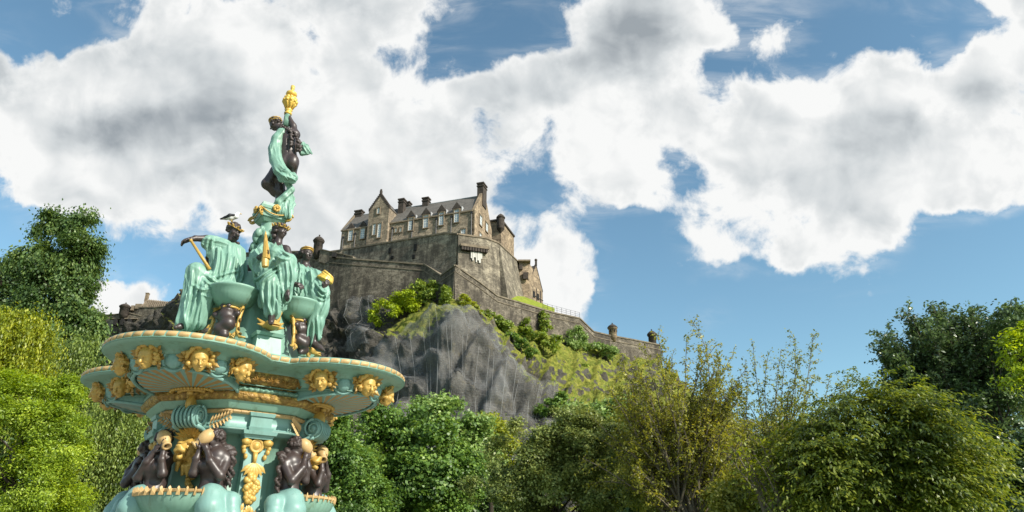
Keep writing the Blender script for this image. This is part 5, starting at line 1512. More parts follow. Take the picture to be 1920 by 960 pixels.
def side_group():
    """console, lion head, leaf sprays and shell basin under the lobe at bearing 0"""
    o, s = oriented(0)
    m = MB()
    # scrolled console: spiral section swept sideways
    sec = []
    for i in range(34):
        t = i / 33; a = math.pi * 3.4 * t; r = .165 * (1 - .80 * t)
        sec.append((1.56 + r * math.cos(a + math.pi * .5), 3.80 + r * math.sin(a + math.pi * .5)))
    pre = [(1.30, 3.62), (1.36, 3.57), (1.44, 3.60)]
    W_ = .20
    for b0, w in ((0, W_),):
        th_ = .03
        pts = [(1.31, 3.95), (1.45, 3.975)] + sec
        vs = []
        for (x, z) in pts: vs += [fl(x, 0, z, -w), fl(x, 0, z, w)]
        m.add(vs, [(2 * i, 2 * i + 2, 2 * i + 3, 2 * i + 1) for i in range(len(pts) - 1)])
    m.tube([fl(1.56, 0, 3.80, -W_), fl(1.56, 0, 3.80, W_)], .145, 20)
    m.tube([fl(1.56, 0, 3.80, -W_ - .02), fl(1.56, 0, 3.80, W_ + .02)], .06, 14)
    for b in (-.17, -.1, -.03, .04, .11, .17): 
        m.tube([fl(1.56 + .166 * math.cos(t), 0, 3.80 + .166 * math.sin(t), b) for t in np.linspace(-2.2, 2.2, 16)], .022, 6)
    for sg in (-1, 1):
        sp_ = [fl(x, 0, z, sg * (W_ + .012)) for x, z in sec]; m.tube(sp_, [.028 * (1 - .6 * i / 33) for i in range(34)], 6)
        m.tube([fl(1.30, 0, 3.58, sg * W_), fl(1.40, 0, 3.60, sg * W_), fl(1.50, 0, 3.63, sg * W_), fl(1.60, 0, 3.645, sg * W_)], .04, 8)
    m.hexa([fl(1.2, 0, 3.58, -W_), fl(1.42, 0, 3.62, -W_), fl(1.42, 0, 3.62, W_), fl(1.2, 0, 3.58, W_)][::1], [fl(1.2, 0, 3.95, -W_), fl(1.52, 0, 3.95, -W_), fl(1.52, 0, 3.95, W_), fl(1.2, 0, 3.95, W_)])
    con = m.build('scroll_console', M['aqua'], ftn, True)
    m = MB(); m.lathe(fl(1.50, 0, 3.985), [(.16, -.04), (.19, 0), (.16, .04)], 20, s); m.build('console_cap', M['gold'], con, True)
    # palm leaves above the lion and oak sprays at each side
    m = MB()
    for i in range(9):
        a = -80 + 160 * i / 8; d = (s * math.sin(R(a)) + UPV * math.cos(R(a)) * .75 + o * .3).normalized(); b = fl(1.36, 0, 3.46); q = d.cross(o).normalized(); ln = .26
        m.add([b, b + d * ln * .6 + q * .05, b + d * ln + o * .07, b + d * ln * .6 - q * .05, b + d * ln * .5 + o * .05], [(0, 1, 4), (1, 2, 4), (2, 3, 4), (3, 0, 4)])
    palm = m.build('palm_spray', M['gold'], ftn)
    for sg in (-1, 1):
        m = MB(); st_ = fl(1.32, 0, 3.70, sg * .26); en = fl(1.33, 0, 3.84, sg * .60)
        m.tube([st_, st_.lerp(en, .5) - UPV * .03, en], .014, 5)
        for i in range(7):
            f = i / 6; b = st_.lerp(en, f) + o * .02
            for q_ in (-1, 1):
                d = ((en - st_).normalized() * .55 + UPV * q_ * .9 + o * .2).normalized(); qq = d.cross(o).normalized(); ln = .15 * (1.15 - .45 * f)
                m.add([b, b + d * ln * .6 + qq * .03, b + d * ln + o * .02, b + d * ln * .6 - qq * .03, b + d * ln * .5 + o * .035], [(0, 1, 4), (1, 2, 4), (2, 3, 4), (3, 0, 4)])
        m.build('oak_spray', M['tan'], ftn)
    # lion head
    S = Sculpt(.012, .04); c = fl(1.36, 0, 3.30)
    def Q(x, y, z): return c + o * x + s * y + UPV * z
    S.ell(Q(.0, 0, .0), (.16, .17, .19), (o, s, UPV)); S.cone(Q(.10, 0, .04), Q(.26, 0, -.03), .075, .065); S.cone(Q(.2, 0, -.12), Q(.25, 0, -.15), .055, .045)
    S.ell(Q(.31, 0, .015), (.035, .05, .03), (o, s, UPV)); 
    for q_ in (-1, 1):
        S.ell(Q(.25, .05 * q_, -.05), (.07, .055, .045), (o, s, UPV)); S.ell(Q(.15, .085 * q_, .085), (.05, .05, .028), (o, s, UPV), .03); S.ell(Q(.19, .075 * q_, .045), .027, None, .012, True)
        S.ell(Q(.04, .14 * q_, .15), .05)
    S.ell(Q(.30, 0, -.095), (.08, .05, .03), (o, s, UPV), .015, True)
    g = np.random.default_rng(8)
    for i in range(60):
        a = g.uniform(0, 2 * math.pi); rr = g.uniform(.16, .27); x = g.uniform(-.06, .07)
        e1 = Q(x, math.sin(a) * rr * .78, math.cos(a) * rr - .03); e2 = Q(x - .04, math.sin(a) * (rr + .06) * .8, math.cos(a) * (rr + .05) - .11)
        S.cone(e1, e2, .035, .018, .012)
    S.build('lion_head', M['gold'], ftn)
    m = MB()
    for i in range(7):
        z = 3.0 - i * .075; m.ball(fl(1.22, 0, z, .02 * math.sin(i * 2)), .055, .06, .05, 8, 6)
        m.ball(fl(1.20, 0, z + .03, .05 * math.cos(i * 3)), .04, .04, .04, 8, 6)
    m.build('drop_garland', M['gold'], ftn, True)
    # fluted shell basin with a gold dog-tooth lip
    m = MB(); NS = 41
    cols_ = []
    for i in range(NS):
        a = -105 + 210 * i / (NS - 1)
        rip = .035 * math.cos(i * math.pi * 1.0)
        col_ = []
        for k in range(8):
            t = k / 7; r = (.16 + .45 * math.sin(t * math.pi / 2) ** .8) * (1 + rip * t * 1.3); z = 2.22 + .40 * t ** 1.4 + rip * .0
            col_.append(fl(1.42 + r * math.cos(R(a)) * .82, 0, z, r * math.sin(R(a)) * 1.12))
        cols_.append(col_)
    vs = [p for c_ in cols_ for p in c_]
    m.add(vs, [(8 * i + k, 8 * i + k + 1, 8 * i + k + 9, 8 * i + k + 8) for i in range(NS - 1) for k in range(7)])
    inn = [p.lerp(fl(1.42, 0, p.z), .09) - UPV * .02 for p in vs]
    m.add(inn, [(8 * i + k, 8 * i + k + 8, 8 * i + k + 9, 8 * i + k + 1) for i in range(NS - 1) for k in range(7)])
    sb = m.build('shell_basin', M['mint'], ftn, True)
    m = MB()
    for i in range(0, NS - 1):
        p0 = cols_[i][7]; p1 = cols_[i + 1][7]; mid = p0.lerp(p1, .5); out = (mid - fl(1.42, 0, mid.z)).normalized(); tan_ = (p1 - p0).normalized()
        hgt = .065
        if i % 2 == 0:
            m.add([p0 + out * .02 - UPV * .07, p1 + out * .02 - UPV * .07, mid + tan_ * .022 + UPV * hgt * .6 + out * .04, mid + UPV * hgt + out * .03, mid - tan_ * .022 + UPV * hgt * .6 + out * .04, mid + out * .06, mid - out * .03],
                  [(0, 1, 5), (1, 2, 5), (2, 3, 5), (3, 4, 5), (4, 0, 5), (1, 0, 6), (2, 1, 6), (3, 2, 6), (4, 3, 6), (0, 4, 6)])
    m.tube([c_[7] for c_ in cols_], .026, 6)
    for e in (0, NS - 1): m.ball(cols_[e][7], .06, .06, .05, 8, 6)
    m.build('gold_teeth', M['tan'], sb)
    m = MB(); m.add([fl(1.42 + .5 * math.cos(R(a)) * .8, 0, 2.50, .5 * math.sin(R(a)) * 1.1) for a in range(0, 360, 15)], [tuple(range(24))]); m.build('water', M['wet'], sb)
    # pilaster at bearing 45 with rosette, husks and fruit drop
    o, s = oriented(45)
    m = MB()
    m.hexa([fl(1.0, 45, 2.0, -.19), fl(1.33, 45, 2.0, -.19), fl(1.33, 45, 2.0, .19), fl(1.0, 45, 2.0, .19)], [fl(1.0, 45, 3.57, -.16), fl(1.27, 45, 3.57, -.16), fl(1.27, 45, 3.57, .16), fl(1.0, 45, 3.57, .16)])
    for zz, w, r in ((3.60, .27, 1.44), (3.54, .23, 1.37), (3.90, .20, 1.43), (3.66, .19, 1.42)):
        m.hexa([fl(1.1, 45, zz - .03, -w), fl(r, 45, zz - .03, -w), fl(r, 45, zz - .03, w), fl(1.1, 45, zz - .03, w)], [fl(1.1, 45, zz + .03, -w - .02), fl(r + .02, 45, zz + .03, -w - .02), fl(r + .02, 45, zz + .03, w + .02), fl(1.1, 45, zz + .03, w + .02)])
    m.hexa([fl(1.1, 45, 3.69, -.18), fl(1.385, 45, 3.69, -.18), fl(1.385, 45, 3.69, .18), fl(1.1, 45, 3.69, .18)], [fl(1.1, 45, 3.87, -.18), fl(1.405, 45, 3.87, -.18), fl(1.405, 45, 3.87, .18), fl(1.1, 45, 3.87, .18)])
    pil = m.build('pilaster', M['aqua'], ftn)
    m = MB()
    m.lathe(fl(1.29, 45, 3.40), [(.115, 0), (.125, .03), (.10, .055), (.085, .03), (.06, .03), (.05, .05), (.0, .055)], 20, o)
    for sg in (-1, 1):
        for i in range(5):
            t = i / 4; m.ball(fl(1.31, 45, 3.42 - .20 * t * t, sg * (.15 + .06 * math.sin(t * 3))), .05 - .012 * t, .03, .05, 8, 6)
        m.tube([fl(1.31, 45, 3.45, sg * .11), fl(1.33, 45, 3.46, sg * .19), fl(1.31, 45, 3.44, sg * .24)], [.05, .065, .055], 8)
    m.tube([fl(1.31, 45, 3.30), fl(1.32, 45, 3.12)], [.045, .03], 8)
    for i in range(7):
        a = -50 + 100 * i / 6; p0 = fl(1.33, 45, 3.14); d = (s * math.sin(R(a)) - UPV * math.cos(R(a))).normalized(); q = d.cross(o)
        m.add([p0, p0 + d * .17 + q * .04 + o * .03, p0 + d * .27, p0 + d * .17 - q * .04 + o * .03, p0 + d * .15 + o * .06], [(0, 1, 4), (1, 2, 4), (2, 3, 4), (3, 0, 4)])
    g = np.random.default_rng(3)
    for i in range(46):
        t = i / 45; m.ball(fl(1.34 + .03 * g.random(), 45, 2.93 - .42 * t, (g.random() - .5) * .26 * math.sin(.5 + 2.3 * t)), .042 + .016 * g.random(), None, None, 8, 6)
    for i in range(24):
        t = i / 23; a = (g.random() - .5) * 2; p0 = fl(1.34, 45, 2.50 - .42 * t, a * .13); d = (-UPV + s * a * .4).normalized(); q = d.cross(o)
        m.add([p0, p0 + d * .08 + q * .035 + o * .03, p0 + d * .16, p0 + d * .08 - q * .035 + o * .03, p0 + d * .08 + o * .05], [(0, 1, 4), (1, 2, 4), (2, 3, 4), (3, 0, 4)])
    m.build('fruit_garland', M['gold'], pil, True)
    return [con, palm, sb, pil]
M['wet'] = NT('water').set((0.10, 0.12, 0.11), 0.05).mat
before = set(ftn.children)
side_group()
grp = [o for o in ftn.children if o not in before]
for j in (1, 2, 3):
    for o in grp: dup(o, ftn, (0, 0, 0), R(90 * j))

# upper pedestal, foliage column and capital
N4 = lambda r, rnd=.1: (lambda a: ngon(a, r, 8, 0.0, rnd))
ring('upper_pedestal', [(N4(1.02), 4.60), (N4(1.02), 5.05), (N4(.98), 5.10), (N4(.92), 5.14), (N4(.86), 5.2), (N4(.66), 6.1), (N4(.60), 6.25), (N4(.62), 6.35), (N4(.56), 6.55), (N4(.46), 6.75), (N4(.38), 6.85), (N4(.32), 6.9), (N4(.02), 6.92)], M['mint'], smooth=False, nseg=160)
m = MB(); o, s = oriented(45)
for z0, z1, w0, w1, r0, r1 in ((4.62, 4.98, .30, .30, 1.28, 1.28), (4.982, 5.03, .29, .26, 1.26, 1.22), (5.032, 5.36, .235, .215, 1.18, 1.14), (5.362, 5.42, .24, .26, 1.17, 1.20)):
    m.hexa([fl(.6, 45, z0, -w0), fl(r0, 45, z0, -w0), fl(r0, 45, z0, w0), fl(.6, 45, z0, w0)], [fl(.6, 45, z1, -w1), fl(r1, 45, z1, -w1), fl(r1, 45, z1, w1), fl(.6, 45, z1, w1)])
fb = m.build('foot_block', M['mint'], ftn)
for j in (1, 2, 3): dup(fb, ftn, (0, 0, 0), R(90 * j))
S = Sculpt(.016, .03)
S.cone(FC + UPV * 6.8, FC + UPV * 8.08, .20, .17)
g = np.random.default_rng(12)
for i in range(60):
    t = g.random(); a = g.uniform(0, 2 * math.pi); r = .19 + .03 * g.random(); z = 7.0 + 1.0 * t
    b = .07 if 7.3 < z < 7.85 else .045
    S.ell(FC + Vector((math.cos(a) * (r + b * .4), math.sin(a) * (r + b * .4), z)), (b, b, b * 1.5), None, .02)
S.build('foliage_column', M['mint'], ftn)
m = MB()
def sq(w0, w1, z0, z1):
    m.hexa([fl(0, 45, z0) + fdir(45 + 90 * k + 45) * w0 for k in range(4)], [fl(0, 45, z1) + fdir(45 + 90 * k + 45) * w1 for k in range(4)])
sq(.24, .34, 8.06, 8.14); sq(.36, .40, 8.142, 8.30); sq(.42, .44, 8.302, 8.36); sq(.38, .38, 8.362, 8.44)
cap = m.build('capital', M['mint'], ftn)
m = MB()
for k in range(4):
    c_ = fl(0, 45, 8.20) + fdir(90 * k + 90) * .40
    for i in range(1):
        m.tube([c_ + (fdir(90 * k + 90) * math.cos(t) + UPV * math.sin(t)) * (.10 * (1 - t / 16)) for t in np.linspace(0, 12, 30)], .02, 6)
    n_ = fdir(45 + 90 * k); s_ = (fl(0, 45 + 90 * k, 0, 1) - fl(0, 45 + 90 * k, 0)).normalized()
    m.tube([fl(.30, 45 + 90 * k, 8.27, b) - UPV * .08 * (1 - (b / .26) ** 2) for b in np.linspace(-.28, .28, 9)], .014, 6)
    for i in range(8):
        a = i * math.pi / 4; m.ball(fl(.33, 45 + 90 * k, 8.33) + (s_ * math.cos(a) + UPV * math.sin(a)) * .055, .034, .02, .034, 8, 5)
    m.ball(fl(.35, 45 + 90 * k, 8.33), .03, .03, .03, 8, 5)
m.build('gold_volutes', M['gold'], cap, True)
# shallow bowls on the lobes' side of the pedestal
S_ = MB()
prof = [(.02, -.36), (.10, -.352), (.22, -.315), (.33, -.235), (.405, -.12), (.435, -.02), (.46, .0), (.46, .035), (.43, .045), (.40, .02), (.2, -.12), (.02, -.15)]
NSG = 72; vs = []
bc = fl(.86, 0, 6.24)
for r, h in prof:
    for k in range(NSG):
        t = 2 * math.pi * k / NSG; rr = r * (1 + (.022 * math.cos(k * math.pi) if -.35 < h < -.03 else 0))
        vs.append(bc + Vector((rr * math.cos(t), rr * math.sin(t), h)))
S_.add(vs, [(i * NSG + k, i * NSG + (k + 1) % NSG, (i + 1) * NSG + (k + 1) % NSG, (i + 1) * NSG + k) for i in range(len(prof) - 1) for k in range(NSG)])
bowl = S_.build('bowl', M['mint'], ftn, True)
for j in (1, 2, 3): dup(bowl, ftn, (0, 0, 0), R(90 * j))
# gilt scrolls beside the cherubs
m = MB()
for sg in (-1, 1):
    pts = [fl(.80, 0, 6.02, sg * .20), fl(.95, 0, 5.85, sg * .27), fl(.98, 0, 5.62, sg * .25), fl(1.0, 0, 5.42, sg * .27), fl(1.04, 0, 5.30, sg * .36), fl(1.06, 0, 5.28, sg * .48)]
    m.tube(pts, [.02, .035, .03, .035, .03, .012], 8)
    for i in range(9):
        f = i / 12 * 4.9; k = int(f); p = pts[k].lerp(pts[k + 1], f - k); d = (pts[k + 1] - pts[k]).normalized(); q = d.cross(fdir(0)).normalized() * (1 if i % 2 else -1)
        m.add([p, p + d * .05 + q * .06 + fdir(0) * .02, p + d * .12 + q * .075 + fdir(0) * .03, p + d * .10 + q * .02, p + d * .06 + q * .035 + fdir(0) * .045], [(0, 1, 4), (1, 2, 4), (2, 3, 4), (3, 0, 4)])
gs = m.build('gilt_scroll', M['gold'], ftn, True)
for j in (1, 2, 3): dup(gs, ftn, (0, 0, 0), R(90 * j))
S = Sculpt(.0105, .04); o45, s45 = oriented(45); Q = lambda r, b, z: fl(r, 45, z, b)
S.ell(Q(1.19, 0, 5.545), (.15, .125, .085), (o45, s45, UPV)); S.ell(Q(1.31, 0, 5.515), (.11, .095, .05), (o45, s45, UPV)); S.cone(Q(1.38, -.05, 5.50), Q(1.38, .05, 5.50), .03)
S.ell(Q(1.40, 0, 5.51), (.10, .12, .012), (o45, s45, UPV), .01, True)
S.chain([Q(1.08, 0, 5.58), Q(1.02, .10, 5.74), Q(.98, .16, 5.90), Q(1.0, .18, 6.02)], [.10, .075, .05, .03])
for q in (-1, 1):
    S.ell(Q(1.25, .10 * q, 5.58), (.05, .035, .03), (o45, s45, UPV)); S.cone(Q(1.12, .10 * q, 5.56), Q(1.05, .24 * q, 5.68), .05, .012); S.cone(Q(1.14, .12 * q, 5.54), Q(1.12, .24 * q, 5.56), .04, .012)
    S.cone(Q(1.0, .17, 6.0), Q(1.04, .17 + .10 * q, 6.10), .03, .012)
df = S.build('gilt_dolphin', M['gold'], ftn)
for j in (1, 2, 3): dup(df, ftn, (0, 0, 0), R(90 * j))

# ------------------------------------------------------------------ statues
RP = 0.0108                                   # metres per photograph pixel at the fountain
def hand(S, wrist, d, n, s=1.0, curl=.6, thumb=1):
    """palm and five fingers leaving the wrist along d; the palm faces n"""
    w = Vector(wrist); d = Vector(d).normalized(); n = Vector(n); n = (n - d * n.dot(d)).normalized(); sd = d.cross(n)
    S.cone(w, w + d * .10 * s, .036 * s, .046 * s, .03)
    S.cone(w + d * .06 * s - sd * .03 * s, w + d * .12 * s - sd * .03 * s, .026 * s, .022 * s, .02); S.cone(w + d * .06 * s + sd * .03 * s, w + d * .12 * s + sd * .03 * s, .026 * s, .022 * s, .02)
    for i, (o, l) in enumerate(((-.045, .085), (-.015, .10), (.016, .095), (.045, .075))):
        k0 = w + d * .125 * s + sd * o * s
        d1 = (d + n * curl * .5).normalized(); d2 = (d + n * curl * 1.6).normalized()
        k1 = k0 + d1 * l * .55 * s; k2 = k1 + d2 * l * .55 * s
        S.cone(k0, k1, .0165 * s, .0145 * s, .006); S.cone(k1, k2, .0145 * s, .011 * s, .006)
    t0 = w + d * .04 * s + sd * .035 * thumb * s; t1 = t0 + (d * .6 + sd * thumb * .6 + n * .45).normalized() * .065 * s; t2 = t1 + (d + n * .6).normalized() * .05 * s
    S.cone(t0, t1, .02 * s, .016 * s, .012); S.cone(t1, t2, .016 * s, .012 * s, .006)

def curls(S, c, fw, up, s, n, seed, long=None, rad=(.16, .30), face=.15, k=.05):
    """curly hair: locks packed over the skull, leaving the face free"""
    g = np.random.default_rng(seed); c, fw, up = Vector(c), Vector(fw).normalized(), Vector(up); up = (up - fw * up.dot(fw)).normalized(); sd = up.cross(fw)
    S.ell(c + (fw * -.16 + up * .28) * s, (.80 * s, .88 * s, .80 * s), (sd, fw, up), .04)
    i = 0
    while i < n:
        d = g.normal(size=3); d /= np.linalg.norm(d)
        if d[1] > face and d[2] < .62: continue
        if d[2] < -.62: continue
        S.ell(c + (sd * d[0] * .80 + fw * (d[1] * .88 - .16) + up * (d[2] * .84 + .25)) * s, g.uniform(*rad) * s, None, k * s); i += 1
    for (a, b, r) in (long or []):
        a, b = Vector(a), Vector(b)
        for j in range(int((b - a).length / (r * 1.1)) + 1):
            f = j / max(1, int((b - a).length / (r * 1.1))); p = a.lerp(b, f) + Vector(g.normal(size=3)) * r * .35
            S.ell(p, (r * g.uniform(.7, 1.1)), None, .015)

def wreath(c, fw, up, s, parent, n=18, back=True, mat='gold'):
    c, fw, up = Vector(c), Vector(fw).normalized(), Vector(up); up = (up - fw * up.dot(fw)).normalized(); sd = up.cross(fw)
    m = MB()
    for i in range(n):
        a = 2 * math.pi * i / n; rad = sd * math.cos(a) * .88 + fw * math.sin(a) * .96; b = c + (rad + fw * -.12 + up * (.50 - .06 * math.sin(a))) * s
        t = (sd * -math.sin(a) + fw * math.cos(a)); d = (t * (.8 if i % 2 else -.8) + up * .8 + rad * .5).normalized(); q = d.cross(rad.normalized()).normalized(); ln = s * .5
        o_ = rad.normalized() * .06 * s
        m.add([b, b + d * ln * .5 + q * s * .17 + o_, b + d * ln + o_ * 2, b + d * ln * .5 - q * s * .17 + o_, b + d * ln * .5 + o_ * 3.5], [(0, 1, 4), (1, 2, 4), (2, 3, 4), (3, 0, 4)])
        m.ball(b + o_, s * .10, None, None, 7, 5)
    m.tube([c + (sd * math.cos(a) * .86 + fw * (math.sin(a) * .94 - .12) + up * (.48 - .06 * math.sin(a))) * s for a in np.linspace(0, 2 * math.pi, 24)], .07 * s, 6)
    return m.build('gold_wreath', M[mat], parent)
A3 = at

# --- seated figure at the left, arm stretched out over a staff
t = thing('statue', 'seated draped statue with arm stretched out over a gold staff, under the gull', 'statue', tuple(A3(418, 545, 12.45)), 'statues on the fountain')
hc = A3(438, 434, 12.55); fw = Vector((.80, -.42, -.38)); up = Vector((.25, 0, 1))
S = Sculpt(.0105, .04); head_prims(S, hc, fw, up, .150)
S.cone(A3(436, 444, 12.57), A3(434, 464, 12.58), .085, .095)
S.chain([A3(432, 478, 12.58), A3(428, 505, 12.55), A3(420, 545, 12.5)], [.15, .17, .18])
S.chain([A3(412, 462, 12.5), A3(388, 448, 12.35), A3(366, 447, 12.2), A3(357, 449, 12.12)], [.085, .075, .055, .04], k=.03)
hand(S, A3(358, 448, 12.13), Vector((-.72, -.2, -.45)), Vector((.2, -.1, -1)), 1.0, .75, 1)
S.chain([A3(415, 545, 12.4), A3(368, 514, 12.05), A3(352, 600, 12.04), A3(338, 612, 11.92)], [.12, .09, .07, .06]); S.cone(A3(345, 611, 12.0), A3(329, 614, 11.82), .06, .035)
S.chain([A3(418, 548, 12.3), A3(392, 545, 12.0), A3(380, 600, 12.1)], [.16, .12, .08])
S.build('body', M['bronze'], t)
S = Sculpt(.0115, .05); S.noise = (.004, (5, 5, 1.6), 3)
S.chain([A3(431, 474, 12.57), A3(428, 502, 12.54), A3(424, 538, 12.5)], [.20, .28, .32], fold=.030, nf=10, tw=.6)
S.cone(A3(446, 474, 12.64), A3(452, 540, 12.62), .14, .12, fold=.029, nf=6); S.cone(A3(440, 467, 12.62), A3(418, 462, 12.5), .12, .13, fold=.022, nf=5)
S.cone(A3(418, 462, 12.46), A3(391, 455, 12.34), .14, .135, fold=.025, nf=6); S.cone(A3(396, 460, 12.36), A3(392, 478, 12.36), .09, .05, fold=.022)
S.cone(A3(402, 466, 12.4), A3(412, 525, 12.35), .12, .14, fold=.030, nf=6)
S.cone(A3(410, 470, 12.3), A3(408, 520, 12.2), .05, .09, fold=.029, nf=5)
S.chain([A3(418, 545, 12.4), A3(368, 509, 12.05)], [.23, .165], fold=.022, nf=6, tw=2)
S.chain([A3(368, 510, 12.05), A3(360, 560, 12.03), A3(353, 602, 12.04)], [.17, .17, .20], fold=.029, nf=7, tw=1)
S.chain([A3(420, 548, 12.3), A3(390, 548, 12.0)], [.23, .17], fold=.025, nf=6); S.chain([A3(388, 548, 12.0), A3(374, 604, 12.08)], [.175, .13], fold=.029, nf=7, tw=1)
S.cone(A3(392, 528, 12.12), A3(452, 548, 12.35), .09, .13, fold=.029, nf=5); S.cone(A3(396, 535, 12.08), A3(425, 556, 12.15), .07, .10, fold=.029, nf=5)
S.cone(A3(380, 535, 12.1), A3(365, 600, 12.1), .16, .16, fold=.029, nf=6)
S.fold_lines([[(215,225),(225,330),(190,480)],[(240,240),(250,350),(230,490)],[(275,240),(290,340),(250,500)],[(300,240),(330,350),(285,500)],[(320,240),(355,350),(330,510)],[(335,250),(380,370),(360,510)],[(200,470),(280,440),(370,420)],[(170,225),(160,260),(155,300)],[(195,225),(190,260),(185,300)],[(140,470),(210,515),(330,520)],[(160,450),(200,480),(240,500)],[(70,400),(60,560),(20,700)],[(100,470),(90,600),(50,730)],[(130,500),(110,640),(80,745)],[(70,500),(110,530),(150,540)]], 12.25)
S.build('robe', M['robe'], t)
S = Sculpt(.0105, .02); curls(S, hc, fw, up, .152, 70, 4, rad=(.16, .26), face=.25)
for k in range(14): S.ell(hc + fw.normalized() * .10 + Vector((0, 0, -.13)) + Vector(np.random.default_rng(k).normal(size=3)) * .035, .04, None, .015)
S.build('hair', M['hairb'], t)
wreath(hc, fw, up, .150, t)
stf = MB(); stf.tube([A3(358, 451, 12.07), A3(393, 505, 12.02)], [.026, .034], 10); stf.ball(A3(358, 451, 12.07), .034); stf.build('staff', M['gold'], t, True)

# --- gull standing on the left statue's head
g0 = A3(434, 415, 12.52)
gl = thing('gull', 'white gull with black back perched on the head of the left statue', 'bird', tuple(g0))
S = Sculpt(.006, .03); G = lambda x, z, y=0.: g0 + Vector((x, y, z))
S.chain([G(-.10, .075), G(-.02, .085), G(.07, .115), G(.095, .155)], [.030, .062, .050, .030]); S.ell(G(.105, .175), (.042, .033, .035)); S.cone(G(-.10, .075), G(-.19, .055), .028, .012)
S.build('body', M['gullw'] if 'gullw' in M else M.setdefault('gullw', plain('white_feathers', (.78, .77, .74), .7, var=.1)), gl)
M['gullb'] = plain('black_feathers', (.03, .03, .035), .6); M['beak'] = plain('yellow_beak', (.6, .38, .06), .5)
for sy in (-1, 1):
    S = Sculpt(.006, .02); S.chain([G(.055, .115, .045 * sy), G(-.03, .105, .058 * sy), G(-.13, .075, .035 * sy), G(-.235, .052, .012 * sy)], [.026, .036, .022, .008]); S.build('wing', M['gullb'], gl)
    m = MB(); m.tube([G(.0, .045, .02 * sy), G(.003, -.01, .02 * sy)], .006, 6); m.box(G(.018, -.012, .02 * sy), .02, .012, .004); m.build('leg', M['beak'], gl)
m = MB(); m.tube([G(.14, .172), G(.165, .168), G(.185, .158)], [.012, .009, .003], 8); m.build('beak', M['beak'], gl, True)
m = MB()
for sy in (-1, 1): m.ball(G(.122, .184, .028 * sy), .006)
m.build('eyes', M['dark'], gl)

# --- seated figure facing the viewer, holding a gilt sheaf
t = thing('statue', 'seated draped statue in the centre holding a pointed gilt sheaf upright', 'statue', tuple(A3(510, 520, 12.5)), 'statues on the fountain')
hc = A3(526, 434, 12.52); fw = Vector((.93, -.30, -.12)); up = Vector((0, 0, 1))
S = Sculpt(.0105, .04); P = head_prims(S, hc, fw, up, .150)
S.chain([A3(523, 446, 12.54), A3(520, 462, 12.55)], [.075, .09])
S.chain([A3(519, 470, 12.56), A3(516, 490, 12.54), A3(508, 512, 12.5)], [.16, .16, .17]); S.cone(A3(506, 466, 12.52), A3(535, 467, 12.5), .08, .085)
S.chain([A3(500, 466, 12.45), A3(484, 486, 12.25), A3(492, 480, 12.0)], [.08, .07, .05]); S.chain([A3(484, 486, 12.2), A3(491, 480, 12.0)], [.055, .045])
hand(S, A3(490, 480, 12.0), Vector((.9, -.3, .15)), Vector((0.2, -.9, 0)), 1.0, .9, 1)
S.chain([A3(537, 468, 12.45), A3(548, 500, 12.4), A3(541, 540, 12.1)], [.085, .07, .045]); hand(S, A3(540, 545, 12.08), Vector((.05, -.2, -1)), Vector((.5, .8, 0)), .95, .5, -1)
S.chain([A3(506, 515, 12.4), A3(507, 532, 12.1), A3(509, 592, 12.06)], [.12, .09, .07]); S.cone(A3(510, 596, 12.05), A3(508, 604, 11.86), .06, .05)
for i in range(5): S.cone(A3(505.5 + 1.6 * i, 604, 11.86), A3(505.2 + 1.6 * i, 607, 11.79), .016, .012, .006)
S.chain([A3(520, 512, 12.4), A3(536, 495, 12.2), A3(533, 550, 12.2)], [.11, .09, .06])
S.build('body', M['bronze'], t)
S = Sculpt(.0115, .05); S.noise = (.004, (5, 5, 1.6), 11)
S.chain([A3(512, 480, 12.52), A3(508, 515, 12.5)], [.25, .28], fold=.032, nf=9, tw=.8)
S.cone(A3(500, 462, 12.45), A3(534, 479, 12.33), .075, .07, fold=.025, nf=5); S.cone(A3(505, 463, 12.44), A3(528, 484, 12.3), .07, .08, fold=.022, nf=5)
S.cone(A3(514, 474, 12.33), A3(513, 476, 12.33), .11, .10)
S.chain([A3(499, 466, 12.5), A3(482, 490, 12.25), A3(486, 512, 12.2)], [.14, .15, .10], fold=.032, nf=6); S.cone(A3(484, 480, 12.25), A3(490, 520, 12.35), .13, .14, fold=.029, nf=6)
S.chain([A3(506, 516, 12.4), A3(506, 530, 12.05)], [.24, .185], fold=.022, nf=6); S.chain([A3(506, 530, 12.05), A3(508, 560, 12.04), A3(510, 584, 12.08)], [.19, .165, .14], fold=.032, nf=7, tw=.5)
S.chain([A3(518, 514, 12.4), A3(536, 492, 12.14)], [.22, .17], fold=.022, nf=6, tw=1); S.chain([A3(536, 491, 12.14), A3(537, 520, 12.15), A3(532, 556, 12.18)], [.175, .165, .12], fold=.032, nf=7, tw=.8)
S.cone(A3(522, 520, 12.2), A3(522, 572, 12.25), .15, .13, fold=.032, nf=6); S.cone(A3(493, 525, 12.2), A3(494, 572, 12.2), .10, .07, fold=.029, nf=5); S.cone(A3(490, 512, 12.25), A3(510, 500, 12.2), .09, .10, fold=.029, nf=5)
S.cone(A3(533, 545, 12.12), A3(540, 538, 12.1), .10, .09, fold=.022, nf=5)
S.fold_lines([[(530,260),(600,300),(670,340)],[(535,290),(590,345),(650,350)],[(430,340),(436,420),(455,500)],[(465,350),(452,400),(462,450)],[(440,490),(520,430),(600,390)],[(470,510),(540,445),(610,410)],[(500,480),(488,560),(510,650)],[(530,480),(528,580),(535,670)],[(560,490),(562,600),(560,690)],[(585,480),(584,580),(575,690)],[(590,380),(600,470),(610,560)],[(630,360),(642,450),(640,560)],[(660,380),(672,470),(650,570)],[(600,500),(590,560),(602,620)],[(545,300),(560,340),(550,380)]], 12.1)
S.build('robe', M['robe'], t)
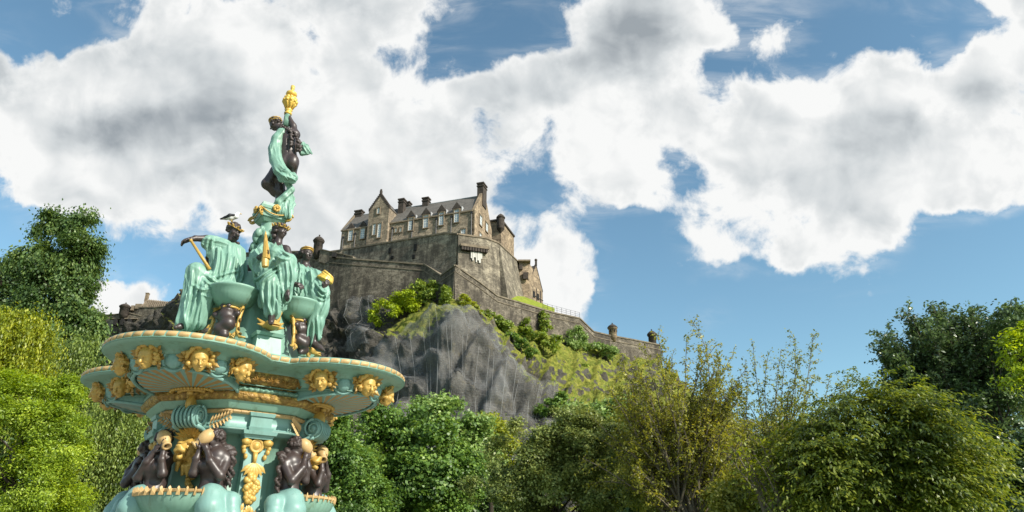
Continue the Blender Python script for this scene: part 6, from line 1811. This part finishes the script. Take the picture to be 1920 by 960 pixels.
S = Sculpt(.0105, .02); curls(S, hc, fw, up, .150, 55, 9, face=.3, long=[(hc + Vector((-.13, .0, -.05)), hc + Vector((-.10, 0, -.26)), .05)]); S.build('hair', M['hairb'], t)
wreath(hc, fw, up, .152, t, 22)
m = MB(); a, b = A3(497, 502, 11.93), A3(498, 438, 11.93); ax = (b - a).normalized()
m.lathe(a, [(.02, 0), (.062, .02), (.068, .12), (.062, .20), (.052, .30), (.045, .42), (.034, .58), (.016, .72), (.0, .78)], 9, ax)
for k in range(9): m.tube([a + Vector((.05 * math.cos(k * .7), .05 * math.sin(k * .7), .18)), a + ax * .70 + Vector((.012 * math.cos(k * .7), .012 * math.sin(k * .7), 0))], [.025, .01], 5)
m.build('gilt_sheaf', M['gold'], t)

# --- seated figure at the right, behind the centre one
t = thing('statue', 'seated draped statue with gold hair band looking right, behind the centre one', 'statue', tuple(A3(570, 560, 13.3)), 'statues on the fountain')
hc = A3(575, 477, 13.3); fw = Vector((.80, -.60, -.10)); up = Vector((.06, 0, 1))
S = Sculpt(.0105, .04); head_prims(S, hc, fw, up, .148); S.cone(A3(573, 488, 13.33), A3(571, 502, 13.36), .08, .09)
S.chain([A3(572, 508, 13.38), A3(572, 530, 13.35), A3(575, 560, 13.3)], [.15, .17, .18]); S.chain([A3(556, 505, 13.25), A3(545, 530, 12.9), A3(556, 534, 12.75)], [.08, .065, .045])
hand(S, A3(552, 533, 12.75), Vector((.85, -.4, -.25)), Vector((-.1, .6, -.8)), 1.1, 1.1, 1)
S.chain([A3(576, 562, 13.2), A3(586, 565, 13.1), A3(584, 630, 13.05)], [.12, .09, .05])
S.build('body', M['bronze'], t)
S = Sculpt(.0115, .05); S.noise = (.004, (5, 5, 1.6), 17)
S.chain([A3(569, 515, 13.38), A3(568, 535, 13.33), A3(574, 566, 13.25)], [.20, .26, .31], fold=.030, nf=10, tw=.5); S.cone(A3(560, 508, 13.3), A3(549, 530, 13.0), .12, .12, fold=.032, nf=6)
S.cone(A3(558, 505, 13.2), A3(562, 556, 13.0), .12, .15, fold=.030, nf=7); S.cone(A3(582, 514, 13.3), A3(588, 550, 13.1), .13, .16, fold=.029, nf=7)
S.fold_lines([[(700,375),(690,470),(670,580)],[(730,370),(735,480),(730,590)],[(760,380),(776,500),(770,600)],[(785,410),(802,500),(812,600)],[(715,400),(712,480),(700,560)]], 13.0)
S.build('robe', M['robe'], t)
S = Sculpt(.0105, .02); curls(S, hc, fw, up, .150, 46, 21, rad=(.14, .22), face=.32); S.ell(hc + Vector((-.17, .03, .0)), .09); S.build('hair', M['hairb'], t)
m = MB(); u_ = up.normalized(); s_ = u_.cross(fw.normalized()).normalized(); f_ = fw.normalized()
for dz in (.0, .04):
    m.tube([hc + (s_ * math.cos(a) * .122 + f_ * (math.sin(a) * .130 - .02) + u_ * (.07 + dz + .03 * math.sin(a))) for a in np.linspace(0, 2 * math.pi, 22)], .016, 6)
m.build('hair_band', M['gold'], t, True)

# --- hunched figure with gilt cap at the far right of the group
t = thing('statue', 'hunched draped statue in a gilt cap, rightmost of the seated group', 'statue', tuple(A3(598, 560, 13.1)), 'statues on the fountain')
hc = A3(609, 528, 13.0); fw = Vector((.80, -.45, -.52)); up = Vector((.3, 0, 1))
S = Sculpt(.0105, .04); head_prims(S, hc, fw, up, .135); S.cone(A3(604, 535, 13.05), A3(596, 540, 13.1), .075, .085)
S.chain([A3(594, 535, 13.15), A3(590, 560, 13.1)], [.13, .14]); S.chain([A3(597, 540, 12.95), A3(606, 552, 12.85), A3(607, 540, 12.82)], [.07, .06, .045])
hand(S, A3(606, 540, 12.80), Vector((.55, -.1, .85)), Vector((-.6, .6, .2)), .9, .6, 1)
S.chain([A3(592, 565, 13.05), A3(600, 575, 12.9), A3(588, 643, 12.95)], [.11, .09, .065]); S.chain([A3(588, 645, 12.95), A3(598, 653, 12.88), A3(606, 658, 12.8)], [.065, .06, .035])
for i in range(4): S.cone(A3(604 + .5 * i, 655 + 1.3 * i, 12.8 + .02 * i), A3(608 + .3 * i, 657.5 + 1.2 * i, 12.76 + .02 * i), .018, .012, .008)
S.build('body', M['bronze'], t)
S = Sculpt(.0115, .05); S.noise = (.004, (5, 5, 1.6), 23)
S.chain([A3(590, 522, 13.2), A3(595, 545, 13.1), A3(596, 566, 13.05)], [.19, .22, .22], fold=.029, nf=8, tw=.8); S.cone(A3(600, 536, 13.0), A3(609, 552, 12.85), .12, .11, fold=.022, nf=5)
S.cone(A3(606, 545, 12.88), A3(602, 585, 12.9), .12, .13, fold=.032, nf=6)
S.chain([A3(594, 564, 13.0), A3(600, 575, 12.88)], [.22, .17], fold=.022); S.chain([A3(599, 574, 12.88), A3(592, 605, 12.9), A3(583, 638, 12.98)], [.175, .15, .12], fold=.029, nf=7, tw=1)
S.cone(A3(580, 560, 13.15), A3(576, 636, 13.1), .15, .10, fold=.029, nf=6); S.chain([A3(600, 600, 12.9), A3(598, 632, 12.95)], [.06, .05], fold=.022)
S.fold_lines([[(800,480),(850,545),(880,540)],[(820,580),(860,600),(885,560)],[(880,560),(862,640),(830,700)],[(770,740),(757,820),(752,880)],[(800,730),(792,800),(782,880)],[(820,700),(826,780),(832,860)],[(810,520),(840,570),(870,570)]], 12.9)
S.build('robe', M['robe'], t)
S = Sculpt(.0105, .03); u_ = (up - fw.normalized() * up.dot(fw.normalized())).normalized(); f_ = fw.normalized(); s_ = u_.cross(f_)
S.ell(hc - f_ * .03 + u_ * .055, (.135, .155, .125), (s_, f_, u_)); 
for k in range(5):
    S.chain([hc + (s_ * math.cos(a) * (.142 - .012 * k) + f_ * (math.sin(a) * (.16 - .01 * k) - .03) + u_ * (.03 + .032 * k + .02 * math.sin(a + k))) for a in np.linspace(0, 2 * math.pi, 14)], [.022] * 14, k=.012)
S.build('gilt_cap', M['capg'] if 'capg' in M else M.setdefault('capg', paintmat('yellow_gilt', (.70, .46, .09), .38, (.5, .3, .05), .1, crease=(.2, .1, .02))), t)

# --- rear figure: only its back and knee show between the others
t = thing('statue', 'draped statue at the back of the pedestal, mostly hidden, its dark knee showing', 'statue', tuple(A3(468, 520, 13.6)), 'statues on the fountain')
S = Sculpt(.014, .05); S.chain([A3(470, 545, 13.7), A3(472, 500, 13.75)], [.26, .22], fold=.029, nf=7); S.chain([A3(470, 540, 13.7), A3(440, 540, 14.0), A3(440, 600, 14.0)], [.2, .17, .15], fold=.029, nf=7); S.build('robe', M['robe'], t)
S = Sculpt(.012, .05); S.chain([A3(458, 520, 13.35), A3(472, 503, 13.3), A3(478, 512, 13.4)], [.09, .10, .09]); S.chain([A3(472, 500, 13.75), A3(474, 480, 13.8)], [.1, .08]); head_prims(S, A3(475, 470, 13.85), Vector((-.6, .7, 0)), Vector((0, 0, 1)), .14); S.build('body', M['bronze'], t)

# --- cherub and merman supports under the bowls
def cherub():
    t = thing('cherub', 'crouching dark bronze cherub carrying the shallow bowl left of the centre statue', 'statue', tuple(fl(.98, 0, 5.35)), 'cherubs carrying the bowls')
    o, s = oriented(0); Q = lambda r, b, z: fl(r, 0, z, b)
    S = Sculpt(.0105, .045)
    S.chain([Q(.90, 0, 5.90), Q(.93, .0, 5.82), Q(.95, .01, 5.66)], [.11, .13, .13]); S.ell(Q(.99, 0, 5.86), (.08, .09, .08))
    for q in (-1, 1):
        S.chain([Q(.95, .12 * q, 5.84), Q(1.0, .22 * q, 5.76), Q(1.02, .13 * q, 5.68)], [.055, .045, .035])
        S.ell(Q(1.055, .055 * q, 5.90), .05, None, .03)
    S.chain([Q(.97, .02, 5.68), Q(1.06, .10, 5.55), Q(1.08, -.02, 5.45), Q(1.02, -.10, 5.50), Q(1.04, -.04, 5.58)], [.14, .125, .105, .08, .05]); S.chain([Q(1.06, .02, 5.44), Q(1.08, .07, 5.34), Q(1.06, -.03, 5.27)], [.09, .075, .05])
    S.ell(Q(1.0, 0, 5.74), (.14, .14, .12))
    S.build('body', M['bronze'], t)
    m = MB(); m.tube([Q(.93 + .15 * math.cos(a), .16 * math.sin(a), 5.885) for a in np.linspace(0, 2 * math.pi, 18)], .025, 7); m.build('gold_collar', M['gold'], t, True)
    for q in (-1, 1):
        m = MB()
        for i in range(4):
            b = Q(1.0, .12 * q, 5.42 - .02 * i); d = (s * q * (.5 + .2 * i) - UPV * (.9 - .3 * i)).normalized(); qq = d.cross(o)
            m.add([b, b + d * .11 + qq * .035 + o * .03, b + d * .19, b + d * .11 - qq * .035 + o * .03, b + d * .1 + o * .06], [(0, 1, 4), (1, 2, 4), (2, 3, 4), (3, 0, 4)])
        m.build('tail_leaf', M['gold'], t)
    return t
def rot_copy(o, k, label=None):
    a = R(90 * k); v = Matrix.Rotation(a, 3, 'Z') @ (o.location - FC) + FC
    return dup(o, None, v, a, label)
ch0 = cherub()
rot_copy(ch0, 1, 'crouching dark bronze cherub with coiled tail carrying the shallow bowl right of the centre statue')
# --- mermaids seated in pairs round the shaft
def mermaid(mx, label, mirror):
    """built in the frame of the lobe nearest the camera; b is sideways"""
    q = mirror; Q = lambda r, b, z: fl(r, 0, z, (.47 + (b - .52) * .78) * q)
    o, s = oriented(0); s = s * q
    t = thing('mermaid', label, 'statue', tuple(Q(1.35, .5, 2.35)), 'mermaids round the fountain shaft')
    hc = Q(1.42, .50, 3.43); fw = (o * .62 - s * .62 - UPV * .28); up = Vector((0, 0, 1)) - s * .18
    S = Sculpt(.0105, .04); head_prims(S, hc, fw, up, .155)
    S.cone(Q(1.38, .53, 3.32), Q(1.36, .56, 3.22), .08, .09)
    S.chain([Q(1.36, .56, 3.16), Q(1.38, .55, 2.98), Q(1.36, .54, 2.78), Q(1.40, .56, 2.60)], [.20, .195, .165, .21]); S.cone(Q(1.36, .36, 3.15), Q(1.34, .76, 3.14), .095, .095)
    for k in (-1, 1): S.ell(Q(1.53, .54 + .10 * k, 3.02), .095, None, .06)
    # near arm: elbow down, hand to the vase by the ear; far arm likewise
    S.chain([Q(1.36, .36, 3.15), Q(1.56, .26, 2.90), Q(1.60, .30, 3.12), Q(1.58, .32, 3.24)], [.085, .07, .055, .042], k=.03); hand(S, Q(1.58, .32, 3.24), UPV + o * .1, -s * .4 + o * .2 + Vector((0, 0, .1)), .95, .5, 1)
    S.chain([Q(1.34, .77, 3.12), Q(1.52, .82, 2.86), Q(1.62, .62, 3.08), Q(1.60, .52, 3.22)], [.085, .072, .055, .042], k=.03); hand(S, Q(1.60, .52, 3.22), UPV - s * .6, -s * .4 - o * .4, .95, .6, -1)
    S.build('body', M['bronze'], t)
    S = Sculpt(.011, .02); curls(S, hc, fw, up, .158, 40, 31 + int(q), rad=(.14, .24), face=.36)
    for i in range(7):
        b0 = .62 + .035 * i; ph = i * 1.3
        pts = [Q(1.36 - .02 * i, b0 - .03, 3.42 - .02 * i), Q(1.32, b0 + .06, 3.2), Q(1.30, b0 + .05 + .03 * math.sin(ph), 2.95), Q(1.30, b0 + .02 + .03 * math.sin(ph + 1), 2.72 - .05 * (i % 3))]
        lock = []
        for j in range(22):
            f = j / 21 * 2.99; k = int(f); lock.append(pts[k].lerp(pts[k + 1], f - k) + Vector((math.cos(j * 1.15 + ph), math.sin(j * 1.15 + ph), 0)) * .030)
        S.chain(lock, [.034 * (1 - .55 * j / 21) + .006 for j in range(22)], k=.012)
    S.build('hair', M['hairb'], t)
    S = Sculpt(.012, .05)
    S.chain([Q(1.38, .60, 2.56), Q(1.50, .68, 2.52), Q(1.58, .76, 2.38), Q(1.54, .86, 2.22), Q(1.42, .96, 2.10)], [.21, .22, .205, .18, .15], fold=.006, nf=5, tw=2)
    S.chain([Q(1.38, .66, 2.53), Q(1.34, 1.00, 2.48), Q(1.38, 1.08, 2.28), Q(1.46, .96, 2.08)], [.17, .15, .14, .12], fold=.006, nf=5, tw=2)
    S.build('fish_tail', M['aqua'], t)
    m = MB(); a, b = Q(1.64, .20, 3.30), Q(1.50, .46, 3.52); ax = (a - b).normalized()
    m.lathe(b, [(.03, -.06), (.09, -.02), (.115, .06), (.105, .15), (.07, .21), (.052, .24), (.05, .27), (.075, .285), (.075, .31), (.045, .312), (.03, .25)], 18, ax)
    m.build('vase', M['tan'], t, True)
    return t
m1 = mermaid(0, 'dark mermaid with gold vase at her ear, left of the front lion head', -1)
m2 = mermaid(0, 'dark long haired mermaid with mint tail and gold vase, right of the front lion head', 1)
rot_copy(m1, 1, 'dark mermaid with coiled mint tail, between the garlanded pilaster and right lion head')
rot_copy(m2, 1, 'dark mermaid with gold vase outlined against the trees right of the shaft')
rot_copy(m2, 3, 'dark mermaid half hidden at the left edge of the shaft, behind a gold garland')

# --- standing figure with the torch
t = thing('statue', 'standing nude bronze statue seen from behind, wrapped in a mint sash', 'statue', tuple(A3(518, 394, 13.0)), 'statues on the fountain')
Z = lambda x, y, Y=13.0: A3(460 + x / 3.3125, 140 + y / 3.3103, Y)
hc = Z(186, 308, 12.95); fw = Vector((-.80, .30, -.42)); up = Vector((-.1, 0, 1))
S = Sculpt(.0105, .05); head_prims(S, hc, fw, up, .148)
S.cone(Z(208, 328, 12.95), Z(232, 352, 12.95), .08, .09)
S.cone(Z(222, 372, 12.95), Z(312, 372, 12.98), .10, .10)
S.chain([Z(262, 385, 12.95), Z(264, 430, 12.95), Z(262, 465, 12.95), Z(266, 515, 12.95)], [.205, .195, .165, .20], k=.08)
for q in (-1, 1): S.ell(Z(268 + 26 * q, 545, 12.87), (.135, .14, .19), None, .05)
S.cone(Z(246, 540, 12.98), Z(215, 660, 12.95), .165, .115); S.chain([Z(215, 660, 12.95), Z(217, 735, 12.98), Z(205, 825, 13.0)], [.115, .105, .06]); S.cone(Z(205, 830, 13.0), Z(180, 838, 12.92), .055, .04)
S.chain([Z(245, 560, 13.0), Z(200, 605, 12.95)], [.155, .15]); S.chain([Z(200, 600, 12.95), Z(135, 678, 12.85)], [.145, .115]); S.chain([Z(135, 678, 12.85), Z(185, 728, 12.98), Z(225, 770, 13.15)], [.11, .095, .06])
S.cone(Z(290, 545, 12.95), Z(288, 620, 13.0), .14, .10)
S.chain([Z(310, 372, 12.98), Z(296, 318, 13.0), Z(274, 268, 13.0)], [.085, .07, .045]); hand(S, Z(273, 262, 13.0), Vector((-.3, -.1, 1)), Vector((-.8, .2, 0)), .9, .9, 1)
S.chain([Z(226, 376, 12.95), Z(205, 440, 12.85)], [.085, .07])
S.chain([Z(264, 400, 12.76), Z(264, 500, 12.79)], [.012, .012], k=.03, sub=True)
S.build('body', M['bronze'], t)
S = Sculpt(.0105, .02); curls(S, hc, fw, up, .150, 45, 41, rad=(.14, .22), face=.32)
for pts in ([Z(205, 325, 12.85), Z(255, 335, 12.78), Z(300, 358, 12.78), Z(328, 400, 12.78), Z(342, 440, 12.78), Z(340, 475, 12.8)], [Z(215, 315, 12.85), Z(290, 345, 12.78), Z(318, 380, 12.76), Z(330, 430, 12.76), Z(325, 470, 12.8)], [Z(240, 330, 12.8), Z(280, 350, 12.75), Z(288, 400, 12.74), Z(284, 440, 12.74)]):
    n = 30
    for j in range(n):
        f = j / (n - 1) * (len(pts) - 1.001); k = int(f); p = pts[k].lerp(pts[k + 1], f - k); S.ell(p + Vector((math.cos(j * 2.1), math.sin(j * 2.1), math.sin(j * 1.3))) * .018, .031, None, .008)
S.build('hair', M['hairb'], t)
m = MB(); u_ = (up - fw.normalized() * up.dot(fw.normalized())).normalized(); f_ = fw.normalized(); s_ = u_.cross(f_)
for dz in (-.01, .05): m.tube([hc + (s_ * math.cos(a) * .122 + f_ * (math.sin(a) * .130 - .03) + u_ * (.06 + dz + .03 * math.sin(a))) for a in np.linspace(0, 2 * math.pi, 22)], .017, 6)
m.build('hair_band', M['gold'], t, True)
S = Sculpt(.0105, .04); S.noise = (.005, (5, 5, 2), 31)
S.chain([Z(258, 350, 12.88), Z(226, 362, 12.82), Z(198, 400, 12.78), Z(182, 460, 12.76), Z(186, 530, 12.74), Z(210, 590, 12.70), Z(250, 635, 12.66), Z(290, 652, 12.70)], [.07, .10, .115, .12, .12, .12, .12, .085], fold=.029, nf=5, tw=.3)
S.chain([Z(212, 372, 12.8), Z(200, 450, 12.74), Z(210, 530, 12.7), Z(245, 600, 12.66), Z(300, 640, 12.70)], [.05, .06, .065, .07, .06], fold=.022, nf=5)
S.chain([Z(290, 650, 12.72), Z(300, 640, 12.85), Z(290, 615, 13.05)], [.08, .08, .08], fold=.022, nf=5)
S.chain([Z(262, 665, 12.8), Z(283, 715, 12.85), Z(245, 755, 12.80), Z(205, 790, 12.80), Z(190, 822, 12.85)], [.06, .065, .06, .065, .07], fold=.022, nf=5, tw=.5)
S.chain([Z(276, 715, 13.02), Z(262, 790, 13.02), Z(238, 868, 12.97)], [.05, .13, .14], fold=.032, nf=7); S.chain([Z(222, 815, 12.87), Z(215, 850, 12.87)], [.09, .10], fold=.029, nf=6); S.cone(Z(262, 780, 12.9), Z(265, 875, 12.9), .06, .07, fold=.022, nf=5)
S.chain([Z(176, 595, 12.9), Z(170, 590, 12.95)], [.05, .04])
S.build('sash', M['robe'], t)
S = Sculpt(.0105, .03)
S.chain([Z(322, 470, 12.95), Z(352, 440, 12.95), Z(378, 450, 12.95), Z(412, 490, 12.95)], [.03, .055, .05, .02], fold=.014, nf=5); S.chain([Z(340, 450, 12.95), Z(352, 490, 12.95), Z(392, 492, 12.95)], [.06, .045, .02], fold=.014, nf=5); S.chain([Z(358, 425, 12.95), Z(372, 465, 12.95), Z(385, 485, 12.95)], [.03, .06, .04], fold=.014, nf=5)
S.build('sash_end', M['robe'], t)
tb_ = thing('torch', 'gold topped torch raised above the standing statue at the very top of the fountain', 'torch', tuple(Z(252, 300)))
a = Z(250, 322, 13.0); b = Z(296, 72, 13.0); ax = (b - a).normalized(); Lt = (b - a).length; u = lambda y: (322 - y) / 250 * Lt
m = MB(); m.lathe(a, [(.062, 0), (.058, u(250)), (.05, u(247))], 14, ax)
for k in range(14):
    e1 = ax.orthogonal().normalized(); e2 = ax.cross(e1); d = e1 * math.cos(k * math.pi / 7) + e2 * math.sin(k * math.pi / 7); m.tube([a + d * .06, a + ax * u(252) + d * .058], .012, 5)
m.build('shaft', M['mint'], tb_, True)
m = MB(); m.lathe(a, [(.06, u(252)), (.085, u(248)), (.085, u(240)), (.062, u(236)), (.07, u(228)), (.09, u(222)), (.06, u(218)), (.072, u(212)), (.115, u(192)), (.14, u(182)), (.15, u(176)), (.13, u(168)), (.145, u(160)), (.12, u(150)), (.07, u(146)), (.05, u(140))], 20, ax)
e1 = ax.orthogonal().normalized(); e2 = ax.cross(e1)
for k in range(10):
    d = e1 * math.cos(k * math.pi / 5) + e2 * math.sin(k * math.pi / 5)
    m.ball(a + ax * u(172) + d * .135, .045, .045, .05, 8, 6); m.ball(a + ax * u(154) + d * .11, .045, .045, .05, 8, 6)
    m.tube([a + ax * u(214) + d * .07, a + ax * u(190) + d * .118, a + ax * u(184) + d * .14], .018, 5)
m.build('gold_cup', M['capg'], tb_, True)
m = MB(); m.lathe(a, [(.05, u(142)), (.10, u(134)), (.125, u(126)), (.115, u(116)), (.07, u(108)), (.035, u(103)), (.03, u(96)), (.045, u(90)), (.045, u(72)), (.02, u(71))], 18, ax); m.build('burner', M['capg'], tb_, True)
